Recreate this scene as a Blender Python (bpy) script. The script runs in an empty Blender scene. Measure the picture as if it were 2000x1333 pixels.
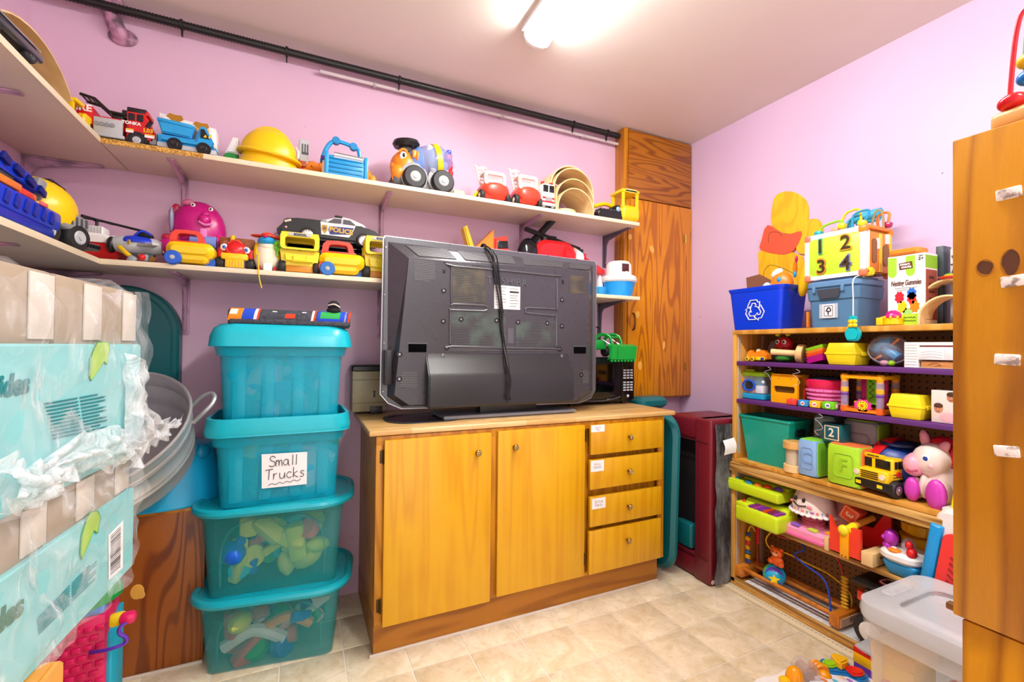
import bpy, bmesh, math, random
from mathutils import Vector, Matrix, Euler
random.seed(7)
SC = bpy.context.scene
COL = SC.collection
# ------------------------------------------------------------------ camera, world, exposure
CAM = Vector((0.934, -2.2817, 1.2334))
YAW, PITCH, ROLL, FPX = math.radians(-24.93), math.radians(0.70), math.radians(0.605), 885.06
_f = Vector((-math.sin(YAW)*math.cos(PITCH), math.cos(YAW)*math.cos(PITCH), math.sin(PITCH)))
_r0 = Vector((math.cos(YAW), math.sin(YAW), 0)); _u0 = _r0.cross(_f)
_r = _r0*math.cos(ROLL) + _u0*math.sin(ROLL); _u = _r.cross(_f)
cd = bpy.data.cameras.new('camera'); cd.sensor_width = 36; cd.lens = FPX/2000*36; cd.clip_start = .02
cam = bpy.data.objects.new('camera', cd); COL.objects.link(cam)
cam.matrix_world = Matrix(((_r.x, _u.x, -_f.x, CAM.x), (_r.y, _u.y, -_f.y, CAM.y), (_r.z, _u.z, -_f.z, CAM.z), (0, 0, 0, 1)))
SC.camera = cam
W = bpy.data.worlds.new('world'); SC.world = W; W.use_nodes = True
W.node_tree.nodes['Background'].inputs[0].default_value = (1, .965, .94, 1)
W.node_tree.nodes['Background'].inputs[1].default_value = 1.15
vs = SC.view_settings
vs.view_transform = 'Standard'; vs.look = 'None'; vs.gamma = 1; vs.use_curve_mapping = False; vs.exposure = 0.75
SC.cycles.max_bounces = 10; SC.cycles.transparent_max_bounces = 16; SC.cycles.use_denoising = True
LAMP_POWER = 47.0


def at(ax, val, u, v):
    """point of the plane ax = val (world) seen at picture position u, v"""
    d = _f + _r*((u-1000)/FPX) + _u*((666.5-v)/FPX)
    i = 'xyz'.index(ax); t = (val-CAM[i])/d[i]
    return CAM + d*t


# ------------------------------------------------------------------ materials
def lin(h):
    h = h.lstrip('#'); c = [int(h[i:i+2], 16)/255 for i in (0, 2, 4)]
    return tuple(x/12.92 if x <= .04045 else ((x+.055)/1.055)**2.4 for x in c)+(1,)


_mats = {}


class N:
    """small node-tree helper"""
    def __init__(s, name):
        s.m = bpy.data.materials.new(name); s.m.use_nodes = True
        s.t = s.m.node_tree; s.b = s.t.nodes['Principled BSDF']

    def n(s, typ, **kw):
        nd = s.t.nodes.new(typ)
        for k, v in kw.items():
            if k[0] == '_': setattr(nd, k[1:], v)
            elif k[0] == 'i' and k[1:].isdigit(): s.set(nd.inputs[int(k[1:])], v)
            else: s.set(nd.inputs[k.replace('__', ' ')], v)
        return nd

    def set(s, inp, v):
        if hasattr(v, 'is_output') or isinstance(v, bpy.types.NodeSocket): s.t.links.new(v, inp)
        else: inp.default_value = v

    def p(s, **kw):
        for k, v in kw.items(): s.set(s.b.inputs[k.replace('__', ' ')], v)

    def co(s, kind='Object', scale=(1, 1, 1), rot=(0, 0, 0)):
        tc = s.n('ShaderNodeTexCoord'); mp = s.n('ShaderNodeMapping')
        s.t.links.new(tc.outputs[kind], mp.inputs[0]); mp.inputs['Scale'].default_value = scale; mp.inputs['Rotation'].default_value = rot
        return mp.outputs[0]

    def mix(s, fac, a, b):
        nd = s.n('ShaderNodeMix', _data_type='RGBA'); s.set(nd.inputs[0], fac); s.set(nd.inputs[6], a); s.set(nd.inputs[7], b)
        return nd.outputs[2]

    def ramp(s, fac, *st):
        nd = s.n('ShaderNodeValToRGB'); s.set(nd.inputs[0], fac)
        e = nd.color_ramp.elements
        while len(e) < len(st): e.new(.5)
        for k, (p, c) in zip(e, st): k.position = p; k.color = c if isinstance(c, tuple) else (c, c, c, 1)
        return nd.outputs[0]

    def math(s, op, a, b=0):
        nd = s.n('ShaderNodeMath', _operation=op); s.set(nd.inputs[0], a); s.set(nd.inputs[1], b); return nd.outputs[0]

    def bump(s, h, strength=.2, dist=.002):
        nd = s.n('ShaderNodeBump'); nd.inputs['Strength'].default_value = strength; nd.inputs['Distance'].default_value = dist
        s.set(nd.inputs['Height'], h); s.p(Normal=nd.outputs[0])

    def noise(s, co, sc, det=3, rough=.5, dist=0):
        return s.n('ShaderNodeTexNoise', Vector=co, Scale=sc, Detail=det, Roughness=rough, Distortion=dist).outputs[0]


def dark(c, k): return (c[0]*k, c[1]*k, c[2]*k, 1)


def pl(hexc, rough=.32, metal=0., spec=.5, trans=0., alpha=1.):
    """moulded plastic, paint or metal of one colour with faint grime and surface relief"""
    key = (hexc, rough, metal, spec, trans, alpha)
    if key in _mats: return _mats[key]
    m = N('plastic_'+hexc.lstrip('#')); c = lin(hexc); co = m.co()
    nz = m.noise(co, 22, 3)
    m.p(Base__Color=m.mix(m.ramp(nz, (.35, 0.), (.75, .45)), c, dark(c, .88)), Metallic=metal)
    m.p(Roughness=m.math('ADD', m.math('MULTIPLY', nz, .06), rough-.03))
    m.b.inputs['Specular IOR Level'].default_value = spec
    if trans: m.p(Transmission__Weight=trans, IOR=1.2)
    if alpha < 1: m.p(Alpha=alpha)
    _mats[key] = m.m; return m.m


def clear(hexc, alpha=.3, rough=.15):
    """translucent polythene / polypropylene: see-through film that still catches highlights"""
    key = ('clear', hexc, alpha, rough)
    if key in _mats: return _mats[key]
    m = N('clear_'+hexc.lstrip('#')); c = lin(hexc); co = m.co()
    nz = m.noise(co, 9, 2)
    m.p(Base__Color=c, Roughness=rough, Alpha=m.math('ADD', m.math('MULTIPLY', nz, .12), alpha-.06))
    _mats[key] = m.m; return m.m


def wood(name, a, b, scale=(1, 1, 1), rot=(0, 0, 0), rough=.4, ring=3., dist=6., c=None, coord='Object', sharp=(.35, .75)):
    key = ('wood', name)
    if key in _mats: return _mats[key]
    m = N('wood_'+name); co = m.co(coord, scale, rot)
    n0 = m.noise(co, 1.35, 2.0, .42, dist*.05)
    wv = m.math('PINGPONG', m.math('MULTIPLY', n0, ring*7), .5)
    wv = m.math('MULTIPLY', wv, 2)
    g = m.noise(m.co(coord, tuple(x*14 for x in scale), rot), 4, 4, .6)
    f = m.math('ADD', m.math('MULTIPLY', m.ramp(wv, (sharp[0], 0.), (sharp[1], 1.)), .75), m.math('MULTIPLY', g, .35))
    base = m.mix(f, lin(a), lin(b))
    if c: base = m.mix(m.math('MULTIPLY', m.ramp(m.noise(m.co(coord), 2.2, 3), (.5, 0.), (.75, 1.)), .6), base, lin(c))
    m.p(Base__Color=base, Roughness=rough); m.bump(g, .08)
    _mats[key] = m.m; return m.m


def holes(name, base, hole, pitch, rad, plane='yz', rough=.4, metal=0., stagger=False, floor_noise=None):
    """perforated sheet: dark round holes on a regular grid in object space"""
    key = ('holes', name)
    if key in _mats: return _mats[key]
    m = N('perforated_'+name); co = m.co()
    sp = m.n('ShaderNodeSeparateXYZ', i0=co)
    ix = ['xyz'.index(k) for k in plane]
    a, b = sp.outputs[ix[0]], sp.outputs[ix[1]]
    a = m.math('DIVIDE', a, pitch); b = m.math('DIVIDE', b, pitch)
    if stagger:
        row = m.math('MULTIPLY', m.math('MODULO', m.math('FLOOR', b), 2), .5)
        a = m.math('ADD', a, row)
    fa = m.math('SUBTRACT', m.math('FRACT', a), .5); fb = m.math('SUBTRACT', m.math('FRACT', b), .5)
    d = m.math('SQRT', m.math('ADD', m.math('MULTIPLY', fa, fa), m.math('MULTIPLY', fb, fb)))
    k = m.math('LESS_THAN', d, rad/pitch)
    nz = m.noise(co, 8, 3)
    hc = lin(hole)
    if floor_noise: hc = m.mix(m.ramp(m.noise(co, 14, 2), (.45, 0.), (.7, 1.)), lin(hole), lin(floor_noise))
    m.p(Base__Color=m.mix(k, m.mix(nz, lin(base), dark(lin(base), .75)), hc), Roughness=rough, Metallic=metal)
    _mats[key] = m.m; return m.m


# ------------------------------------------------------------------ shapes: each returns f(sc) -> list of (verts, faces)
def _v(c, sc): return Vector((c[0]*sc[0], c[1]*sc[1], c[2]*sc[2]))


def _dump(bm):
    vs_ = [v.co.copy() for v in bm.verts]; bm.verts.index_update()
    fs = [[v.index for v in f.verts] for f in bm.faces]; bm.free()
    return vs_, fs


def bx(x, y, z, sx, sy, sz, b=.0, seg=2, rot=None, taper=None):
    """box centred at x,y,z; b = bevel as a share of its smallest side; taper=(tx,ty) scales the bottom"""
    def f(sc):
        bm = bmesh.new(); bmesh.ops.create_cube(bm, size=1)
        d = (sx*sc[0], sy*sc[1], sz*sc[2])
        for v in bm.verts:
            k = (taper if taper and v.co.z < 0 else (1, 1))
            v.co = Vector((v.co.x*d[0]*k[0], v.co.y*d[1]*k[1], v.co.z*d[2]))
        if b: bmesh.ops.bevel(bm, geom=list(bm.edges), offset=b*min(d), segments=seg, affect='EDGES', profile=.5, clamp_overlap=True)
        vs_, fs = _dump(bm)
        M = Euler(rot).to_matrix() if rot else Matrix.Identity(3)
        o = _v((x, y, z), sc)
        return [([M @ v + o for v in vs_], fs)]
    return f


def rb(x, y, z, sx, sy, sz, r, ax='y', b=.0, n=5, rot=None):
    """rounded-rectangle slab: outline rounded with radius r (share of smaller outline side), extruded along ax"""
    i = 'xyz'.index(ax); j, k = [(1, 2), (0, 2), (0, 1)][i]
    def f(sc):
        s = [sx*sc[0], sy*sc[1], sz*sc[2]]
        a, c = s[j]/2, s[k]/2; R = min(r*2*min(a, c), min(a, c)*.999)
        out = []
        for q, (ca, cc) in enumerate(((a-R, c-R), (-a+R, c-R), (-a+R, -c+R), (a-R, -c+R))):
            for t in range(n+1):
                th = math.pi/2*(q+t/n); out.append((ca+R*math.cos(th), cc+R*math.sin(th)))
        h = s[i]/2; bb = b*min(s)
        rings = [(-h, bb), (-h+bb, 0), (h-bb, 0), (h, bb)] if bb else [(-h, 0), (h, 0)]
        vs_, fs = [], []
        for lv, ins in rings:
            for (p, q) in out:
                w = [0, 0, 0]; w[i] = lv
                w[j] = p*(1-ins/max(a, 1e-6)); w[k] = q*(1-ins/max(c, 1e-6)); vs_.append(Vector(w))
        m = len(out)
        for L in range(len(rings)-1):
            for t in range(m): fs.append([L*m+t, L*m+(t+1) % m, (L+1)*m+(t+1) % m, (L+1)*m+t])
        fs.append(list(range(m))[::-1]); fs.append(list(range((len(rings)-1)*m, len(rings)*m)))
        M = Euler(rot).to_matrix() if rot else Matrix.Identity(3)
        o = _v((x, y, z), sc)
        return [([M @ v + o for v in vs_], fs)]
    return f


def la(prof, x=0, y=0, z=0, ax='z', n=24, unit=2, rot=None, sq=None):
    """lathe: prof = [(radius, height)...] in shares of scale component `unit`, about axis ax through x,y,z; sq squeezes (a,b)"""
    i = 'xyz'.index(ax)
    def f(sc):
        U = sc[unit]; vs_, fs = [], []
        j, k = [(1, 2), (2, 0), (0, 1)][i]
        qa, qb = sq or (1, 1)
        for (rr, hh) in prof:
            for t in range(n):
                th = 2*math.pi*t/n; w = [0, 0, 0]
                w[i] = hh*U; w[j] = max(rr, 1e-5)*U*math.cos(th)*qa; w[k] = max(rr, 1e-5)*U*math.sin(th)*qb
                vs_.append(Vector(w))
        for L in range(len(prof)-1):
            for t in range(n): fs.append([L*n+t, L*n+(t+1) % n, (L+1)*n+(t+1) % n, (L+1)*n+t])
        fs.append(list(range(n))[::-1]); fs.append(list(range((len(prof)-1)*n, len(prof)*n)))
        M = Euler(rot).to_matrix() if rot else Matrix.Identity(3)
        o = _v((x, y, z), sc)
        return [([M @ v + o for v in vs_], fs)]
    return f


def cy(x, y, z, r, l, ax='y', n=20, r2=None, rot=None, b=.12, unit=2):
    r2 = r if r2 is None else r2; e = b*min(r, r2, l/2) if b else 0
    pr_ = [(r-e, -l/2), (r, -l/2+e), (r2, l/2-e), (r2-e, l/2)] if e else [(r, -l/2), (r2, l/2)]
    return la(pr_, x, y, z, ax, n, unit, rot)


def el(x, y, z, rx, ry, rz, n=16, rot=None, cut=None):
    """ellipsoid, half sizes rx,ry,rz in shares of each scale; cut = lowest / highest unit z kept"""
    def f(sc):
        lo, hi = cut or (-1, 1); m = max(6, n//2); vs_, fs = [], []
        for q in range(m+1):
            ph = math.asin(max(-1, min(1, lo)))+(math.asin(min(1, hi))-math.asin(max(-1, lo)))*q/m
            for t in range(n):
                th = 2*math.pi*t/n
                vs_.append(Vector((rx*sc[0]*max(math.cos(ph), 1e-4)*math.cos(th), ry*sc[1]*max(math.cos(ph), 1e-4)*math.sin(th), rz*sc[2]*math.sin(ph))))
        for L in range(m):
            for t in range(n): fs.append([L*n+t, L*n+(t+1) % n, (L+1)*n+(t+1) % n, (L+1)*n+t])
        fs.append(list(range(n))[::-1]); fs.append(list(range(m*n, (m+1)*n)))
        M = Euler(rot).to_matrix() if rot else Matrix.Identity(3)
        o = _v((x, y, z), sc)
        return [([M @ v + o for v in vs_], fs)]
    return f


def smooth_path(pts, k=5, closed=False):
    P = [Vector(p) for p in pts]; out = []; n = len(P)
    for i in range(n if closed else n-1):
        p0 = P[(i-1) % n] if closed or i > 0 else P[0]; p1 = P[i]; p2 = P[(i+1) % n]
        p3 = P[(i+2) % n] if closed or i+2 < n else P[-1]
        for j in range(k):
            t = j/k
            out.append(.5*((2*p1)+(p2-p0)*t+(2*p0-5*p1+4*p2-p3)*t*t+(3*p1-p0-3*p2+p3)*t**3))
    if not closed: out.append(P[-1])
    return out


def tb(pts, r, n=8, sm=0, closed=False, unit=2, flat=1., taper=None):
    """tube through pts (scaled), radius r in shares of scale `unit`; sm = spline steps; flat squashes one direction"""
    def f(sc):
        P = [_v(p, sc) for p in pts]
        if sm: P = smooth_path(P, sm, closed)
        R = r*sc[unit]; vs_, fs = [], []; m = len(P); up = None
        for i, p in enumerate(P):
            a = P[i-1] if (i > 0 or closed) else p; c = P[(i+1) % m] if (i+1 < m or closed) else p
            t = (c-a); t = t.normalized() if t.length > 1e-9 else Vector((0, 0, 1))
            if up is None:
                up = Vector((0, 0, 1)) if abs(t.z) < .9 else Vector((1, 0, 0))
            s = t.cross(up); s = s.normalized() if s.length > 1e-6 else Vector((1, 0, 0)); up = s.cross(t).normalized()
            rr = R*(1+(taper-1)*i/max(1, m-1)) if taper else R
            for q in range(n):
                th = 2*math.pi*q/n; vs_.append(p+s*(rr*math.cos(th))+up*(rr*flat*math.sin(th)))
        for i in range(m if closed else m-1):
            for q in range(n): fs.append([i*n+q, i*n+(q+1) % n, ((i+1) % m)*n+(q+1) % n, ((i+1) % m)*n+q])
        if not closed: fs.append(list(range(n))[::-1]); fs.append(list(range((m-1)*n, m*n)))
        return [(vs_, fs)]
    return f


def pr(out, lo, hi, ax='y', b=.0, rot=None, o=(0, 0, 0), sm=0):
    """prism: outline in the two other axes, extruded along ax from lo to hi"""
    i = 'xyz'.index(ax); j, k = [(1, 2), (0, 2), (0, 1)][i]
    def f(sc):
        pts = out
        if sm: pts = [(p.x, p.y) for p in smooth_path([(a, c, 0) for a, c in out], sm, True)]
        bm = bmesh.new(); A = []
        for (p, q) in pts:
            w = [0, 0, 0]; w[i] = lo*sc[i]; w[j] = p*sc[j]; w[k] = q*sc[k]; A.append(bm.verts.new(w))
        fc = bm.faces.new(A)
        ex = bmesh.ops.extrude_face_region(bm, geom=[fc])
        dv = [0, 0, 0]; dv[i] = (hi-lo)*sc[i]
        bmesh.ops.translate(bm, vec=dv, verts=[g for g in ex['geom'] if isinstance(g, bmesh.types.BMVert)])
        if b:
            es = [e for e in bm.edges if abs(e.verts[0].co[i]-e.verts[1].co[i]) < 1e-7]
            bmesh.ops.bevel(bm, geom=es, offset=b*abs((hi-lo)*sc[i]), segments=2, affect='EDGES', clamp_overlap=True)
        vs_, fs = _dump(bm)
        M = Euler(rot).to_matrix() if rot else Matrix.Identity(3); of = _v(o, sc)
        return [([M @ v + of for v in vs_], fs)]
    return f


def ring_slab(outer, inner, lo, hi, ax='y'):
    """plate with a hole: outer and inner outlines with the same number of points"""
    i = 'xyz'.index(ax); j, k = [(1, 2), (0, 2), (0, 1)][i]
    def f(sc):
        vs_, fs = [], []; n = len(outer)
        for lv in (lo, hi):
            for o in (outer, inner):
                for (p, q) in o:
                    w = [0, 0, 0]; w[i] = lv*sc[i]; w[j] = p*sc[j]; w[k] = q*sc[k]; vs_.append(Vector(w))
        for t in range(n):
            u = (t+1) % n
            fs += [[t, u, n+u, n+t], [2*n+t, 3*n+t, 3*n+u, 2*n+u], [t, 2*n+t, 2*n+u, u], [n+t, n+u, 3*n+u, 3*n+t]]
        return [(vs_, fs)]
    return f


def rrect(w, h, r, n=4, cx=0, cz=0):
    out = []
    for q, (a, c) in enumerate(((w/2-r, h/2-r), (-w/2+r, h/2-r), (-w/2+r, -h/2+r), (w/2-r, -h/2+r))):
        for t in range(n+1):
            th = math.pi/2*(q+t/n); out.append((cx+a+r*math.cos(th), cz+c+r*math.sin(th)))
    return out


def shell(prof_w, prof_d, zs, rad=.12, t=.03, n=5):
    """open tub with a rounded-rectangle plan: widths and depths at the heights zs (shares), with an inner skin"""
    def f(sc):
        vs_, fs = [], []; rings = []
        for ins, seq in ((0, range(len(zs))), (t, range(len(zs)-1, -1, -1))):
            for q in seq:
                w, d = prof_w[q]*sc[0]-2*ins*sc[2], prof_d[q]*sc[1]-2*ins*sc[2]
                z = zs[q]*sc[2]+(ins*sc[2] if ins and q == 0 else 0)
                rings.append([Vector((a, b_, z)) for a, b_ in rrect(w, d, rad*min(w, d), n)])
        m = len(rings[0])
        for R in rings: vs_ += R
        for L in range(len(rings)-1):
            for q in range(m): fs.append([L*m+q, L*m+(q+1) % m, (L+1)*m+(q+1) % m, (L+1)*m+q])
        fs.append(list(range(m))[::-1]); fs.append(list(range((len(rings)-1)*m, len(rings)*m)))
        return [(vs_, fs)]
    return f


def mv(shape, o=(0, 0, 0), rot=(0, 0, 0)):
    """the shape turned by rot and moved by o (o in scaled shares)"""
    def f(sc):
        M = Euler(rot).to_matrix(); of = _v(o, sc)
        return [([M @ v + of for v in a], b) for a, b in shape(sc)]
    return f


# ------------------------------------------------------------------ objects
def mesh_of(name, shapes, sc=(1, 1, 1), ang=38):
    vs_, fs = [], []
    for s in shapes:
        for a, b in s(sc):
            o = len(vs_); vs_ += a; fs += [[i+o for i in q] for q in b]
    me = bpy.data.meshes.new(name); me.from_pydata([tuple(v) for v in vs_], [], fs); me.validate()
    bm = bmesh.new(); bm.from_mesh(me); bmesh.ops.recalc_face_normals(bm, faces=bm.faces)
    bm.to_mesh(me); bm.free()
    me.shade_smooth(); me.set_sharp_from_angle(angle=math.radians(ang))
    return me


def put(name, me, mat, parent=None):
    o = bpy.data.objects.new(name, me); COL.objects.link(o)
    if mat and not me.materials: me.materials.append(mat)
    if parent: o.parent = parent
    return o


SPLIT = set('ear wing windscreen headlamp key hoof stripe stripe_edge indicator tail seam bucket_side antenna antenna_tip side_post base_rail pin string_button roof_lamp landing_strut side_window red_bird yellow_tab printed_gummy bead leg side_hole bumper_slots panel eye foot button post picture rail_hole corner tree window locker heart_hole wheel_arch raised_note red_piece purple_slider tipper_windows lower_disc clip strap knob cheek blush'.split())


class T:
    """a thing: an Empty at its base; parts are added in shares of its size dims=(w,d,h); front faces -y"""
    def __init__(s, name, label, cat, loc, dims=(1, 1, 1), rz=0., group=None, rot=None):
        s.o = bpy.data.objects.new(name, None); COL.objects.link(s.o)
        s.o.location = loc; s.o.rotation_euler = rot or (0, 0, rz); s.o['label'] = label; s.o['category'] = cat
        if group: s.o['group'] = group
        s.sc = dims; s.o.empty_display_size = .02

    def a(s, name, mat, *shapes, par=None, label=None, ang=38, stuff=False):
        if name in SPLIT and len(shapes) > 1:
            return [s.a(name, mat, q, par=par, label=label, ang=ang) for q in shapes][0]
        o = put(name, mesh_of(name, shapes, s.sc, ang), mat, par or s.o)
        if label: o['label'] = label
        if stuff: o['kind'] = 'stuff'
        return o

    def wheel(s, x, y, z, r, w, tyre, hub, ax='y', hr=.55, sgn=-1, par=None):
        """tyre with a rounded tread, hub as its child; sgn: side the hub faces along ax"""
        o = s.a('wheel', tyre, la([(r*.5, -w/2), (r*.86, -w/2), (r*.97, -w*.36), (r, -w*.15), (r, w*.15), (r*.97, w*.36), (r*.86, w/2), (r*.5, w/2)], x, y, z, ax, 22), par=par)
        i = 'xyz'.index(ax); U = s.sc[2]; c = [x, y, z]
        c[i] += sgn*(w/2)*U/s.sc[i]*.98
        e = w*.09
        s.a('hub', hub, la([(r*hr, -e), (r*hr, e*.3), (r*hr*.8, e), (r*.2, e*.6), (r*.18, e*1.6), (0, e*1.7)] if sgn > 0 else
                           [(0, -e*1.7), (r*.18, -e*1.6), (r*.2, -e*.6), (r*hr*.8, -e), (r*hr, -e*.3), (r*hr, e)], c[0], c[1], c[2], ax, 18), par=o)
        return o


def structure(name, me, mat, kind='structure'):
    o = put(name, me, mat); o['kind'] = kind; return o


_fontcache = {}


def text_mesh(s, size, depth=.0006, shear=0., bold=0.):
    key = (s, size, depth, shear, bold)
    if key not in _fontcache:
        cu = bpy.data.curves.new('lettering', 'FONT'); cu.body = s; cu.size = size; cu.extrude = depth; cu.shear = shear; cu.offset = bold
        cu.align_x = 'CENTER'; cu.align_y = 'CENTER'; cu.resolution_u = 3
        o = bpy.data.objects.new('lettering', cu); COL.objects.link(o)
        dg = bpy.context.evaluated_depsgraph_get()
        me = bpy.data.meshes.new_from_object(o.evaluated_get(dg)); bpy.data.objects.remove(o); bpy.data.curves.remove(cu)
        me.name = 'lettering'; _fontcache[key] = me
    return _fontcache[key].copy()


def lettering(parent, s, size, loc, mat, rot=(math.pi/2, 0, 0), bold=0., sx=1., shear=0., name='lettering', depth=.0006):
    """raised or printed letters; loc in metres in the parent's frame; default faces -y"""
    o = put(name, text_mesh(s, size, depth, shear, bold), mat, parent); o.location = loc; o.rotation_euler = rot; o.scale = (sx, 1, 1)
    return o


def fit_back(u0, u1, vtop, Y, z):
    """x centre, width and height of a thing standing at plane Y, height z, that spans u0..u1 and reaches vtop"""
    vb = 666
    a = at('y', Y, u0, vtop); b = at('y', Y, u1, vtop); c = at('y', Y, (u0+u1)/2, vtop)
    return (a.x+b.x)/2, b.x-a.x, c.z-z


def fit_side(u0, u1, vtop, X, z):
    """y centre, width, height of a thing standing at plane X (right-hand shelves) spanning u0..u1"""
    a = at('x', X, u0, vtop); b = at('x', X, u1, vtop); c = at('x', X, (u0+u1)/2, vtop)
    return (a.y+b.y)/2, a.y-b.y, c.z-z


def duplicate(root, loc, rz, label, name=None):
    """copy of a thing with copies of its parts and sub-parts"""
    r = root.copy(); COL.objects.link(r); r.location = loc; r.rotation_euler = (0, 0, rz); r['label'] = label
    for ch in list(root.children):
        c = ch.copy(); COL.objects.link(c); c.parent = r
        for g in list(ch.children):
            d = g.copy(); COL.objects.link(d); d.parent = c
    return r
# ================================================================== ROOM
XL, XR, YB, ZC, YF = -.041, 3.338, .10, 2.632, -4.2  # walls, ceiling, shelves and corner cabinet scaled about the camera after the fit
PINK = lin('#dfb6d8')


def wall_mat(name, col, col2, speck=True):
    m = N(name); co = m.co()
    n1 = m.noise(co, 1.3, 3); n2 = m.noise(co, 60, 2)
    base = m.mix(m.ramp(n1, (.35, 0.), (.7, 1.)), lin(col), lin(col2))
    if speck:
        vo = m.n('ShaderNodeTexVoronoi', Vector=co, Scale=5.5)
        sp = m.math('LESS_THAN', vo.outputs[0], .022)
        base = m.mix(m.math('MULTIPLY', sp, m.ramp(m.noise(co, 3, 1), (.5, 0.), (.56, .7))), base, lin('#7a5560'))
    m.p(Base__Color=base, Roughness=.55); m.bump(n2, .12, .001)
    return m.m


M_WALL = wall_mat('pink_wall_paint', '#dfbad2', '#d8b2cb')
M_WALLR = wall_mat('lilac_wall_paint', '#dcc2e0', '#d6badb')
M_CEIL = wall_mat('ceiling_paint', '#e4dcd5', '#ded4cb')


def slab(name, x0, x1, y0, y1, z0, z1, mat, kind='structure', b=0):
    o = structure(name, mesh_of(name, [bx(0, 0, 0, x1-x0, y1-y0, z1-z0, b)]), mat, kind)
    o.location = ((x0+x1)/2, (y0+y1)/2, (z0+z1)/2); return o


slab('wall_back', XL-.1, XR+.1, YB, YB+.1, -.05, ZC, M_WALL)
slab('wall_left', XL-.1, XL, YF, YB, -.05, ZC, M_WALL)
slab('wall_right', XR, XR+.1, YF, YB, -.05, ZC, M_WALLR)
slab('ceiling', XL-.1, XR+.1, YF, YB+.1, ZC, ZC+.1, M_CEIL)
# floor: grout bed and sheet of 9-inch tiles
mg = N('grout'); mg.p(Base__Color=lin('#efe9dc'), Roughness=.6)
floor = slab('floor', XL-.1, XR+.1, YF, YB+.1, -.06, -.003, mg.m)
mt = N('cream_stone_tile'); co = mt.co('Object'); oi = mt.n('ShaderNodeObjectInfo')
cv = mt.n('ShaderNodeVectorMath', _operation='ADD', i0=co, i1=mt.n('ShaderNodeVectorMath', _operation='SCALE', i0=oi.outputs['Location'], Scale=7.3).outputs[0]).outputs[0]
n1 = mt.noise(cv, 9, 5, .62, 1.2); n2 = mt.noise(cv, 45, 3)
b_ = mt.mix(mt.ramp(n1, (.3, 0.), (.68, 1.)), lin('#d9c8a0'), lin('#f5ead0'))
b_ = mt.mix(mt.math('MULTIPLY', mt.ramp(n2, (.55, 0.), (.72, 1.)), .35), b_, lin('#c4b08a'))
mt.p(Base__Color=b_, Roughness=.34); mt.bump(n1, .06, .001)
TS, TX, TY = .229, 2.022, -.553
tile_me = mesh_of('tile', [bx(0, 0, 0, TS-.005, TS-.005, .006, .25)]); tile_me.materials.append(mt.m)
for i in range(-9, 6):
    for j in range(-8, 3):
        X, Y = TX+TS*(i+.5), TY+TS*(j+.5)
        if X > XR+.06 or X < -.1: continue
        o = put('tile', tile_me, None, floor); o.location = (X-floor.location.x, Y-floor.location.y, -.003-floor.location.z)

# ------------------------------------------------------------------ ceiling lights (one in view, an unseen one added behind the camera as fill light)
ml = N('lit_diffuser'); ml.p(Base__Color=(1, 1, 1, 1), Emission__Color=(1, .97, .93, 1), Emission__Strength=LAMP_POWER)
M_WHITE = pl('#f2f0ec', .35)


def ceiling_light(name, x, y0, y1, label):
    L = y0-y1; t = T(name, label, 'ceiling light', (x, (y0+y1)/2, ZC), (1, 1, 1))
    t.a('housing', M_WHITE, bx(0, 0, -.012, .15, L, .024, .1))
    prof = [(.06*math.cos(a)*1.0, -.022-.052*math.sin(a)**.6) for a in [math.pi*k/14 for k in range(15)]]
    t.a('diffuser', ml.m, pr(prof, -L/2+.012, L/2-.012, 'y', .0))
    for s in (-1, 1): t.a('end_cap', M_WHITE, pr([(p*1.06, (q+.02)*1.06-.02) for p, q in prof], s*(L/2)-.008, s*(L/2)+.008, 'y'))


ceiling_light('ceiling_light', 1.857, -.52, -1.76, 'lit tube light with curved white diffuser on the ceiling')
ceiling_light('ceiling_light', 1.857, -2.50, -3.74, 'added unseen tube light on the ceiling behind the viewer')

# ------------------------------------------------------------------ conduit under the ceiling
M_BLACK = pl('#121214', .35); M_BLACKR = pl('#1b1b1d', .6); M_GREY = pl('#8a8c90', .4); M_CHROME = pl('#c9ccd0', .2, 1.)
t = T('conduit', 'black corrugated conduit running under the ceiling along the back wall', 'pipe', (-.02, YB-.06, 2.5815))
prof = []
k = 0; L = 2.775
while k*.006 < L:
    prof.append((.0185 if k % 2 else .0155, k*.006)); k += 1
t.a('corrugated_pipe', M_BLACK, la(prof, 0, 0, 0, 'x', 10), ang=80)
for u in (355, 560, 780, 1120, 1186):
    x = at('y', YB-.06, u, 45+.254*(u-330)).x+.02
    t.a('clip', M_BLACK, la([(.0195, -.006), (.0225, -.004), (.0225, .004), (.0195, .006)], x, 0, 0, 'x', 14), bx(x, .01, -.028, .006, .012, .03, .1))
t = T('water_pipe', 'thin grey pipe running just below the black conduit', 'pipe', (1.0, YB-.03, 2.545))
t.a('pipe', pl('#cfc3c6', .4), cy(.88, 0, 0, .009, 1.77, 'x', 12))
for x in (.25, .95, 1.5): t.a('strap', pl('#b9aeb2', .4), la([(.0095, -.008), (.012, -.006), (.012, .006), (.0095, .008)], x, 0, 0, 'x', 12), bx(x, .018, 0, .012, .02, .016))
t = T('pipe_stub', 'pink and grey painted pipe stub above the top left shelf', 'pipe', (.225, YB, 2.53))
ms = N('smeared_stub_paint'); nz = ms.noise(ms.co(), 18, 4)
ms.p(Base__Color=ms.mix(ms.ramp(nz, (.42, 0.), (.6, 1.)), lin('#c08aa6'), lin('#5d4a58')), Roughness=.5)
t.a('pipe', ms.m, tb([(.02, .01, -.035), (.01, -.012, -.02), (-.01, -.022, .03), (-.02, -.03, .11)], .030, 14, 4))
t.a('flange', ms.m, el(.02, -.006, -.03, .05, .014, .036, 20), bx(-.02, -.03, .085, .09, .06, .03, .3))

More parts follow.
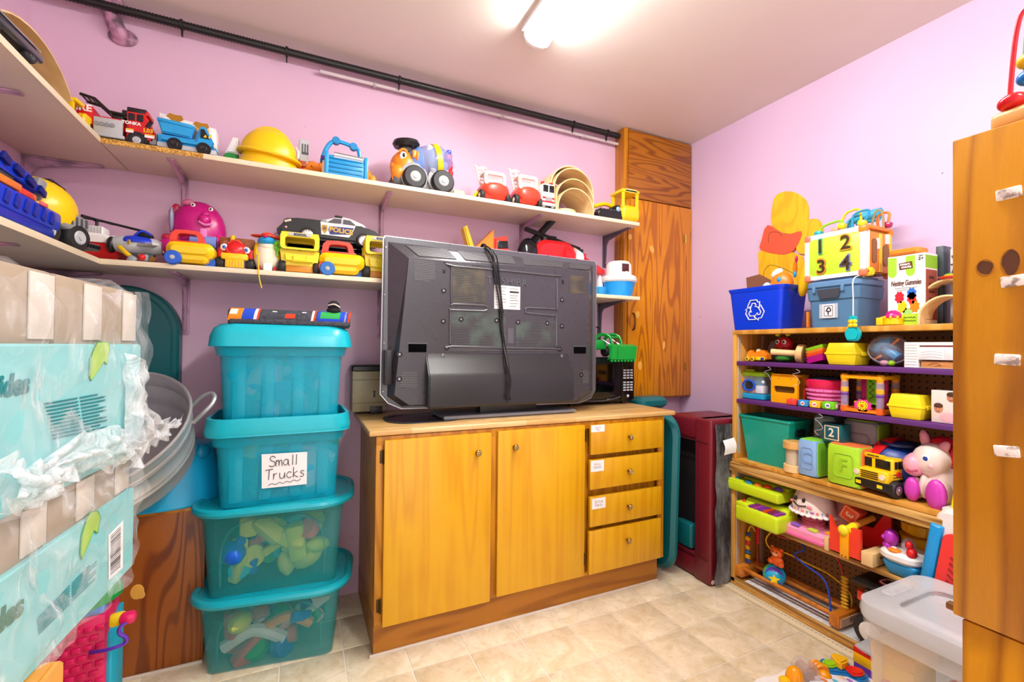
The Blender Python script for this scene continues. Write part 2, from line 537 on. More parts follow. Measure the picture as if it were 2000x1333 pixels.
# ------------------------------------------------------------------ tall plywood wall cabinet in the corner
M_PLYV = wood('fir_plywood_upright', '#da8c08', '#a45a04', (5.5, 5.5, .55), ring=1.6, dist=7, rough=.3, c='#b66a0c', sharp=(.55, .8))
M_PLYH = wood('fir_plywood_level', '#b06c10', '#7c4006', (.55, 5.5, 5.5), ring=1.9, dist=7, rough=.33, c='#94500b', sharp=(.45, .8))
M_PLYD = wood('dark_fir_plywood', '#a45a14', '#6a2e08', (5, 5, .5), ring=1.6, dist=7, rough=.35, c='#84420e', sharp=(.5, .8))
M_PINE = wood('varnished_pine', '#c8830f', '#a8640a', (4, 4, .3), ring=2, dist=2.5, rough=.32)
M_PATCH = pl('#e8b04a', .4)
FY = -.0887; CX = 2.767; CZ0 = .9035
t = T('storage_cabinet', 'tall orange plywood wall cabinet in the corner beside the shelves', 'cabinet', (CX, YB, CZ0))
t.a('carcass', M_PINE, bx(.288, FY/2+.004, .863, .556, -FY-.010, 1.722))
t.a('side_frame', M_PINE, bx(.0145, FY/2, .863, .029, -FY+.012, 1.726, .1))
FW = YB+FY
zs_ = at('y', FW, 1285, 398).z-CZ0
t.a('upper_panel', M_PLYH, bx(.298, FY-.004, (zs_+1.72)/2+.002, .536, .014, 1.72-zs_-.008, .1))
door = t.a('door', M_PLYV, bx(.298, FY-.006, (zs_)/2+.006, .536, .018, zs_-.016, .1))
for u, v, rx, rz_, a in ((1230.7, 463, 5, 7, .1), (1273, 487, 6, 9, -.5), (1245, 615, 6, 8, .2), (1296.6, 675, 4, 10, .1), (1250, 714.7, 5.5, 10, 0)):
    p = at('y', FW-.015, u, v); k = 2.55/885
    t.a('patch', M_PATCH, mv(la([(1, -.0012), (1, .0008), (.9, .0012), (0, .0012)], 0, 0, 0, 'y', 16, sq=(1, 1)), (0, 0, 0)) if 0 else
        el(p.x-CX, FY-.0155, p.z-CZ0, rx*k, .0012, rz_*k, 14, rot=(0, a, 0)), par=door)
a = at('y', FW-.02, 1237, 612); b_ = at('y', FW-.02, 1237, 645)
hx = a.x-CX
t.a('handle', pl('#7a5030', .3, .9), tb([(hx, FY-.014, a.z-CZ0), (hx, FY-.034, a.z-CZ0-.013), (hx, FY-.04, (a.z+b_.z)/2-CZ0), (hx, FY-.034, b_.z-CZ0+.013), (hx, FY-.014, b_.z-CZ0)], .0055, 8, 4), par=door)
for v in (467, 716):
    p = at('y', FW-.015, 1338, v)
    t.a('hinge', pl('#b58a3a', .3, .9), cy(p.x-CX+.006, FY-.016, p.z-CZ0, .005, .055, 'z', 10), bx(p.x-CX-.005, FY-.0155, p.z-CZ0, .018, .002, .05))

# ------------------------------------------------------------------ white melamine shelves on brackets
mm = N('white_melamine'); nz = mm.noise(mm.co(), 3, 3)
mm.p(Base__Color=mm.mix(mm.ramp(nz, (.4, 0.), (.7, 1.)), lin('#e6d6c2'), lin('#dccab4')), Roughness=.4); M_MEL = mm.m
M_EDGE = pl('#efe0c0', .4)
mp = N('chipboard'); nz = mp.noise(mp.co(), 160, 3)
mp.p(Base__Color=mp.mix(mp.ramp(nz, (.4, 0.), (.6, 1.)), lin('#9a6a20'), lin('#d8a850')), Roughness=.7); M_CHIP = mp.m
mb = N('bracket_paint'); nz = mb.noise(mb.co(), 12, 4)
mb.p(Base__Color=mb.mix(mb.ramp(nz, (.45, 0.), (.62, 1.)), lin('#c99cba'), lin('#8d7488')), Roughness=.4); M_BRK = mb.m
mb = N('bracket_bare'); mb.p(Base__Color=lin('#6d6676'), Roughness=.4, Metallic=.3); M_BRK2 = mb.m


def bracket(t, x, zb, out, drop, mat, left=False):
    """stamped steel L bracket under a shelf of thing t; x along the wall, local frame of t"""
    k = []
    k.append(bx(0, -out/2, -.003, .026, out, .006, .2)); k.append(bx(0, -.003, -drop/2, .026, .006, drop, .2))
    k.append(pr([(-.006, -.006), (-out*.93, -.006), (-out*.55, -.02), (-.045, -.036), (-.026, -.06), (-.016, -drop*.9), (-.006, -drop*.95)], -.006, .006, 'x', .15))
    rz = math.pi/2 if left else 0
    o = t.a('bracket', mat, *[mv(q, (0, 0, 0), (0, 0, rz)) for q in k])
    o.location = (0, x, zb) if left else (x, 0, zb)
    return o


Z1, Z2 = 1.945, 1.5107
DU, DL, WU, WL, XE = .3017, .310, .2732, .2806, 2.7126
t = T('back_shelf', 'upper white shelf board along the back wall', 'shelf', (WU, YB, Z1), group=None)
L = XE-WU
t.a('board', M_MEL, bx(L/2+.0015, -DU/2, .01, L-.003, DU-.002, .019, .05))
xc = at('y', YB-DU, 397, 307).x-WU
t.a('bare_edge', M_CHIP, bx(xc/2, -DU-.0005, .01, xc-.002, .002, .019), label='bare chipboard edge of the board')
t.a('edge_band', M_EDGE, bx((xc+L)/2, -DU-.0008, .01, L-xc, .0026, .0195, .2))
for x, m_ in ((.466, M_BRK), (1.295, M_BRK), (2.093, M_BRK), (2.685, M_BRK2)): bracket(t, x-WU, 0, .25, .2, m_)
t = T('side_shelf', 'upper white shelf board along the left wall', 'shelf', (XL, YB, Z1))
t.a('board', M_MEL, bx((WU-XL)/2, -.90, .01, WU-XL-.003, 1.79, .019, .05))
t.a('edge_band', M_EDGE, bx(WU-XL+.0002, -1.05, .01, .0026, 1.49, .0195, .2))
for y_ in (-.03, -.62, -1.3): bracket(t, y_, 0, .24, .2, M_BRK, True)
t = T('back_shelf', 'lower white shelf board along the back wall behind the television', 'shelf', (WL, YB, Z2))
L = XE-WL
t.a('board', M_MEL, bx(L/2+.0015, -DL/2, .01, L-.003, DL-.002, .019, .05))
t.a('edge_band', M_EDGE, bx(L/2, -DL-.0008, .01, L, .0026, .0195, .2))
for x, m_ in ((.478, M_BRK), (1.295, M_BRK), (2.093, M_BRK), (2.65, M_BRK2)): bracket(t, x-WL, 0, .25, .24, m_)
t = T('side_shelf', 'lower white shelf board along the left wall', 'shelf', (XL, YB, Z2))
t.a('board', M_MEL, bx((WL-XL)/2, -.90, .01, WL-XL-.003, 1.79, .019, .05))
t.a('edge_band', M_EDGE, bx(WL-XL+.0002, -1.055, .01, .0026, 1.48, .0195, .2))
for y_ in (-.03, -.62, -1.3): bracket(t, y_, 0, .24, .2, M_BRK, True)
Z1 += .0195; Z2 += .0195          # tops of the boards from here on

# ------------------------------------------------------------------ base cabinet and worktop
M_DOORW = wood('golden_birch_ply', '#dba612', '#cf9208', (9, 9, .45), ring=.8, dist=4, rough=.3, c='#e2b01c', sharp=(.2, .95))
M_FRAMEW = wood('golden_pine_frame', '#c98a14', '#a9690a', (5, 5, .5), ring=1.5, dist=4, rough=.35, c='#8a5208')
M_KICK = wood('kick_board', '#b4741a', '#94580e', (.5, 4, 4), ring=1.5, dist=4, rough=.4)
M_BRASS = pl('#8f6a2c', .28, .9); M_PAPER = pl('#f4f2f4', .7); M_INK = pl('#26242a', .6)
KF = -.441; FD = KF-.019
t = T('base_cabinet', 'golden plywood base cabinet with two doors and four drawers', 'cabinet', (1.205, 0, 0))
O = 1.205
t.a('carcass', M_FRAMEW, bx(.735, (KF+YB)/2+.008, .5, 1.46, YB-KF-.02, .738))
t.a('kick_board', M_KICK, bx(.73, (YB-.418)/2-.001, .07, 1.452, YB+.416, .134))
for s_, (x0, x1, z0, z1) in enumerate(((0, .035, .136, .874), (.475, .515, .136, .874), (.945, .975, .136, .874), (1.43, 1.47, .136, .874), (0, 1.47, .84, .874), (0, 1.47, .136, .15))):
    t.a('frame_rail' if s_ > 3 else 'frame_stile', M_FRAMEW, bx((x0+x1)/2, KF-.002-.0006*(s_ > 3), (z0+z1)/2, x1-x0, .014, z1-z0, .08))


def rect_px(pts, plane):
    P = [at('y', plane, *p) for p in pts]
    x0 = (P[0].x+P[3].x)/2; x1 = (P[1].x+P[2].x)/2; z1 = (P[0].z+P[1].z)/2; z0 = (P[2].z+P[3].z)/2
    return x0, x1, z0, z1


def knob(t, par, u, v):
    p = at('y', FD-.02, u, v)
    t.a('knob', M_BRASS, la([(.006, 0), (.005, -.012), (.012, -.017), (.0145, -.021), (.0135, -.025), (.009, -.0285), (0, -.03)], p.x-O, FD-.009, p.z, 'y', 18), par=par)
    t.a('knob_flower', pl('#d8c89a', .25, .8), *[el(p.x-O+.0085*math.cos(q*.785), FD-.036, p.z+.0085*math.sin(q*.785), .0028, .003, .0028, 8) for q in range(8)], el(p.x-O, FD-.039, p.z, .003, .003, .003, 8), par=par)


def hinge(t, par, u, v):
    p = at('y', FD, u, v)
    t.a('hinge', pl('#4a3a22', .35, .8), bx(p.x-O, FD+.009, p.z, .016, .004, .05, .3), cy(p.x-O+.005, FD+.004, p.z, .004, .056, 'z', 8), par=par)


D1 = rect_px(((752.8, 859), (960, 846.7), (954, 1175.5), (744, 1224)), FD)
D2 = rect_px(((973.5, 841.5), (1142, 831), (1137, 1124), (967, 1167)), FD)
for (x0, x1, z0, z1), kb, hg in ((D1, (933, 885), ((746.8, 894), (739.6, 1187))), (D2, (1006, 874), ((1143.5, 852), (1140, 1094)))):
    d = t.a('door', M_DOORW, bx((x0+x1)/2-O, FD, (z0+z1)/2, x1-x0, .018, z1-z0, .12))
    knob(t, d, *kb)
    for h in hg: hinge(t, d, *h)
DR = [((1153, 831.6), (1292, 820), (1291.5, 874.5), (1152, 888)), ((1151, 898), (1291, 884), (1290.5, 936.5), (1150.5, 957)),
      ((1150.5, 971), (1290, 950), (1289.5, 1004), (1150, 1029.6)), ((1149, 1038), (1288.5, 1012), (1288, 1089), (1148.5, 1122.6))]
M_NOTEINK = pl('#6a5a6a', .6)


# handwriting: one-line strokes on a 1 x 1 letter cell (baseline 0, x-height .6)
STROKES = {
 'S': [[(.8, .85), (.5, 1), (.15, .85), (.3, .6), (.7, .42), (.75, .15), (.4, 0), (.05, .12)]], 'T': [[(0, .95), (.95, 1)], [(.5, .98), (.42, 0)]],
 'E': [[(.75, .95), (.15, .9), (.1, .5), (.6, .55), (.1, .48), (.08, .02), (.75, .05)]], 'P': [[(.15, 0), (.2, .95), (.75, .9), (.7, .5), (.2, .45)]],
 'm': [[(.05, 0), (.1, .6), (.1, .4), (.35, .6), (.42, .02), (.45, .4), (.7, .58), (.8, .0)]], 'a': [[(.7, .5), (.4, .6), (.1, .3), (.35, .03), (.65, .2), (.7, .55), (.75, .05), (.9, .0)]],
 'l': [[(.45, 1), (.42, 0)]], 'r': [[(.2, .58), (.2, 0), (.25, .4), (.6, .58)]], 'u': [[(.1, .58), (.15, .1), (.45, .03), (.65, .25), (.7, .58), (.72, .02)]],
 'c': [[(.7, .5), (.4, .6), (.12, .3), (.4, .0), (.75, .12)]], 'k': [[(.15, 1), (.12, 0)], [(.65, .6), (.14, .3), (.7, .0)]],
 's': [[(.65, .52), (.35, .6), (.2, .42), (.6, .22), (.45, .0), (.1, .06)]], 'x': [[(.1, .58), (.7, .02)], [(.68, .6), (.1, .0)]],
 't': [[(.4, .95), (.38, .08), (.6, .02)], [(.1, .62), (.72, .66)]], 'o': [[(.4, .6), (.12, .3), (.4, .0), (.7, .3), (.42, .6)]],
 'p': [[(.15, .58), (.12, -.35)], [(.14, .45), (.5, .6), (.68, .3), (.4, .03), (.14, .15)]], 'w': [[(.05, .58), (.2, .02), (.42, .45), (.62, .02), (.82, .6)]],
 'e': [[(.15, .3), (.65, .34), (.45, .6), (.12, .3), (.4, .0), (.7, .1)]], 'n': [[(.1, .58), (.12, 0), (.14, .4), (.45, .6), (.65, .35), (.68, 0)]], 'i': [[(.4, .58), (.4, 0)]],
 'O': [[(.5, 1), (.08, .55), (.45, 0), (.92, .45), (.5, 1)]], '~': [[(0, .2), (.25, .35), (.5, .1), (.75, .3), (1, .1)]]}


def handwrite(lines, size, x, z, y, lh=1.25, r=.05, adv=.74):
    out = []
    for q, ln in enumerate(lines):
        cx = x-len(ln)*size*adv*.5*.8
        for chx in ln:
            for s_ in STROKES.get(chx, []):
                out.append(tb([(cx+a*size*.72, y, z-q*size*lh+b*size) for a, b in s_], r*size, 5, 3, unit=2, flat=.6))
            cx += size*adv*.8*(.55 if chx == 'l' else 1)
    return out


notes = [((1154.5, 832), (1181, 829.5), (1181, 843), (1155, 845.5), ('Extra', 'Tops')), ((1154, 901), (1180, 899), (1179.5, 920), (1154, 923), ('Extra', 'Sweater')), ((1156, 975), (1182.5, 972), (1183, 992), (1156.5, 996), ('Extra', 'Pants'))]
for q, d in enumerate(DR):
    x0, x1, z0, z1 = rect_px(d, FD)
    dr = t.a('drawer', M_DOORW, bx((x0+x1)/2-O, FD, (z0+z1)/2, x1-x0, .018, z1-z0, .12))
    knob(t, dr, *((1231, 854), (1229.5, 921), (1228.7, 990), (1227, 1056))[q])
    if q < 3:
        n = notes[q]; a0, a1, b0, b1 = rect_px(n[:4], FD-.01)
        t.a('paper_note', M_PAPER, bx((a0+a1)/2-O, FD-.0096, (b0+b1)/2, a1-a0, .0008, b1-b0), par=dr, label='white paper note reading '+' '.join(n[4]))
        hs = (b1-b0)*.36
        t.a('handwriting', M_NOTEINK, *handwrite(n[4], hs*.82 if q != 1 else hs*.62, (a0+a1)/2-O, (b0+b1)/2+hs*.16, FD-.0104, 1.15, .05), par=dr)
M_TRIM = pl('#e6dcd0', .5)
o = structure('trim_1', mesh_of('trim_1', [bx(1.93, -.4215, .006, 1.47, .006, .012, .2)]), M_TRIM)

mw = N('butcher_block'); co = mw.co()
br = mw.n('ShaderNodeTexBrick', Vector=co, Color1=lin('#e6c68c'), Color2=lin('#cf9f58'), Mortar=lin('#b98a48'), Scale=1.0, Mortar__Size=.0007, Bias=-.1, Brick__Width=.26, Row__Height=.034)
br.offset = .37
g = mw.noise(mw.co('Object', (3, 40, 40)), 4, 4)
mw.p(Base__Color=mw.mix(mw.ramp(g, (.35, 0.), (.75, .5)), br.outputs[0], lin('#b5833c')), Roughness=.28)
t = T('worktop', 'light butcher block worktop on the golden base cabinet', 'worktop', (1.177, 0, .876))
t.a('slab', mw.m, bx(.785, (YB-.46)/2, .0125, 1.57, YB+.458, .023, .25, 3))
# sink
t = T('sink', 'dark sink set into the worktop in front of the television', 'sink', (1.44, -.22, .9))
def oval(w, d, r=.12): return rrect(w, d, r*min(w, d)/.3, 8)
t.a('rim', pl('#4a4c50', .3, .6), ring_slab(oval(.34, .27), oval(.30, .225), -.004, .004, 'z'))
t.a('basin', pl('#0d0d0f', .2), pr(oval(.302, .228), -.003, .0015, 'z', .1), label='black basin')
def loc_px(loc, rz, yl, u, v):
    """local point of the plane y = yl of a thing (turned rz about z) seen at picture position u, v"""
    R = Matrix.Rotation(rz, 3, 'Z'); n = R @ Vector((0, -1, 0)); p0 = Vector(loc)+R @ Vector((0, yl, 0))
    d = _f + _r*((u-1000)/FPX) + _u*((666.5-v)/FPX)
    k = (p0-CAM).dot(n)/d.dot(n)
    return R.inverted() @ (CAM+d*k-Vector(loc))


def multi(name, groups, label=None, cat=None, parent=None, stuff=False, sc=(1, 1, 1), loc=(0, 0, 0), rz=0):
    """one mesh object with several materials"""
    vs_, fs, mi, ms_ = [], [], [], []
    for mat, shapes in groups:
        ms_.append(mat)
        for s in shapes:
            for a, b in s(sc):
                o = len(vs_); vs_ += a; fs += [[i+o for i in q] for q in b]; mi += [len(ms_)-1]*len(b)
    me = bpy.data.meshes.new(name); me.from_pydata([tuple(v) for v in vs_], [], fs)
    for m in ms_: me.materials.append(m)
    me.polygons.foreach_set('material_index', mi)
    me.shade_smooth(); me.set_sharp_from_angle(angle=math.radians(40))
    o = put(name, me, None, parent); o.location = loc; o.rotation_euler = (0, 0, rz)
    if label: o['label'] = label
    if cat: o['category'] = cat
    if stuff: o['kind'] = 'stuff'
    return o


# ================================================================== TELEVISION (seen from behind)
TVY = -.31
OX, OY, OZ = 1.81, -.27, .90
def tz(x, y, Y=TVY):                       # from the enlarged detail of the photograph to the television's own frame
    p = at('y', Y, 720+x/3.174, 420+y/3.174); return (p.x-OX, p.y-OY, p.z-OZ)


M_TV = pl('#454349', .28, .25); M_TVD = pl('#202124', .36); M_TVR = pl('#5c5c62', .3, .3)
M_PERF = holes('tv_vent', '#74747a', '#08080a', .0075, .0030, 'xz', .4, .2, True)  # vent sheets coloured lighter than the cover, for light falling inside
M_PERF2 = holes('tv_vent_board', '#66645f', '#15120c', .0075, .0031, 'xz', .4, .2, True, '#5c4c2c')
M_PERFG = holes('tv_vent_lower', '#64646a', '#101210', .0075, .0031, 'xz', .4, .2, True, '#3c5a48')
t = T('television', 'big grey flat television seen from behind on the worktop', 'television', (OX, OY, OZ))
rimpts = [tz(*p, Y=-.25) for p in ((105, 135), (1395, 292), (1405, 320), (1398, 1085), (1370, 1135), (1300, 1165), (205, 1200), (120, 1165), (72, 1110), (92, 150))]
rim = [(p[0], p[2]) for p in rimpts]
cxr = sum(p[0] for p in rim)/len(rim); czr = sum(p[1] for p in rim)/len(rim)
t.a('front_frame', M_TVR, pr(rim, .005, .05, 'y', .12))
t.a('silver_rim', pl('#b8b8ba', .25, .9), pr([(cxr+(x-cxr)*1.006, czr+(z-czr)*1.008) for x, z in rim], .012, .018, 'y'))
# raised back: frustum from the frame to the plateau
A = [tz(*p, Y=-.265) for p in ((118, 165), (1390, 312), (1388, 1095), (1300, 1155), (205, 1190), (112, 1125))]
B = [tz(*p) for p in ((250, 268), (1368, 352), (1366, 1090), (1290, 1145), (250, 1185), (160, 1120))]
A = [A[0], A[1], A[2], A[3], A[4], A[5]]
B[4] = (B[4][0], B[4][1], A[4][2]+.012); B[3] = (B[3][0], B[3][1], A[3][2]+.012)


def frustum(A, B, y0, y1):
    def f(sc):
        n = len(A); vs_ = [Vector((p[0], y0, p[2])) for p in A]+[Vector((p[0], y1, p[2])) for p in B]
        fs = [[i, (i+1) % n, n+(i+1) % n, n+i] for i in range(n)]+[list(range(n)), list(range(n, 2*n))]
        return [(vs_, fs)]
    return f


yP = TVY-OY
back = t.a('back_cover', M_TV, frustum(A, B, .006, yP), ang=20)
def quad(c, y=None, n=(0, -1, 0), th=.0012):
    """thin plate through four local points"""
    def f(sc):
        N_ = Vector(n)*th; P = [Vector(p) for p in c]
        vs_ = P+[p+N_ for p in P]
        return [(vs_, [[0, 1, 2, 3], [4, 5, 6, 7], [0, 1, 5, 4], [1, 2, 6, 5], [2, 3, 7, 6], [3, 0, 4, 7]])]
    return f


def lerp(a, b, k): return tuple(a[i]+(b[i]-a[i])*k for i in range(3))
AT = [(A[0][0], .006, A[0][2]), (A[1][0], .006, A[1][2])]; BT = [(B[0][0], yP, B[0][2]), (B[1][0], yP, B[1][2])]
for k0, k1 in ((.06, .24), (.285, .55), (.60, .83), (.865, .99)):
    c = [lerp(lerp(AT[0], AT[1], k), lerp(BT[0], BT[1], k), s_) for k, s_ in ((k0, .14), (k1, .14), (k1, .84), (k0, .84))]
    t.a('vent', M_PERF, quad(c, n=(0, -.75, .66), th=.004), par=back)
def panel(nm, mat, x0, y0, x1, y1, slope=.062, par=back):
    c = [tz(x0, y0), tz(x1, y0+(x1-x0)*slope), tz(x1, y1+(x1-x0)*slope*.4), tz(x0, y1)]
    t.a(nm, mat, quad(c), par=par)


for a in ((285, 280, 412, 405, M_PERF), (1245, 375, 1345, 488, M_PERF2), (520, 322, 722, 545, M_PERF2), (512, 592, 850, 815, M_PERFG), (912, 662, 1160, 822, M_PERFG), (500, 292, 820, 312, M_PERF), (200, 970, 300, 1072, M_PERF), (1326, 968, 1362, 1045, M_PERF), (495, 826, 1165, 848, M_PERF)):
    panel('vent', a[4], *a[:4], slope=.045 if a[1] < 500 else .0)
bead = [(512, 545), (512, 328), (530, 318), (1150, 378), (1166, 395), (1166, 570), (1150, 584), (985, 577), (972, 595), (985, 610), (1150, 626), (1162, 640), (1162, 815), (1145, 830), (520, 815), (505, 800), (505, 605), (520, 590), (715, 596), (730, 578), (715, 562), (525, 552)]
t.a('pressed_bead', M_TVR, tb([(q[0], q[1]-.001, q[2]) for q in (tz(*p) for p in bead)], .005, 8, 2, True, unit=1), par=back)
for x, y in ((465, 470), (462, 660), (485, 822), (572, 648), (792, 655), (925, 665), (1107, 672), (1198, 527), (1197, 690), (1185, 833), (192, 865), (190, 1018), (1318, 992), (470, 293), (1203, 370)):
    p = tz(x, y); r_ = .0125 if y > 400 else .005
    sw = t.a('screw_cup', pl('#232327', .25, .3), la([(r_, 0), (r_, -.0015), (r_*.85, -.0022), (r_*.6, -.0016), (0, -.0014)], *p, 'y', 14), par=back)
    t.a('screw', pl('#a8a8ac', .2, .8), la([(r_*.42, -.001), (r_*.38, -.003), (0, -.0034)], *p, 'y', 10), par=back)
for x, y in ((265, 152), (505, 182), (725, 208), (925, 233), (1112, 255), (1293, 277), (107, 200), (98, 495), (95, 795), (88, 1095)):
    p = tz(x, y, -.265)
    t.a('rim_screw', pl('#8a8a8e', .25, .7), cy(p[0], .004, p[2], .004, .005, 'y', 10))
for x, y in ((468, 347), (1203, 415)):
    p = tz(x, y); t.a('socket', pl('#0a0a0b', .5), bx(*p, .012, .004, .02, .2), par=back)
for x0, y0, x1, y1 in ((247, 800, 358, 852), (1272, 818, 1346, 860)):
    a_, c_ = tz(x0, y0), tz(x1, y1)
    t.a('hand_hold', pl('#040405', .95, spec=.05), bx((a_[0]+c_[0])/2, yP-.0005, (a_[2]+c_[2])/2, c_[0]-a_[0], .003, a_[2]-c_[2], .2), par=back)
    t.a('hand_hold_lip', M_TVR, rb((a_[0]+c_[0])/2, yP-.001, a_[2]+.003, c_[0]-a_[0]+.01, .006, .006, .4), par=back)
a_, c_ = tz(92, 838, -.27), tz(135, 1052, -.27)
t.a('connector_panel', pl('#17171a', .4), bx((a_[0]+c_[0])/2, -.012, (a_[2]+c_[2])/2, c_[0]-a_[0], .04, a_[2]-c_[2], .12), *[cy((a_[0]+c_[0])/2-.006, -.033, a_[2]-.012-.018*q, .0045, .004, 'y', 8) for q in range(7)])
# lower bulge cover
blx0, blx1 = tz(372, 990, -.36)[0], tz(1270, 990, -.36)[0]
zt, zm_, zb_ = tz(800, 858)[2], tz(800, 992, -.37)[2], tz(800, 1185, -.37)[2]
t.a('cable_cover', M_TVD, pr([(yP+.004, zt), (yP-.004, zt-.004), (yP-.012, zt-.03), (yP-.05, zm_+.012), (yP-.058, zm_-.004), (yP-.058, zb_+.01), (yP-.05, zb_), (yP+.03, zb_)], blx0, blx1, 'x', .012, sm=0), ang=30)
for x, y in ((460, 872), (1193, 875)):
    p = tz(x, y); t.a('screw', pl('#77777c', .25, .7), la([(.009, 0), (.009, -.006), (.005, -.007), (0, -.007)], p[0], p[1]-.004, p[2], 'y', 12), par=back)
for x, w_ in ((380, .012), (1278, .012)):
    p = tz(x, 1120, -.36); t.a('latch', M_TVD, bx(p[0], yP-.02, p[2], .014, .03, .02, .2))
# rating label, plate, maker's name
c = [tz(778, 432), tz(940, 447), tz(938, 590), tz(778, 582)]
lab = t.a('rating_label', pl('#cfcfcf', .6), quad(c), par=back, label='pale rating label')
c = [tz(874, 472), tz(930, 477), tz(930, 487), tz(874, 484)]
t.a('label_print', pl('#2a2a2c', .6), quad(c, th=.0018), *[quad([tz(784, y), tz(784+w_, y+2), tz(784+w_, y+4), tz(784, y+2)], th=.0018) for y, w_ in ((450, 70), (470, 60), (490, 66), (505, 50), (520, 66), (540, 66), (555, 40))],
    *[quad([tz(874, y), tz(874+w_, y+2), tz(874+w_, y+4), tz(874, y+2)], th=.0018) for y, w_ in ((458, 50), (500, 52), (515, 46), (530, 54), (548, 50), (565, 40))], par=back)
p0, p1 = tz(735, 400), tz(978, 432)
lo = lettering(back, 'TOSHIBA', .052, ((p0[0]+p1[0])/2, yP-.0012, (p0[2]+p1[2])/2), M_TVR, depth=.0018, sx=1.02)
c = [tz(862, 702), tz(897, 705), tz(897, 797), tz(862, 795)]
t.a('access_plate', M_TVR, quad(c, th=.002), *[cy(tz(880, y)[0], yP-.002, tz(880, y)[2], .003, .003, 'y', 8) for y in (715, 782)], par=back)
# stand
p1, p2 = at('z', .9, 875, 822), at('z', .9, 1126, 807); p3 = at('z', .9, 838, 803); 
fx0, fx1, fy = p1.x-OX-.02, p2.x-OX, (p1.y+p2.y)/2-OY
t.a('stand_base', pl('#8a8e96', .35, .2), pr([(fx0, fy), (fx1, fy), (fx1-.03, fy+.2), (fx0-.0, fy+.2)], .004, .018, 'z', .25), *[cy(x, fy+.03, .003, .01, .006, 'z', 10) for x in (fx0+.2, fx1-.1)])
t.a('stand_neck', M_TVD, bx(.04, .01, .05, .30, .05, .08, .1))
# power cable tied down the back
paths = [((755, 178), (766, 230), (790, 360), (815, 470), (830, 600), (826, 720), (848, 860), (868, 960), (880, 1050), (858, 1140)),
         ((760, 180), (785, 240), (805, 330), (818, 470), (826, 620), (832, 720), (856, 880), (874, 980), (870, 1080), (880, 1150)),
         ((748, 180), (772, 280), (785, 400), (812, 560), (822, 700), (838, 820), (862, 940), (876, 1040), (866, 1150))]
for q, P_ in enumerate(paths):
    pts = []
    for x, y in P_:
        p = tz(x, y, -.322 if y < 900 else -.39); pts.append((p[0], p[1]+(.058 if y < 185 else 0), p[2]))
    top = pts[0]; pts = [(top[0]-.01, .06, top[2]-.02), (top[0]-.005, .03, top[2]+.012)]+pts
    t.a('cable', pl('#131315', .4), tb(pts, .0038, 8, 4, unit=1))
p = tz(824, 600, -.322); t.a('cable_tie', pl('#0a0a0a', .5), cy(p[0], p[1], p[2], .011, .008, 'z', 12))

# ================================================================== TEAL STORAGE TOTES
M_TOTEA = clear('#0fc0dc', .40, .2); M_TOTEB = clear('#35a8aa', .26, .16)
M_LID = pl('#10b8cc', .3); M_LIDB = pl('#12aabc', .3)
TOYC = ['#2e9e3a', '#e2e04a', '#d8342c', '#2f55c8', '#e8e4e0', '#ec9ab0', '#f08a2c', '#1a7ae0']


def heap(name, w, d, h, n, label, loc, rz, seed, cols=TOYC):
    rnd = random.Random(seed); g = {}
    for q in range(n):
        c = rnd.choice(cols); z = (.12+.76*(q/n))*h
        x, y = (rnd.random()-.5)*w*.8, (rnd.random()-.72)*d*.5
        s = .024+rnd.random()*.034; k = rnd.random(); ro = (rnd.random()*3, rnd.random()*3, rnd.random()*3)
        sh = bx(x, y, z, s*2.6, s*1.3, s*1.2, .25, 2, ro) if k < .4 else (mv(cy(0, 0, 0, s*.8, s*.8, 'y', 12, unit=2), (x, y, z), ro) if k < .65 else (el(x, y, z, s*1.3, s*.8, s*.8, 10, ro) if k < .85 else tb([(x-s*2, y, z), (x, y-.005, z+s), (x+s*2, y, z)], s*.45, 8, 4)))
        g.setdefault(c, []).append(sh)
    return multi(name, [(pl(c, .4), s) for c, s in g.items()], label, 'toys', None, True, loc=loc, rz=rz)


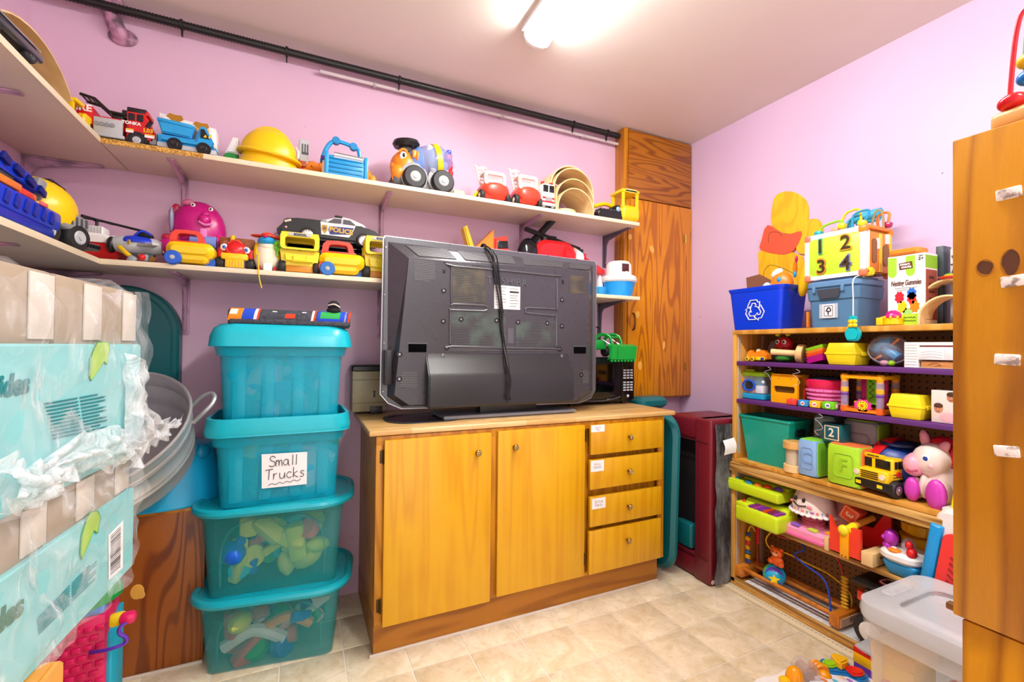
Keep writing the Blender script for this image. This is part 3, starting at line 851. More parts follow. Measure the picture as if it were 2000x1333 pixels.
def tote(name, u0, u1, zb, zt, rz, label, style, Y=-.33, lidh=.035):
    """rounded tote with a rolled lid; u0..u1 = span of the rim in the picture"""
    c = at('y', Y, (u0+u1)/2, 666); a, b = at('y', Y, u0, 666), at('y', Y, u1, 666)
    w = (b.x-a.x)*.99; d = .36; h = zt-zb
    loc = (c.x, Y+d/2-.01, zb); t = T(name, label, 'storage tote', loc, (1, 1, 1), rz)
    if style == 'A':
        mat, lid = M_TOTEA, M_LID
        bw, bd = w*.86, d*.86
        t.a('tub', mat, shell((bw*.93, bw*.965, bw), (bd*.93, bd*.965, bd), (0, h*.5, h-.03), .14, .003))
        t.a('rim', mat, shell((bw*1.04, bw*1.09), (bd*1.04, bd*1.09), (h-.075, h-.03), .15, .004))
        for k in (-.34, -.12, .12, .34):
            t.a('rib', mat, bx(k*bw, -bd*.47, h*.45, .045, .012, h*.78, .35, 2, (-.02, 0, 0)))
        t.a('lid', lid, shell((w, w*.985, w*.9), (d*1.02, d, d*.88), (h-.036, h-.008, h+.0), .2, .004) if lidh < .05 else
            shell((w*.97, w, w*.985, w*.94, w*.86), (d*1.0, d*1.03, d*1.0, d*.95, d*.86), (h-.04, h-.038, h-.0, h+.03, h+.046), .2, .004))
        if lidh < .05:
            t.a('lid_lip', lid, shell((w, w*1.01, w*.98), (d*1.02, d*1.03, d), (h-.03, h-.02, h+.03), .2, .012))
    else:
        mat, lid = M_TOTEB, M_LIDB
        bw, bd = w*.90, d*.88
        t.a('tub', mat, shell((bw*.90, bw*.95, bw), (bd*.88, bd*.94, bd), (0, h*.5, h-.02), .12, .003))
        t.a('rim', mat, shell((bw*1.0, bw*1.04), (bd*1.0, bd*1.04), (h-.045, h-.02), .13, .003))
        arch = [(-bw*.36, -bd*.455, .04), (-bw*.36, -bd*.47, h*.5), (-bw*.31, -bd*.485, h*.72), (-bw*.2, -bd*.495, h*.84), (0, -bd*.497, h*.87), (bw*.2, -bd*.495, h*.84), (bw*.31, -bd*.485, h*.72), (bw*.36, -bd*.47, h*.5), (bw*.36, -bd*.455, .04)]
        t.a('moulded_arch', mat, tb(arch, .005, 6, 4))
        out = rrect(w, d*1.05, d*.34, 8)
        ring = [(x, y, h-.008) for x, y in out]
        t.a('lid', lid, pr(rrect(w*.97, d*1.0, d*.32, 8), h-.012, h-.002, 'z'))
        t.a('lid_roll', lid, tb(ring, .016, 8, 0, True, flat=1.0))
        t.a('lid_ledge', lid, pr(rrect(w*.82, d*.82, d*.25, 8), h-.004, h+.002, 'z'))
    return t, loc, (bw, bd, h)


t4, l4, s4 = tote('storage_tote', 392, 706, .001, .285, math.radians(-8), 'lowest teal see-through tote of the stack, standing on the tiles', 'B', -.335)
heap('small_toys', s4[0]*.8, s4[1]*.8, s4[2]*.6, 34, 'jumble of small toys inside the lowest teal tote', (l4[0], l4[1], l4[2]+.01), math.radians(-8), 3)
t3, l3, s3 = tote('storage_tote', 391, 707, .288, .618, math.radians(-5), 'third teal see-through tote from the top, with a pink toy snake inside', 'B', -.335)
heap('small_toys', s3[0]*.8, s3[1]*.85, s3[2]*.86, 44, 'jumble of toys inside the third teal tote, yellow and pink ones showing', (l3[0], l3[1], l3[2]+.01), math.radians(-5), 11, ['#e2e04a', '#e2e04a', '#f06a6a', '#2e9e3a', '#1a6ae0', '#c8d83a', '#28c0d8'])
t2, l2, s2 = tote('storage_tote', 404, 697, .621, .925, math.radians(1), 'turquoise tote with a paper reading Small Trucks', 'A', -.335)
heap('small_toys', s2[0]*.8, s2[1]*.85, s2[2]*.8, 26, 'small trucks inside the turquoise tote with the paper note', (l2[0], l2[1], l2[2]+.01), math.radians(1), 5, ['#2a80e0', '#d8e04a', '#e8b0b0', '#2a9ae8', '#1aa0c8'])
t1, l1, s1 = tote('storage_tote', 408, 698, .929, 1.262, math.radians(1), 'topmost turquoise tote of the stack with a domed lid', 'A', -.335, .07)
heap('small_toys', s1[0]*.8, s1[1]*.85, s1[2]*.85, 24, 'small toys inside the topmost turquoise tote, a green one showing', (l1[0], l1[1], l1[2]+.01), math.radians(1), 8, ['#2fae4a', '#e8a0b8', '#2a9ae8', '#28b8a8', '#f0d0d0', '#1a80c8'])
# note on the second tote
yn = -s2[1]/2-.004
q4 = [loc_px(l2, math.radians(1), yn, u, v) for u, v in ((511, 888), (600, 883), (599, 946), (511, 955))]
n_ = t2.a('paper_note', M_PAPER, quad([tuple(p) for p in q4], th=.001), label='white paper note')
hx0 = (q4[0].x+q4[1].x)/2; hz = (q4[0].z+q4[2].z)/2; hh = q4[0].z-q4[2].z
t2.a('handwriting', M_INK, *handwrite(['Small', 'Trucks'], hh*.30, hx0+.004, hz+hh*.12, yn-.0016, 1.25, .055, .74), *[tb([(hx0-.055+.0125*k, yn-.0016, hz-hh*.40+(.003 if k % 2 else -.003)+k*.0008) for k in range(10)], .0011, 5, 3)], par=n_)

# rolled play rug on the topmost lid
mr = N('road_play_rug'); co = mr.co('Object'); nz = mr.noise(co, 90, 2)
base = mr.mix(mr.ramp(nz, (.4, 0.), (.6, 1.)), lin('#3a3d46'), lin('#4a4d58')); mr.p(Base__Color=base, Roughness=.95); mr.bump(nz, .6, .004)
a, b = at('y', -.30, 446, 615), at('y', -.30, 684, 615)
rw = b.x-a.x; rt = T('rolled_rug', 'grey play rug printed with roads, rolled up on the topmost tote', 'rug', ((a.x+b.x)/2, -.29, 1.307))
spiral = [((.018+.0021*k/2)*math.cos(k*.5), .033+(.018+.0021*k/2)*math.sin(k*.5)*.62) for k in range(26)]
roll = rt.a('roll', mr.m, cy(0, 0, .027, .034, rw, 'x', 22, b=.2, rot=(0, 0, 0)), mv(bx(0, .02, .012, rw*.98, .11, .02, .3)))
def rugstrip(x0, x1, th0, th1, mat):
    def f(sc):
        vs_, fs = [], []; n = 6
        for k in range(n+1):
            th = th0+(th1-th0)*k/n
            for x in (x0, x1):
                for r_ in (.033, .0352): vs_.append(Vector((x+(th-th0)*.006, -r_*math.cos(th), .027+r_*math.sin(th))))
        for k in range(n):
            o = k*4; fs += [[o+1, o+3, o+7, o+5], [o, o+4, o+6, o+2], [o, o+1, o+5, o+4], [o+2, o+6, o+7, o+3]]
        return [(vs_, fs)]
    rt.a('printed_patch', mat, f, par=roll)


FB = lambda c: pl(c, .9)
for x0, x1, c in ((-.5, -.40, '#f08a1c'), (-.40, -.31, '#1d49c8'), (-.31, -.285, '#e8e0dc'), (-.285, -.27, '#e0401c'), (.15, .17, '#e8e0dc'), (.17, .185, '#e0401c'), (.20, .46, '#1d49c8')):
    rugstrip(x0*rw, x1*rw, -.4, 1.7, FB(c))
rugstrip(.23*rw, .40*rw, .1, 1.1, pl('#2fae3a', .9)); rugstrip(-.485*rw, -.43*rw, .3, 1.0, pl('#f4ece0', .9)); rugstrip(-.06*rw, .02*rw, .0, .5, pl('#f0401c', .9))
for k in (-.16, .08): rugstrip(k*rw, (k+.035)*rw, .7, .85, FB('#f0eeea'))
for x0, x1, c in ((.435, .45, '#f0eeea'), (.465, .485, '#e0401c')): rugstrip(x0*rw, x1*rw, -.4, 1.7, FB(c))
p = at('y', -.29, 652, 598)
rt.a('bundled_corner', pl('#1a1a20', .9), el(p.x-rt.o.location.x, 0, p.z-1.307, .024, .03, .022, 12), el(p.x-rt.o.location.x, 0, p.z-1.307-.02, .028, .03, .018, 12))
rt.a('corner_stripe', FB('#e8d8d0'), tb([(p.x-rt.o.location.x-.022, -.018, p.z-1.307), (p.x-rt.o.location.x, -.034, p.z-1.307+.004), (p.x-rt.o.location.x+.022, -.018, p.z-1.307-.006)], .003, 6, 4))

# ================================================================== LEFT CORNER
# brown plywood cabinet
t = T('plywood_cabinet', 'low brown plywood cabinet standing left of the teal totes', 'cabinet', (.02, 0, 0))
t.a('carcass', M_PLYD, bx(.29, -.035, .296, .58, .262, .588))
f_ = t.a('front_panel', M_PLYD, bx(.293, -.173, .303, .586, .014, .588, .1))
t.a('top', M_PINE, bx(.293, -.042, .595, .587, .278, .012, .1))
p = at('y', -.181, 268, 1157); t.a('patch', M_PATCH, el(p.x-.02, -.1805, p.z, .021, .0012, .028, 16), el(p.x-.02+.012, -.1805, p.z-.014, .012, .0012, .014, 12), par=f_)
t.a('base_strip', pl('#d8cfc0', .5), bx(.293, -.184, .006, .586, .008, .012, .2))
# upturned turquoise basin
t = T('plastic_basin', 'bright turquoise plastic basin upside down on the brown cabinet', 'basin', (.435, -.065, .602), (1, 1, 1), .0)
t.a('shell', pl('#0fb2e6', .3), la([(.215, 0), (.22, .006), (.215, .02), (.18, .215), (.17, .228), (.14, .233), (0, .233)], 0, 0, 0, 'z', 40, unit=2, sq=(1, .62)))
t.a('handle_dent', pl('#0c9fd0', .35), el(.15, -.06, .2, .03, .02, .03, 12, rot=(0, 0, .8)))
# galvanised tub tipped on its side
axis = Vector((-.165, -.583, .796)).normalized()
mt_ = N('galvanised'); nz = mt_.noise(mt_.co(), 14, 4)
mt_.p(Base__Color=mt_.mix(nz, lin('#c4c6c8'), lin('#a4a8aa')), Metallic=.55, Roughness=.36); M_GALV = mt_.m
rot = axis.to_track_quat('Z', 'Y').to_euler()
t = T('metal_tub', 'round galvanised metal tub tipped on its side on the brown cabinet', 'tub', (.31, -.38, .95), (1, 1, 1), rot=rot)
R0, D0 = .289, .197
out_ = [(.0, -D0), (R0*.86, -D0), (R0*.875, -D0+.012), (R0*.89, -D0+.05), (R0*.905, -D0+.055), (R0*.905, -D0+.06), (R0*.895, -D0+.066), (R0*.905, -D0+.072), (R0*.905, -D0+.078), (R0*.90, -D0+.082), (R0*.95, -.05), (R0*.965, -.045), (R0*.955, -.04), (R0*.965, -.034), (R0*.97, -.03), (R0*.985, -.004)]
in_ = [(R0*.978, -.006), (R0*.945, -.05), (R0*.955, -.056), (R0*.942, -.062), (R0*.89, -D0+.082), (R0*.90, -D0+.072), (R0*.885, -D0+.06), (R0*.86, -D0+.02), (R0*.85, -D0+.006), (0, -D0+.005)]
t.a('wall', M_GALV, la(out_+in_, 0, 0, 0, 'z', 48), ang=60)
t.a('rolled_rim', M_GALV, tb([(R0*.985*math.cos(k*math.pi/24), R0*.985*math.sin(k*math.pi/24), 0) for k in range(48)], .006, 8, 0, True))
hv = rot.to_matrix().inverted() @ (at('y', -.36, 384, 786)-t.o.location); HA = math.atan2(hv.y, hv.x)
for s_ in (0, math.pi):
    hd = [(R0*.96, -.045, -.05), (R0*1.08, -.045, -.02), (R0*1.2, -.03, 0), (R0*1.24, 0, .005), (R0*1.2, .03, 0), (R0*1.08, .045, -.02), (R0*.96, .045, -.05)]
    t.a('handle', M_GALV, mv(tb(hd, .007, 8, 4), (0, 0, 0), (0, 0, s_+HA)))
# teal gym cushions against the walls
M_VINYL = pl('#0b6a70', .33); M_VINYLD = pl('#0a5a60', .35); M_VINYLG = pl('#0c7c80', .18)
t = T('padded_mat', 'dark teal padded mat with a rounded top leaning on the back wall behind the tub', 'mat', (.215, .058, .604), (1, 1, 1))
t.a('pad', M_VINYLD, rb(0, 0, .43, .51, .068, .86, .36, 'y', .12, 12), rb(0, -.004, .43, .49, .072, .84, .36, 'y', .25, 12))
t = T('padded_mat', 'glossy teal padded mat in the back left corner in front of the darker mat', 'mat', (.125, -.018, .604), (1, 1, 1))
t.a('pad', M_VINYLG, rb(0, 0, .432,   .33, .062, .864, .30, 'y', .12, 10), rb(0, -.004, .432, .31, .066, .84, .30, 'y', .3, 10))

# ------------------------------------------------------------------ wrapped packages
M_CARD = pl('#86ccd0', .5); M_KRAFT = pl('#a3937f', .7); M_KRAFT2 = pl('#d0c8bd', .6); M_TEALINK = pl('#1f7f86', .6)
def film(name, a0, a1, sc):
    """clear shrink film whose folds turn milky"""
    m = N(name); co = m.co('Object', sc); nz = m.noise(co, 5, 4, .6, 1.2); n2 = m.noise(m.co('Object', (sc[0]*2.2, sc[1]*2.2, sc[2]*.8), (.3, .5, .4)), 9, 3, .5, .8)
    m.p(Base__Color=lin('#f2f7fa'), Roughness=.12, Alpha=m.math('ADD', a0, m.math('MULTIPLY', m.math('MULTIPLY', m.ramp(nz, (.42, 0.), (.72, 1.)), m.ramp(n2, (.4, .15), (.66, 1.))), a1)))
    m.bump(m.math('ADD', nz, m.math('MULTIPLY', n2, .5)), .7, .02)
    return m.m


M_FILM = film('shrink_film', .09, .55, (1.6, 3, 1.2)); M_FILM2 = film('bunched_film', .38, .6, (3, 3, 3))


def crumple(grid, amp, seed, rows, cols, th=.0015):
    """wrinkled sheet from a function grid(i, j) -> point, displaced sideways"""
    rnd = random.Random(seed)
    N2 = [[(rnd.random()-.5) for _ in range(cols)] for _ in range(rows)]
    for _ in range(4):
        N2 = [[(N2[i][j]*2+N2[max(i-1, 0)][j]+N2[min(i+1, rows-1)][j]+N2[i][max(j-1, 0)]+N2[i][min(j+1, cols-1)])/4 for j in range(cols)] for i in range(rows)]
    def f(sc):
        P = [[Vector(grid(i/(rows-1), j/(cols-1))) for j in range(cols)] for i in range(rows)]
        vs_, fs = [], []
        for i in range(rows):
            for j in range(cols):
                a_ = P[min(i+1, rows-1)][j]-P[max(i-1, 0)][j]; c_ = P[i][min(j+1, cols-1)]-P[i][max(j-1, 0)]
                n_ = a_.cross(c_); n_ = n_.normalized() if n_.length > 1e-9 else Vector((0, -1, 0))
                vs_.append(P[i][j]+n_*N2[i][j]*amp)
        for i in range(rows-1):
            for j in range(cols-1): fs.append([i*cols+j, i*cols+j+1, (i+1)*cols+j+1, (i+1)*cols+j])
        return [(vs_, fs)]
    return f


def print_word(t, which, pq, span, xh, ink, sh):
    """end of the printed word: right edge at span[1], x-height between the two heights of xh"""
    a_, b_ = pq(span[0], span[2]), pq(span[1], span[2]-3); top, base = pq(xh[0], xh[1]), pq(xh[0], xh[2])
    size = (top[2]-base[2])/.5; nv = .97 if which == 'b' else 1.55
    sx = (b_[0]-a_[0])/(nv*size)*1.05; me = text_mesh('ides', size, .0006, sh, .0014); xs_ = [v.co.x for v in me.vertices]
    o = put('lettering', me, ink, t.o); o.location = (b_[0]-max(xs_)*sx, a_[1]-.0006, base[2]+.36*size); o.rotation_euler = (math.pi/2, 0, 0); o.scale = (sx, 1, 1)


def package(name, label, loc, rz, L, D, ht, hp, word, word_u, seed, lift=0):
    """printed tray of tall packs in film; local x runs away from the viewer along its face at y=-D/2"""
    t = T(name, label, 'package', loc, (1, 1, 1), rz)
    t.a('tray', M_CARD, bx(0, 0, ht/2, L, D, ht, .015, 1))
    n = 5; w = L*.975/n
    for q in range(n):
        x = -L*.4875+w*(q+.5)
        for y_ in (-D*.25, D*.25):
            pk = t.a('pack', M_KRAFT, bx(x, y_, (ht+hp)/2+.002, w*.95, D*.46, hp-ht+.01, .06, 2))
            if y_ < 0: t.a('pack_side', M_KRAFT2, bx(x+w*.25, y_-D*.235, (ht+hp)/2+.004, w*.4, .003, (hp-ht)*.94, .2), par=pk)
    def pq(u, v): p = loc_px(loc, rz, -D/2-.002, u, v); return p.x, -D/2-.001, p.z
    lf = {'a': [(190, 669), (212, 668), (214, 682), (208, 712), (203, 706), (188, 730), (178, 744), (175, 735), (177, 700)], 'b': [(177, 1001), (190, 998), (196, 1010), (190, 1042), (183, 1036), (170, 1070), (160, 1093), (157, 1080), (160, 1045), (170, 1015)]}[word_u]
    P_ = [pq(*q) for q in lf]
    lfo = t.a('leaf_print', pl('#a6cc4c', .5), pr([(p[0], p[2]) for p in P_], -D/2-.0022, -D/2-.0008, 'y'))
    t.a('leaf_edge', pl('#3f9a50', .5), tb([(p[0], -D/2-.0018, p[2]) for p in P_], .0012, 5, 0, True), par=lfo)
    if word_u == 'a':
        print_word(t, word_u, pq, (2, 58, 774), (30, 745, 774), M_TEALINK, .12)
        box_ = ((88, 788), (212, 766), (216, 838), (106, 862)); lines = 11
    else:
        print_word(t, word_u, pq, (8, 46, 1212), (28, 1186, 1216), pl('#1a6a4a', .6), .1)
        Qb = [Vector(pq(*q)) for q in ((213, 1046), (241, 1018), (240, 1110), (213, 1134))]
        lbl = t.a('barcode_label', M_PAPER, quad([tuple(q) for q in Qb], th=.0008), label='white barcode label')
        rb_ = random.Random(4); bars = []
        for k in range(22):
            f0 = .06+.04*k; f1 = f0+rb_.choice((.010, .016, .024)); A0, A1 = Qb[0].lerp(Qb[3], f0), Qb[0].lerp(Qb[3], f1); B0, B1 = Qb[1].lerp(Qb[2], f0), Qb[1].lerp(Qb[2], f1)
            bars.append(quad([tuple(A0.lerp(B0, .1)), tuple(A0.lerp(B0, .8)), tuple(A1.lerp(B1, .8)), tuple(A1.lerp(B1, .1))], th=.0014))
        t.a('bars', M_INK, *bars, par=lbl)
        box_ = ((74, 1208), (196, 1084), (192, 1130), (78, 1242)); lines = 8
    Q = [Vector(pq(*q)) for q in box_]
    sh = []
    for k in range(lines):
        f0, f1 = k/lines, (k+.38)/lines
        for c0, c1 in ((0, .46), (.5, .94 if k % 3 else .8)):
            l0, l1 = Q[0].lerp(Q[3], f0), Q[0].lerp(Q[3], f1); r0_, r1_ = Q[1].lerp(Q[2], f0), Q[1].lerp(Q[2], f1)
            sh.append(quad([tuple(l0.lerp(r0_, c0)), tuple(l0.lerp(r0_, c1)), tuple(l1.lerp(r1_, c1)), tuple(l1.lerp(r1_, c0))], th=.0008))
    t.a('printed_table', M_TEALINK, *sh)
    # film: wrinkled skin over the long face, top and far end
    e = .006
    def skin(i, j):
        x = -L/2-.01+(L+.02)*j
        if i < .62: k = i/.62; z = -.004+(hp+.012)*k; y = -D/2-e-.012*k*k*(1 if k > .6 else .4)+(.03*max(0, k-.85)/.15)
        else: k = (i-.62)/.38; z = hp+.01+.006*math.sin(j*17); y = -D/2+.03+(D-.06)*k
        z += .010*math.sin(j*16)*(i > .5)
        return (x, y, z)
    t.a('film', M_FILM, crumple(skin, .020, seed, 30, 48), ang=180)
    def end(i, j):
        y = -D/2-e+(D+2*e)*j; z = (hp+.01)*i
        return (L/2+.008+.012*math.sin(i*9+j*4), y, z)
    t.a('film_end', M_FILM, crumple(end, .022, seed+1, 24, 20), ang=180)
    return t, pq


PL_, PD = .78, .42
def pack_loc(far, ang, z):
    dx, dy = math.cos(ang), math.sin(ang)             # along the face, away from the viewer
    nx, ny = -dy, dx                                  # into the package
    return (far[0]-dx*PL_/2+nx*PD/2, far[1]-dy*PL_/2+ny*PD/2, z)


A1, A2 = math.radians(85), math.radians(86)
pa, pqa = package('wrapped_package', 'upper pale blue tray of packs in clear film, topmost of the stack', pack_loc((.60, -.975), A1, .985), A1, PL_, PD, .245, .355, 'ides', 'a', 21)
pb, pqb = package('wrapped_package', 'lower pale blue tray of packs in clear film, under the other wrapped tray', pack_loc((.595, -.985), A2, .727), A2, PL_, PD, .178, .251, 'ides', 'b', 33)
# bunched film between the trays and its torn tail over the tub
def bunch(i, j):
    a = Vector(pqa(-30+300*j, 905-70*j+20*math.sin(j*7))); b = Vector(pqa(-30+290*j, 1010-130*j+14*math.sin(j*9)))
    p = a.lerp(b, i); p.y -= .012+.03*math.sin(i*math.pi)*(.7+.3*math.sin(j*11)); return p
pa.a('bunched_film', M_FILM2, crumple(bunch, .016, 5, 26, 70), ang=180)
def tail(i, j):
    c0 = Vector(pqa(246, 742)); c1 = Vector(pqa(232, 935)); d0 = Vector(pqa(352, 805)); d1 = Vector(pqa(300, 848))
    a = c0.lerp(d0, j); b = c1.lerp(d1, j**.8); p = a.lerp(b, i)
    p.z -= .05*math.sin(j*math.pi)*(1-i); p.y -= .01+.025*math.sin(i*math.pi)*(1-.5*j); return p
pa.a('film_tail', M_FILM2, crumple(tail, .02, 9, 26, 34), ang=180)
def gather(i, j):
    a = Vector(pqa(238+40*j, 690+30*j)); b = Vector(pqa(236+16*j, 880)); p = a.lerp(b, i); p.y -= .008+.02*math.sin(j*math.pi); return p
pa.a('gathered_film', M_FILM2, crumple(gather, .012, 14, 30, 16), ang=180)
# orange carton under the trays, white bottle behind
t = T('carton', 'plain orange-brown carton under the wrapped trays', 'box', (.375, -1.62, 0), (1, 1, 1), math.radians(90))
t.a('body', pl('#e2a24a', .6), bx(0, 0, .361, .62, .44, .722, .01, 1))
t.a('flap', pl('#d8963e', .6), bx(0, 0, .724, .6, .42, .004))

# activity cube on the floor between the carton and the brown cabinet
RZC = math.radians(8); AC = (.455, -.72, .004)
t = T('activity_cube', 'pink textured activity cube with green domed top and purple bead wire beside the carton', 'toy', AC, (1, 1, 1), RZC)
PNKD = pl('#d8105c', .4); qd = lambda u, v, y=-.10: loc_px(AC, RZC, y, u, v)
ct_ = qd(190, 1205); cr = qd(207, 1250)
hz_, wx = ct_.z, cr.x
t.a('body', PNKD, bx(wx-.10, 0, hz_/2, .20, .19, hz_, .06, 2)); t.a('weave', PNKD, *[bx(wx-.012-.022*(k % 8)-(.011 if (k//8) % 2 else 0), -.097, hz_-.03-.022*(k//8), .018, .008, .014, .35) for k in range(8*int(hz_/.023))], stuff=True)
t.a('side_panel', pl('#12a8c8', .4), bx(wx+.004, 0, hz_/2-.02, .012, .17, hz_*.86, .2)); t.a('blue_rim', pl('#1a6ac0', .35), bx(wx-.10, 0, hz_+.006, .19, .18, .014, .3))
t.a('dome', pl('#0a8a3c', .35), el(wx-.095, 0, hz_+.012, .115, .11, .062, 24, cut=(0, 1)))
w3 = [qd(u, v, y) for u, v, y in ((177, 1275, -.10), (210, 1270, -.13), (243, 1258, -.13), (246, 1246, -.13), (233, 1238, -.13), (236, 1224, -.13), (258, 1208, -.12), (246, 1206, -.11), (216, 1210, -.09))]
t.a('purple_wire', pl('#5a2cb0', .3), tb([tuple(p) for p in w3], .0045, 8, 4)); p = qd(250, 1207, -.115); t.a('pink_bead', pl('#d8105c', .3), bx(p.x, p.y, p.z, .034, .03, .028, .35)); p = qd(230, 1210, -.105); t.a('yellow_bead', pl('#f0c81c', .3), bx(p.x, p.y, p.z, .034, .028, .03, .3))
# ================================================================== RIGHT SIDE: mats, upturned sofa, toy shelf units, post
t = T('padded_mat', 'teal padded mat standing on edge between the base cabinet and the burgundy sofa', 'mat', (2.775, -.235, .0), (1, 1, 1), rot=(0, .03, 0))
t.a('pad', M_VINYL, rb(0, 0, .44, .055, .40, .86, .3, 'x', .35, 8))
t = T('bolster', 'teal bolster end showing above the burgundy sofa by the wall', 'cushion', (2.92, -.04, .858), (1, 1, 1))
t.a('pad', M_VINYL, rb(0, 0, .035, .24, .16, .07, .3, 'z', .3))
M_BURG = pl('#6e1524', .38); M_BURGD = pl('#4e0e1a', .45)
mf = N('dust_cloth'); nz = mf.noise(mf.co('Object', (1, 1, .35)), 14, 5, .65)
mf.p(Base__Color=mf.mix(mf.ramp(nz, (.42, 0.), (.72, 1.)), lin('#26262a'), lin('#85888a')), Roughness=.8); mf.bump(nz, .7, .01)
t = T('upturned_sofa', 'burgundy vinyl child sofa standing on its arm with dark dust cloth facing out', 'sofa', (2.865, -.585, 0), (1, 1, 1), 0)
# outline in (y, z): arms top and bottom, seat slab at the front
LX = .33
t.a('seat_body', M_BURG, bx(LX/2, .055, .43, LX, .11, .86, .12, 3))
t.a('arm', M_BURG, bx(LX/2+.002, .17, .80, LX-.006, .26, .12, .16, 3), label='upper arm')
t.a('arm', M_BURG, bx(LX/2+.002, .16, .065, LX-.006, .22, .125, .16, 3), label='lower arm')
t.a('backrest', M_BURGD, bx(LX-.05, .2, .43, .09, .22, .62, .15, 3))
t.a('dust_cloth', mf.m, crumple(lambda i, j: (.012+(LX-.024)*j, -.021, .02+.82*i), .007, 4, 40, 16), ang=180)
for z in (.128, .74): t.a('seam', M_BURGD, bx(-.001, .14, z, .006, .24, .007, .3))
t.a('seam', M_BURGD, bx(-.001, .075, .43, .006, .006, .6, .3))
t.a('dark_backing', pl('#140c10', .7), bx(LX*.55, .22, .43, LX*.7, .16, .6))  # added black panel, standing in for the shade inside the opening
t.a('inner_cushion', M_VINYL, bx(LX*.12, .2, .2, .05, .12, .14, .35, 3), label='teal cushion tucked in the opening')
t.a('paper_tag', M_PAPER, crumple(lambda i, j: (.05+.08*j, -.034-.01*math.sin(i*3), .76-.075*i+.01*j), .006, 3, 6, 6, ), ang=180)
t.a('foot', pl('#d8c8bc', .5), cy(.02, .012, .022, .012, .026, 'y', 14))

# ------------------------------------------------------------------ shelf units along the right wall
M_SHW = wood('maple_ply_shelf', '#dba64e', '#c48a30', (4, 4, .5), ring=1.2, dist=4, rough=.35, c='#c88c34')
M_SHE = wood('plywood_edge', '#d9b067', '#8a5a1c', (.3, .3, 9), ring=1.5, dist=1.0, rough=.4)
M_PEG = holes('pegboard', '#8a5a26', '#1a0e06', .0254, .0042, 'xz', .6)
M_PURP = pl('#5a2472', .6); M_STD = holes('slotted_standard', '#dcdcd8', '#2a2a2a', .0125, .0022, 'yz', .35, .4)
SX, SY, SL, SD = 2.994, -.607, 1.30, .236
RZ = -math.pi/2
U = T('toy_shelf_unit', 'upper wooden pegboard-backed toy shelf with two purple boards', 'shelf unit', (SX, SY, .664), (1, 1, 1), RZ)
hU = 1.331-.664
U.a('gable', M_SHW, bx(.011, SD/2, hU/2, .022, SD, hU-.002, .06)); U.a('gable', M_SHW, bx(SL-.011, SD/2, hU/2, .022, SD, hU-.002, .06))
U.a('top_board', M_SHW, bx(SL/2, SD/2, hU-.011, SL, SD+.004, .022, .06))
U.a('bottom_board', M_SHW, bx(SL/2, SD/2-.004, -.009, SL, SD, .018, .06))
U.a('back_board', M_PEG, bx(SL/2, SD-.006, hU/2, SL-.04, .006, hU-.04))
for zz in (1.169, .974): U.a('purple_board', M_PURP, bx(SL/2, SD/2-.006, zz-.664-.010, SL-.046, SD-.016, .020, .1))
for y_ in (.022, SD-.03): U.a('shelf_standard', M_STD, bx(.0235, y_, hU/2, .003, .014, hU-.05))
for x, z0, n in ((.2, .505, 5), (.34, .5, 6), (.44, .31, 7), (.95, .485, 8)):          # frayed threads under the purple boards
    U.a('loose_thread', pl('#cfc0d8', .8), tb([(x+.02*math.sin(q*2.1), -.002, z0-.021-.012*q*(1 if q < 4 else 1.3)) for q in range(n)], .0009, 5, 3))
Lw = T('toy_shelf_unit', 'lower wooden toy shelf standing on the floor with pegboard back', 'shelf unit', (SX-.006, SY, 0), (1, 1, 1), RZ)
hL = .644
Lw.a('gable', M_SHW, bx(.011, SD/2, hL/2+.012, .022, SD, hL-.02, .06)); Lw.a('gable', M_SHW, bx(SL-.011, SD/2, hL/2+.012, .022, SD, hL-.02, .06))
Lw.a('top_board', M_SHE, bx(SL/2, SD/2-.006, hL-.013, SL, SD+.016, .026, .1)); Lw.a('top_lip', M_SHE, bx(SL/2, -.008, hL-.036, SL, .012, .018, .1))
Lw.a('middle_board', M_SHE, bx(SL/2, SD/2, .368, SL-.046, SD-.012, .020, .06))
Lw.a('bottom_board', M_SHE, bx(SL/2, SD/2, .036, SL, SD, .02, .06)); Lw.a('plinth', M_SHW, bx(SL/2, .01, .014, SL, .018, .026))
Lw.a('back_board', M_PEG, bx(SL/2, SD-.006, hL/2, SL-.04, .006, hL-.04))
for y_ in (.02, SD-.03): Lw.a('shelf_standard', M_STD, bx(.0235, y_, hL/2+.01, .003, .014, hL-.1))
for z in (.09, .56): Lw.a('corner_plate', pl('#b8b8b4', .35, .6), bx(.026, .05, z, .003, .03, .05, .1), *[cy(.028, .05, z+k, .003, .002, 'x', 8) for k in (-.015, .015)])
mg2 = N('grid_paper'); br = mg2.n('ShaderNodeTexBrick', Vector=mg2.co(), Color1=lin('#e9eef2'), Color2=lin('#e2e9ee'), Mortar=lin('#a9bccb'), Scale=1, Mortar__Size=.0008, Brick__Width=.03, Row__Height=.03)
br.offset = 0; mg2.p(Base__Color=br.outputs[0], Roughness=.5)
t = T('grid_paper', 'white paper sheet printed with a grey grid lining the bottom of the lower toy shelf', 'paper', (SX-.006, SY, .047), (1, 1, 1), RZ)
t.a('sheet', mg2.m, bx(.62, .115, .0006, 1.1, .2, .001))
t = T('slotted_rail', 'long cream slotted metal rail lying on the floor along the lower toy shelf', 'rail', (2.962, SY+.0, 0), (1, 1, 1), RZ)
M_RAIL = holes('slotted_rail', '#eadfbe', '#1a1a18', .016, .0026, 'xy', .4, .1)
mr2 = N('slotted_rail_face'); co = mr2.co(); sp = mr2.n('ShaderNodeSeparateXYZ', i0=co)
fx = mr2.math('LESS_THAN', mr2.math('FRACT', mr2.math('DIVIDE', sp.outputs[0], .017)), .5)
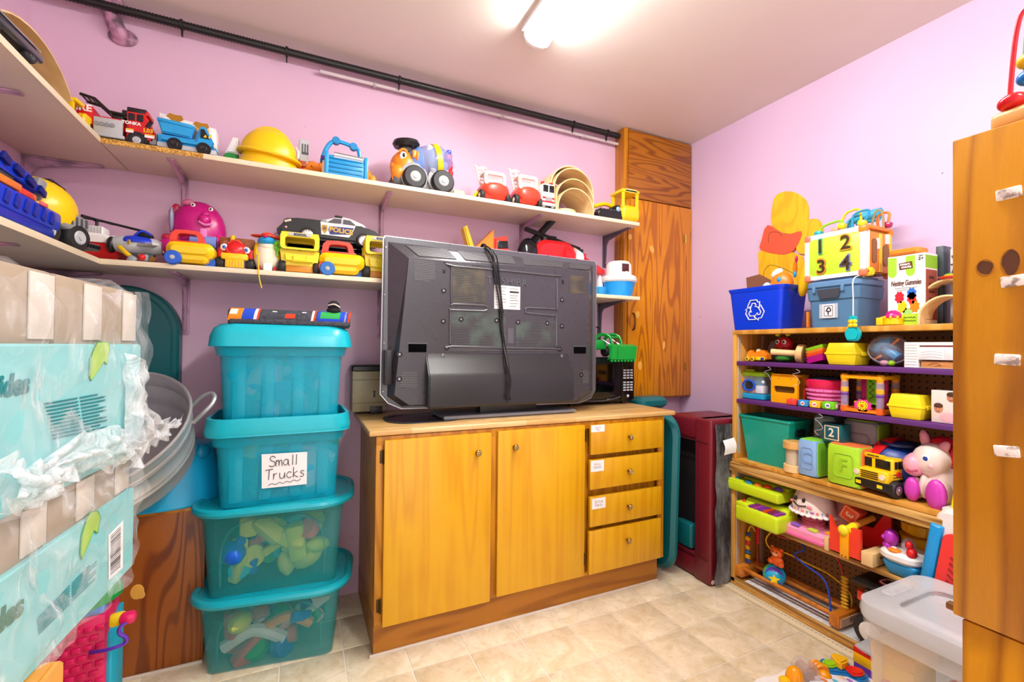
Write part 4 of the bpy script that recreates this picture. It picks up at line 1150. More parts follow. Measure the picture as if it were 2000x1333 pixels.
fy_ = mr2.math('LESS_THAN', mr2.math('ABSOLUTE', mr2.math('SUBTRACT', sp.outputs[1], .004)), .0016)
mr2.p(Base__Color=mr2.mix(mr2.math('MULTIPLY', fx, fy_), lin('#eadfbe'), lin('#1a1a18')), Roughness=.4)
t.a('rail', mr2.m, bx(SL/2, .0, .006, SL+.04, .046, .012, .15))
t.a('edge_board', M_SHE, bx(SL/2, .027, .010, SL+.0, .010, .018, .1))

# ------------------------------------------------------------------ tall wooden cupboard at the right edge, end panel towards the room
PX = 1.984
M_POST = wood('amber_pine_panel', '#d09212', '#9a5e0a', (7, 7, .6), ring=1.0, dist=5, rough=.3, c='#b4780e', sharp=(.3, .95))
def post_px(u, v): return at('x', PX, u, v)
zt_, zs2 = post_px(1883, 272).z, post_px(1866, 1198).z
y0 = post_px(1872, 720).y
P0 = T('wooden_cupboard', 'tall amber pine cupboard end at the right edge with white felt pads', 'cupboard', (PX, y0, 0), (1, 1, 1), RZ)
P0.a('carcass', M_POST, bx(.30, .165, zt_/2, .59, .31, zt_-.004))
up = P0.a('upper_panel', M_POST, bx(.30, .002, (zt_+zs2)/2, .61, .022, zt_-zs2, .12))
P0.a('lower_panel', M_POST, bx(.305, .006, zs2/2-.002, .6, .016, zs2-.006, .1))
for u, v in ((1976, 380), (1986, 550), (1973, 703), (1972, 881)):
    p = post_px(u, v); mq = N('felt_pad'); nz = mq.noise(mq.co(), 90, 3)
    mq.p(Base__Color=mq.mix(mq.ramp(nz, (.45, 0.), (.6, 1.)), lin('#f2ece0'), lin('#9a8c80')), Roughness=.8)
    P0.a('felt_pad', mq.m, bx(y0-p.y, -.011, p.z, .030, .006, .018, .35, 2, (0, random.uniform(-.12, .12), 0)), par=up)
M_KNOT = pl('#5a3410', .5)
for u, v, a_, b_ in ((1929, 524, .0095, .012), (1979, 514, .010, .019)):
    p = post_px(u, v)
    kp = [((a_*(1+.10*math.sin(k*1.3+u)))*math.cos(k*.449)+y0-p.y, p.z+(b_*(1+.10*math.sin(k*.9+v)))*math.sin(k*.449)) for k in range(14)]
    P0.a('knot', M_KNOT, pr(kp, -.0098, -.008, 'y', .1, sm=2), par=up)
    P0.a('knot_ring', pl('#a2660c', .45), tb([(y0-p.y+a_*1.15*math.cos(k*.45), -.0092, p.z+b_*1.15*math.sin(k*.45)) for k in range(14)], .0012, 5, 0, True), par=up)
p = post_px(1862, 1187); P0.a('catch', pl('#8a6038', .35, .5), bx(-.008, .004, p.z, .018, .016, .012, .2))
# bead maze on top of it
p = post_px(1928, 222)
ML = T('bead_maze', 'small bead maze with red wire on top of the amber cupboard', 'toy', (PX+.05, p.y, zt_+.001), (1, 1, 1), RZ-.12)
ML.a('base', pl('#d6a355', .4), bx(.16, .03, .016, .32, .13, .034, .3, 3))
q0, q1 = loc_px(ML.o.location, RZ-.12, -.02, 1973, 165), loc_px(ML.o.location, RZ-.12, -.02, 1990, 55)
ML.a('wire', pl('#d0202c', .3), tb([(q0.x, -.02, .03), (q0.x+.001, -.02, q0.z), (q1.x-.002, -.02, q1.z), (q1.x+.012, -.02, q1.z+.03), (q1.x+.06, -.02, q1.z+.04), (q1.x+.12, -.02, q1.z-.02), (q1.x+.13, -.02, .03)], .0035, 10, 6))
ML.a('bead', pl('#d3141e', .2), el(q0.x+.003, -.02, .046, .019, .019, .0135, 18, rot=(0, -.15, 0)))
q2 = loc_px(ML.o.location, RZ-.12, .02, 2002, 120)
for k, c in enumerate(('#1a7ad0', '#e8c020')): ML.a('bead', pl(c, .2), el(q2.x+.004, .02, q2.z-.03+.029*k, .015, .015, .013, 16))
ML.a('wire', pl('#2a9a3a', .3), tb([(q2.x+.004, .02, .03), (q2.x+.004, .02, q2.z+.06), (q2.x+.05, .02, q2.z+.1), (q2.x+.1, .02, .03)], .0035, 8, 6))

# ------------------------------------------------------------------ clear storage tote on the floor in front of it
M_CLR = clear('#eef1f0', .20, .2); M_CLRL = clear('#eaf0f4', .34, .16)
CZ = .445
_tc = at('z', CZ, 1674, 1172)
CT = T('clear_tote', 'frosted clear storage tote with lid on the floor at the right', 'storage tote', (_tc.x+.205, _tc.y-.29, 0), (1, 1, 1), RZ)
cw, cdp = .62, .41
CT.a('tub', M_CLR, shell((cw*.86, cw*.90, cw*.93), (cdp*.84, cdp*.89, cdp*.92), (.002, CZ*.5, CZ-.05), .12, .003))
CT.a('rim', M_CLR, shell((cw*.955, cw*.965), (cdp*.95, cdp*.955), (CZ-.10, CZ-.045), .13, .004))
CT.a('lid', M_CLRL, shell((cw*.99, cw, cw*.985), (cdp*.98, cdp, cdp*.975), (CZ-.05, CZ-.03, CZ-.004), .16, .003))
CT.a('lid_top', M_CLRL, ring_slab(rrect(cw*.985, cdp*.975, .06, 6), rrect(cw*.74, cdp*.64, .05, 6), CZ-.008, CZ-.002, 'z'))
CT.a('lid_panel', M_CLRL, pr(rrect(cw*.74, cdp*.64, .05, 6), CZ-.026, CZ-.022, 'z'))
0 and CT.a('lid_step', M_CLRL, tb([(x, y, CZ-.012) for x, y in rrect(cw*.76, cdp*.66, .05, 6)], .008, 6, 0, True))
CT.a('lid_grip', M_CLRL, rb(-cw*.435, -.02, CZ+.001, .035, .13, .008, .45, 'z', .2))
for k in (-.40, .40): CT.a('corner_rib', M_CLR, bx(k*cw, -cdp*.44, CZ*.42, .03, .006, CZ*.7, .3))
# ================================================================== TOYS, part 1: wall shelves
def BK(name, label, u0, u1, vtop, Y, z, d, cat='toy', rz=0., group=None, k=.7):
    """thing on a wall shelf: centre plane Y, base height z, spanning u0..u1 in the picture, depth d"""
    Y = YB+Y*1.044                       # Y = distance in front of the back wall, then scaled about the camera
    xc, w, h = fit_back(u0, u1, vtop, Y, z)
    ry = at('y', Y, (u0+u1)/2, vtop)-CAM
    w = max(w-k*d*abs(ry.x/ry.y), .45*w)
    return T(name, label, cat, (xc, Y, z), (w, d, h), rz, group)


def SD_(name, label, u0, u1, vtop, X, z, d, cat='toy', rz=0., group=None, k=.7):
    """thing on the right-hand shelves: centre plane X"""
    yc, w, h = fit_side(u0, u1, vtop, X, z)
    ry = at('x', X, (u0+u1)/2, vtop)-CAM
    w = max(w-k*d*abs(ry.y/ry.x), .45*w)
    return T(name, label, cat, (X, yc, z), (w, d, h), -math.pi/2+rz, group)


RED = pl('#d41a20', .3); REDO = pl('#e8402a', .32); YEL = pl('#f4c80c', .32); YELB = pl('#f2dd1c', .34); ORA = pl('#f08a1c', .34)
BLU = pl('#1238c8', .32); SKY = pl('#1a9ad8', .32); TEAL = pl('#12988c', .35); GRN = pl('#12a03c', .35); LIME = pl('#a4dc1c', .35)
PNK = pl('#e0409a', .3); MAG = pl('#c4147c', .28); LPK = pl('#f4b4c0', .35); PUR = pl('#6a2ca0', .35); WHT = pl('#f2f0ee', .35)
BLK = pl('#141416', .38); TYRE = pl('#1c1c1e', .55); GRY = pl('#8c8e92', .4); LGR = pl('#b9bcc0', .38); DGR = pl('#4a4c50', .4)
BRN = pl('#8a4a1a', .45); TAN = pl('#e6c48a', .5); GLASSD = pl('#15181c', .12); CREAM = pl('#f0e6cc', .4); SILV = pl('#c4c8cc', .22, .9)
CLEARB = clear('#c8d8f4', .22, .05); CLEARW = clear('#f4f4fa', .2, .05)
M_BENT = wood('bent_birch', '#edd19c', '#e0be84', (1.5, 6, 6), ring=.8, dist=2, rough=.4)


def car_wheels(t, xs_, r, wid, ty, hub, yo=.5, hr=.55, front=True):
    """pairs of wheels left and right of a toy that drives along x"""
    for x in xs_:
        t.wheel(x, -yo, r, r, wid, ty, hub, 'y', hr, -1); t.wheel(x, yo, r, r, wid, ty, hub, 'y', hr, 1)


def eyes(t, pts, r, par=None, iris='#1a2a9a', axis=-1):
    for x, y, z in pts:
        t.a('eye', WHT, el(x, y, z, r*t.sc[2]/t.sc[0], r*.5*t.sc[2]/t.sc[1], r, 12), par=par)
        t.a('pupil', pl(iris, .2), el(x, y-r*.36*t.sc[2]/t.sc[1], z, r*.5*t.sc[2]/t.sc[0], r*.22*t.sc[2]/t.sc[1], r*.55, 10), par=par)


def arch_band(w, h, d, th, n=18, leg=.35):
    """bent plywood arch: straight legs and a round crown, profile in (x, z)"""
    out = []
    r_ = w/2; zc = max(h-r_, .004); rv = h-zc; ri = r_-th; rw = rv-th
    pts = [(-r_, 0)]+[(-r_*math.cos(math.pi*k/n), zc+rv*math.sin(math.pi*k/n)) for k in range(n+1)]+[(r_, 0)]
    inn = [(-ri, 0)]+[(-ri*math.cos(math.pi*k/n), zc+rw*math.sin(math.pi*k/n)) for k in range(n+1)]+[(ri, 0)]
    def f(sc):
        vs_, fs = [], []; m = len(pts)
        for y in (-d/2, d/2):
            for o in (pts, inn):
                for (x, z) in o: vs_.append(Vector((x, y, z)))
        for k in range(m-1): fs += [[k, k+1, m+k+1, m+k], [2*m+k, 3*m+k, 3*m+k+1, 2*m+k+1], [k, 2*m+k, 2*m+k+1, k+1], [m+k, m+k+1, 3*m+k+1, 3*m+k]]
        fs += [[0, m, 3*m, 2*m], [m-1, 3*m-1, 4*m-1, 2*m-1]]
        return [(vs_, fs)]
    return f


# ---------- upper left shelf (along the left wall): things face +x, rz = 90 degrees
def left_px(u, v, X): return at('x', X, u, v)
a, b = left_px(-60, 60, .25), left_px(50, 100, .25)
t = T('toy_car', 'black toy car with a shiny bumper at the edge of the upper left shelf', 'toy', (.205, (a.y+b.y)/2, Z1), (abs(b.y-a.y), .15, .085), math.pi/2-.05)
t.a('body', BLK, bx(0, 0, .42, .96, .9, .5, .3, 3)); t.a('cabin', GLASSD, bx(-.05, .05, .8, .6, .7, .4, .3, 3, taper=(1.3, 1.1)))
t.a('bumper', pl('#5a6068', .12, .7), bx(0, -.47, .36, .99, .12, .26, .35, 3)); t.a('trim', SILV, bx(0, -.5, .56, .9, .05, .06, .3))
car_wheels(t, (-.3, .32), .26, .25, TYRE, DGR, .42)
for (u0, u1, vt, X, lab, dd) in ((-150, 80, 22, .10, 'large bent plywood arch on the upper left shelf', .22), (-110, 40, 60, .12, 'smaller bent plywood arch nested inside the large one on the upper left shelf', .18)):
    a, b = left_px(u0, 180, X), left_px(u1, 200, X); c = left_px((u0+u1)/2, vt, X)
    w_ = abs(b.y-a.y)+(.03 if dd > .2 else 0)
    t = T('wooden_arch', lab, 'toy', (.085 if dd > .2 else .07, (a.y+b.y)/2, Z1), (1, 1, 1), math.pi/2, 'bent plywood arches on the upper left shelf')
    t.a('band', M_BENT, arch_band(w_, min(c.z-Z1, w_*.7), dd, .005))
a, b = left_px(136, 215, .2), left_px(172, 220, .2)
t = T('toy_digger', 'yellow toy digger cab standing between the plywood arch and the fire truck', 'toy', (.17, (a.y+b.y)/2, Z1), (.085, .12, .125), math.pi/2-.1)
t.a('cab_base', YEL, bx(0, 0, .36, .95, .9, .36, .3, 3)); t.a('cab_front', YEL, rb(0, -.42, .42, .86, .2, .5, .4, 'y', .2))
for x in (-.38, .38): t.a('post', YEL, bx(x, -.2, .72, .14, .14, .5, .3), bx(x, .3, .72, .14, .14, .5, .3))
t.a('roof', YEL, bx(0, .05, .96, .95, .8, .12, .3)); t.a('beacon', YEL, cy(-.2, 0, 1.04, .1, .1, 'z', 10)); t.a('seat', BLK, bx(0, .1, .6, .5, .4, .2, .2))
t.a('tracks', BLK, bx(-.02, .1, .12, .8, .9, .22, .35)); t.a('slot', BLK, bx(.1, -.53, .36, .12, .02, .2, .2))

# ---------- upper shelf, back wall
# fire truck
t = BK('toy_fire_truck', 'red toy fire truck with black ladder at the left end of the upper back shelf', 152, 318, 212, -.20, Z1, .105)
fh = t.sc[2]
t.a('chassis', BLK, bx(-.02, 0, .13, .94, .8, .1)); 
t.a('cab', RED, pr([(.12, .16), (.12, .86), (.36, .86), (.38, .70), (.50, .40), (.50, .16)], -.46, .46, 'y', .08))
t.a('body', RED, bx(-.19, .0, .48, .55, .86, .3, .1), bx(-.40, 0, .52, .2, .9, .60, .1))
sk = t.a('side_locker', LGR, bx(-.10, -.45, .38, .36, .08, .40, .1)); t.a('locker_relief', GRY, *[cy(-.24+.065*k, -.505, .42, .05, .025, 'y', 10) for k in range(4)], par=sk)
t.a('running_board', LGR, bx(-.10, -.47, .17, .42, .12, .08, .2))
t.a('roof_rack', BLK, bx(.24, 0, .93, .26, .7, .12, .2)); t.a('light_bar', pl('#c01420', .15), bx(.36, 0, .90, .07, .7, .12, .3))
for x in (.19, .30): t.a('window', GLASSD, rb(x, -.468, .72, .085, .02, .17, .15))
t.a('windscreen', GLASSD, bx(.42, -.455, .60, .06, .03, .18, .2, 2, (0, .5, 0)))
ld = t.a('ladder', BLK, tb([(.10, -.28, .78), (-.12, -.28, .80), (-.30, -.28, 1.05), (-.48, -.28, 1.10)], .035, 6), tb([(.10, .28, .78), (-.12, .28, .80), (-.30, .28, 1.05), (-.48, .28, 1.10)], .035, 6), *[bx(x, 0, z, .02, .55, .04) for x, z in ((-.46, 1.09), (-.40, 1.08), (-.34, 1.06), (-.28, 1.02), (-.22, .93), (-.16, .85), (-.06, .80), (.04, .79))])
t.a('ladder_mount', BLK, bx(-.02, 0, .72, .16, .5, .16, .2), bx(.07, -.1, .82, .07, .3, .2, .2))
t.a('stripe', WHT, bx(.17, -.475, .36, .10, .02, .06), bx(.43, -.475, .30, .13, .02, .06)); t.a('stripe_edge', YEL, bx(.17, -.476, .41, .10, .02, .025), bx(.43, -.476, .345, .13, .02, .02))
t.a('front_bumper', GRY, bx(.47, 0, .20, .1, .92, .14, .2), bx(.5, 0, .34, .03, .7, .2, .2)); t.a('arch', BLK, cy(.27, -.44, .18, .20, .06, 'y', 18, b=0))
car_wheels(t, (.27, -.40), .155, .16, TYRE, LGR, .44)
w_, d_, h_ = t.sc
lettering(t.o, 'TONKA', .016, (.19*w_, -.478*d_, .56*h_), WHT, bold=.0006, sx=1.0); lettering(t.o, 'L03', .020, (.41*w_, -.478*d_, .44*h_), YEL, bold=.0006); lettering(t.o, 'FIRE', .034, (-.44*w_, -.455*d_, .74*h_), WHT, bold=.001)

# blue tipper with shape-sorter tray
t = BK('toy_dump_truck', 'turquoise blue toy tipper truck beside the red fire truck', 308, 432, 250, -.225, Z1, .10)
t.a('chassis', LGR, bx(0, 0, .16, .98, .92, .16, .2)); t.a('lower_body', SKY, pr([(-.48, .22), (-.48, .52), (.12, .52), (.18, .9), (.22, 1.0), (.30, .98), (.44, .5), (.5, .22)], -.48, .48, 'y', .12))
t.a('tipping_bed', SKY, pr([(-.5, 1.0), (-.42, .56), (.06, .52), (.12, .94)], -.46, .46, 'y', .05)); t.a('tray_rim', SKY, bx(-.2, -.47, .93, .58, .05, .1, .2, 2, (0, .07, 0)))
t.a('side_window', GLASSD, pr([(.22, .86), (.28, .88), (.38, .56), (.22, .56)], -.495, -.47, 'y')); t.a('driver', YEL, pr([(.27, .6), (.33, .6), (.31, .7)], -.51, -.49, 'y'), bx(.38, -.48, .66, .03, .04, .15, .3, 2, (0, .4, 0)))
t.a('headlamp', WHT, el(.465, -.40, .40, .03, .12, .1, 10, rot=(0, .3, 0)))
car_wheels(t, (-.20, .28), .21, .2, pl('#0e0e10', .15), BLK, .46, .5)
t = BK('shape_sorter', 'cream shape-sorter shell with heart-shaped yellow holes behind the blue tipper', 312, 432, 232, -.11, Z1, .085)
t.a('shell', WHT, pr([(-.5, .95), (.46, .82), (.5, .3), (.47, .0), (-.42, .0)], -.5, .5, 'y', .15)); t.a('inner_box', pl('#d49a10', .4), bx(-.05, -.52, .4, .8, .04, .7, .2))
for x, z in ((-.22, .9), (.22, .83)): t.a('heart_hole', pl('#b07a08', .4), pr([(x-.15, z-.01), (x-.10, z+.05), (x, z+.03), (x+.10, z+.04), (x+.13, z-.03), (x+.02, z-.16)], -.512, -.46, 'y'))
t = BK('toy_tank_car', 'small green and white toy peeping from behind the yellow helmets', 437, 470, 272, -.13, Z1, .07)
t.a('base', GRN, rb(0, 0, .25, 1, 1, .5, .4, 'y', .1)); t.a('top', WHT, pr([(-.4, .5), (.1, 1.0), (.45, 1.0), (.45, .5)], -.4, .4, 'y', .1))

# two stacked helmets
for q, (vt, z, lab) in enumerate(((284, Z1, 'lower yellow toy hard hat of the stacked pair'), (246, Z1+.052, 'upper yellow toy hard hat of the stacked pair'))):
    t = BK('toy_helmet', lab, 459, 587, vt, -.155, z, .17, 'helmet', 0, 'stacked yellow hard hats')
    t.sc = (t.sc[0]*1.0, t.sc[1], .142)
    tl = (.08, .10, 0)
    t.a('dome', YEL, mv(el(0, .02, .2, .46, .46, .82, 28, cut=(0, 1)), rot=tl))
    t.a('brim', YEL, mv(rb(.02, -.02, .17, 1.04, 1.06, .07, .48, 'z', .3, 8), rot=tl)); t.a('ridge', YEL, mv(tb([(-.42, .02, .35), (-.25, .02, .86), (0, .02, 1.05), (.25, .02, .86), (.42, .02, .35)], .06, 8, 5), rot=tl))
    if q: t.a('sticker', WHT, mv(tb([(.47, -.2, .3), (.46, -.05, .55), (.40, .1, .72)], .03, 6, 4), rot=tl))
# grey bucket on a red arm
t = BK('toy_grabber', 'grey toy digger bucket on a red handle beside the yellow helmets', 572, 604, 274, -.11, Z1, .05)
t.a('bucket', LGR, pr([(-.2, .62), (-.1, 1.0), (.5, .96), (.45, .45), (.05, .35)], -.5, .5, 'y', .08)); t.a('bucket_mouth', pl('#b04a24', .4), bx(.1, -.4, .42, .5, .3, .12, .1))
t.a('teeth', DGR, *[bx(.1+.16*k, -.53, .78, .07, .06, .18, .1) for k in range(3)], bx(.26, -.53, .66, .42, .05, .05))
t.a('arm', REDO, tb([(.15, 0, .5), (.02, 0, .28), (0, 0, .02)], .07, 8, 3), cy(0, 0, .14, .14, .18, 'y', 12)); t.a('base', REDO, bx(0, 0, .05, .8, .8, .1, .3))

# blue carry case toy with figures
t = BK('toy_grill_case', 'blue toy front case with a carrying handle and silver rail on the upper shelf', 622, 722, 276, -.20, Z1, .11)
t.a('front', SKY, bx(.02, -.35, .30, .82, .16, .46, .12, 2, (0, .0, 0))); t.a('slats', pl('#1482be', .35), *[bx(.02, -.44, .16+.1*k, .66, .06, .035, .3) for k in range(4)])
for x in (-.36, .42): t.a('post', SKY, bx(x, -.38, .32, .08, .22, .56, .25))
t.a('rail', SILV, cy(.06, -.42, .56, .028, 1.1, 'x', 10, unit=0, b=0) if 0 else tb([(-.22, -.42, .56), (.36, -.42, .54)], .05, 8), tb([(-.22, -.42, .50), (.36, -.42, .48)], .03, 8))
hd = t.a('handle', SKY, tb([(-.44, 0, .44), (-.36, 0, .75), (-.22, 0, .95), (0, 0, .95), (.22, 0, .88), (.30, 0, .8), (.32, 0, .4)], .05, 8, 4))
for x, z in ((-.17, .97), (.18, .9)): t.a('handle_knob', pl('#1482be', .35), cy(x, 0, z, .09, .12, 'y', 12), par=hd)
t.a('body', CREAM, bx(-.12, .1, .26, .64, .6, .42, .2, 3)); t.a('lid', PUR, bx(-.22, .1, .5, .5, .6, .08, .3)); t.a('orange_arm', ORA, tb([(.34, 0, .44), (.46, -.1, .3), (.5, -.2, .1)], .09, 8, 3), cy(.36, -.1, .46, .09, .12, 'y', 10))
t = BK('toy_figures', 'little heap of orange and red toy parts lying left of the blue case', 590, 668, 318, -.10, Z1, .08)
t.a('orange_claw', ORA, tb([(-.45, 0, .25), (-.3, -.1, .75), (-.1, -.1, .65), (.0, 0, .8)], .22, 8, 4), el(-.02, -.1, .75, .12, .3, .24, 10)); t.a('dark_arm', pl('#20302e', .4), tb([(0, 0, .6), (.2, 0, .3), (.45, 0, .1)], .16, 8, 3)); t.a('red_piece', RED, bx(.2, .1, .5, .2, .6, .6, .3, 2, (0, .4, .2)))
t = BK('toy_claw', 'orange toy claw end lying right of the blue case', 716, 737, 338, -.22, Z1, .05)
t.a('claw', ORA, el(0, 0, .4, .5, .5, .4, 12), tb([(-.3, 0, .3), (-.5, 0, .8), (-.2, 0, 1.0)], .16, 8, 3))

# cement mixer
t = BK('toy_cement_mixer', 'orange toy cement mixer with a face, clear blue drum and black hat', 757, 886, 278, -.19, Z1, .145)
t.a('chassis', GRY, bx(.02, 0, .16, .94, .7, .16, .2)); t.a('front_bumper', DGR, bx(-.40, 0, .17, .18, .8, .2, .3)); t.a('indicator', ORA, bx(-.28, -.42, .24, .08, .06, .1, .2), bx(-.47, -.2, .2, .04, .3, .12, .2))
fc = t.a('face', ORA, el(-.28, 0, .46, .22, .45, .30, 20)); t.a('nose', ORA, el(-.46, -.15, .42, .05, .12, .08, 12), el(-.40, -.3, .30, .12, .2, .14, 12)); t.a('ear', ORA, el(-.1, -.38, .62, .05, .1, .12, 10), bx(-.16, -.40, .66, .06, .08, .14, .3))
t.a('eye', WHT, el(-.33, -.36, .60, .055, .08, .085, 12, rot=(0, .3, 0))); t.a('pupil', BLK, el(-.325, -.435, .60, .022, .03, .04, 10)); t.a('eyebrow', ORA, tb([(-.40, -.38, .66), (-.33, -.42, .71), (-.27, -.40, .68)], .022, 6, 3))
t.a('mouth', pl('#c85a14', .4), tb([(-.46, -.26, .36), (-.42, -.36, .30), (-.36, -.42, .28)], .02, 6, 3))
ht = t.a('hat_tyre', BLK, mv(la([(.10, -.05), (.22, -.06), (.25, 0), (.22, .06), (.10, .05)], 0, 0, 0, 'z', 26), (-.25, -.02, .90), (.12, -.1, 0))); t.a('hat_crown', DGR, el(-.25, 0, .80, .12, .24, .1, 14), par=ht)
dr = t.a('drum', clear('#7a9ad8', .5, .1), mv(la([(.16, -.40), (.30, -.22), (.345, 0), (.32, .2), (.2, .36)], 0, 0, 0, 'x', 28), (.16, 0, .62), (0, -.18, 0)))
t.a('drum_window', clear('#e8eee8', .4, .08), mv(el(0, 0, 0, .10, .1, .27, 16), (.12, -.44, .62), (0, -.18, 0)), par=dr)
t.a('drum_band', YEL, mv(la([(.34, -.055), (.352, -.05), (.352, .05), (.34, .055)], 0, 0, 0, 'x', 28), (.225, 0, .64), (0, -.18, 0)), par=dr)
t.a('drum_top_panel', pl('#6a94dc', .3), mv(la([(.19, -.42), (.305, -.235), (.305, -.22), (.19, -.40)], 0, 0, 0, 'x', 28), (.16, 0, .62), (0, -.18, 0)), par=dr)
t.a('chute', RED, tb([(.40, -.1, .82), (.46, -.2, .66), (.43, -.3, .48), (.40, -.35, .30)], .05, 8, 3), bx(.42, -.15, .76, .12, .3, .12, .25)); t.a('chute_end', RED, la([(.05, -.05), (.06, .05), (.045, .05), (.035, -.05)], .43, -.38, .40, 'z', 14)); t.a('hopper', BLU, bx(.44, 0, .88, .08, .4, .08, .3))
for x in (-.16, .27): t.a('wheel_arch', GRY, cy(x, -.36, .25, .25, .1, 'y', 22, b=.1))
car_wheels(t, (-.16, .29), .215, .2, TYRE, LGR, .46, .45)
t = BK('shallow_tray', 'small pale tray lying between the cement mixer and the red cars', 880, 908, 372, -.08, Z1, .06)
t.a('tray', pl('#d8d8a8', .5), bx(0, 0, .5, 1, 1, .9, .2))

# two red cars with open cabs and white ladders
for q, (u0, u1, vt) in enumerate(((924, 994, 345), (990, 1056, 352))):
    t = BK('toy_fire_car', ('red toy car with white window frame, left of the matching pair on the upper shelf', 'red toy car with white window frame, right of the matching pair beside the ambulance')[q], u0, u1, vt-4, -.215, Z1, .13, group='matching red toy cars')
    t.a('body', REDO, rb(.05, 0, .38, .92, .92, .52, .45, 'y', .25, 7)); t.a('bonnet', REDO, el(.06, -.40, .38, .42, .16, .25, 16))
    fr = t.a('window_frame', CREAM, ring_slab(rrect(.72, .46, .12, 5, .02, .76), rrect(.54, .30, .08, 5, .02, .74), -.36, -.24, 'y')); t.a('roof', CREAM, bx(.02, .05, .97, .66, .6, .05, .3))
    t.a('window', CLEARW, rb(.02, -.31, .75, .56, .02, .32, .2), par=fr)
    t.a('driver_seat', pl('#f0b8a8', .4), bx(.0, .1, .62, .4, .3, .12, .2))
    ld = t.a('ladder', CREAM, tb([(-.30, .2, .62), (-.42, .3, 1.25)], .03, 6), tb([(-.10, .2, .62), (-.20, .3, 1.28)], .03, 6), *[tb([(-.32-.025*k, .21+.02*k, .7+.13*k), (-.12-.02*k, .21+.02*k, .7+.13*k)], .022, 6) for k in range(5)], tb([(-.48, .3, 1.3), (-.36, .3, 1.24), (-.2, .3, 1.3), (-.08, .3, 1.26)], .035, 6))
    t.a('yellow_arm', YEL, tb([(-.6, .2, .1), (-.42, .1, .38)], .06, 8)) if q == 0 else None
    for x in (-.40, .46):
        t.wheel(x, -.22, .19, .19, .14, TYRE, CREAM, 'x', .42, -1 if x < 0 else 1); t.wheel(x, .30, .19, .19, .14, TYRE, CREAM, 'x', .42, -1 if x < 0 else 1)
t = BK('toy_ambulance', 'small white toy fire van with red stripe and lamps beside the red cars', 1046, 1082, 357, -.235, Z1, .09)
t.a('body', WHT, bx(0, 0, .52, .92, .95, .72, .12, 2)); t.a('stripe', RED, bx(0, -.485, .38, .90, .02, .06), bx(0, -.485, .25, .94, .02, .05)); t.a('bumper', LGR, bx(0, -.48, .16, .98, .1, .1, .2)); t.a('grille', GRY, bx(.02, -.49, .34, .5, .02, .12))
for x in (-.22, .24): t.a('windscreen', GLASSD, bx(x, -.46, .70, .38, .05, .24, .12)); t.a('roof_lamp', pl('#d01820', .15), bx(x*1.4, -.2, .93, .22, .2, .1, .3)); 
car_wheels(t, (-.34, .34), .13, .1, TYRE, LGR, .36)
# nested bent arches
xc, w_, h_ = fit_back(1078, 1160, 322, YB-.28, Z1)
for q, (wk, hk, dk, yk, xk) in enumerate(((1.0, 1.0, .24, .01, -.0), (.98, .93, .24, -.012, .004), (.95, .70, .24, -.026, .006), (.90, .50, .24, -.036, .006))):
    t = T('wooden_arch', ('outermost', 'second', 'third', 'innermost')[q]+' of the nested bent plywood arches on the upper shelf', 'toy', (xc+xk, YB-.155+yk, Z1), (1, 1, 1), .0, 'nested plywood arches on the upper back shelf')
    wq = w_*1.0-.013*q
    t.a('band', M_BENT, arch_band(wq, max(h_*hk, wq/2+.004), dk-.006*q, .0055))
t = T('wooden_ring', 'short bent plywood band lying inside the nested arches', 'toy', (xc-.005, YB-.2, Z1), (1, 1, 1))
t.a('band', M_BENT, la([(.062, 0), (.066, 0), (.066, .034), (.062, .034)], 0, 0, 0, 'z', 32, sq=(1, .8)))
# yellow digger at the right end
t = BK('toy_digger', 'yellow toy digger with open cab at the right end of the upper back shelf', 1150, 1244, 372, -.205, Z1, .13)
t.a('cab', YEL, rb(.30, -.25, .30, .46, .5, .50, .5, 'x', .2, 8)); t.a('cab_floor', YEL, bx(.28, 0, .30, .44, .9, .3, .2))
for x, y in ((.10, -.42), (.46, -.42), (.10, .3), (.46, .3)): t.a('post', YEL, bx(x, y, .70, .07, .08, .52, .25))
t.a('roof', YEL, bx(.28, -.05, .94, .46, .9, .10, .3)); t.a('roof_sign', pl('#f4e890', .4), bx(.28, -.47, .95, .3, .06, .09, .2)); t.a('boom', YEL, tb([(.06, .1, .5), (-.2, .05, .56), (-.5, .0, .42)], .06, 8, 3)); t.a('seat', BLK, bx(.06, 0, .40, .2, .6, .24, .2)); t.a('lens', pl('#8ab0d8', .1), el(-.02, -.4, .36, .05, .08, .08, 10))
t.a('track', BLK, rb(-.20, -.2, .16, .62, .4, .3, .45, 'y', .1), rb(-.20, .3, .16, .62, .3, .3, .45, 'y', .1)); t.a('track_pads', DGR, *[bx(-.44+.08*k, -.2, .31, .04, .42, .03) for k in range(7)])

# ---------- lower shelf, left wall
a, b = left_px(-60, 380, .24), left_px(104, 400, .24)
t = T('toy_dump_truck', 'large royal blue toy dump truck on the lower left shelf', 'toy', (.135, (a.y+b.y)/2+.02, Z2), (abs(b.y-a.y)+.02, .21, .215), math.pi/2)
t.a('bumper', BLU, bx(.10, -.44, .34, .86, .2, .26, .15, 2, taper=(.92, .9))); t.a('bumper_slots', pl('#0c2aa0', .35), *[bx(-.22+.115*k, -.545, .34, .05, .03, .16, .15, 2, (0, .3, 0)) for k in range(6)]); t.a('lower_skirt', pl('#0f2eb0', .3), bx(.0, -.36, .16, .9, .3, .14, .2))
t.a('cab', BLU, bx(.1, .05, .56, .8, .7, .26, .2, 3)); t.a('hood', pl('#3c4650', .35), bx(-.2, -.2, .66, .5, .4, .2, .3, 3)); t.a('headlamp', pl('#f0802c', .15), bx(-.12, -.44, .56, .3, .1, .1, .25)); t.a('headlamp_red', pl('#e04030', .15), bx(.1, -.45, .53, .2, .1, .09, .25))
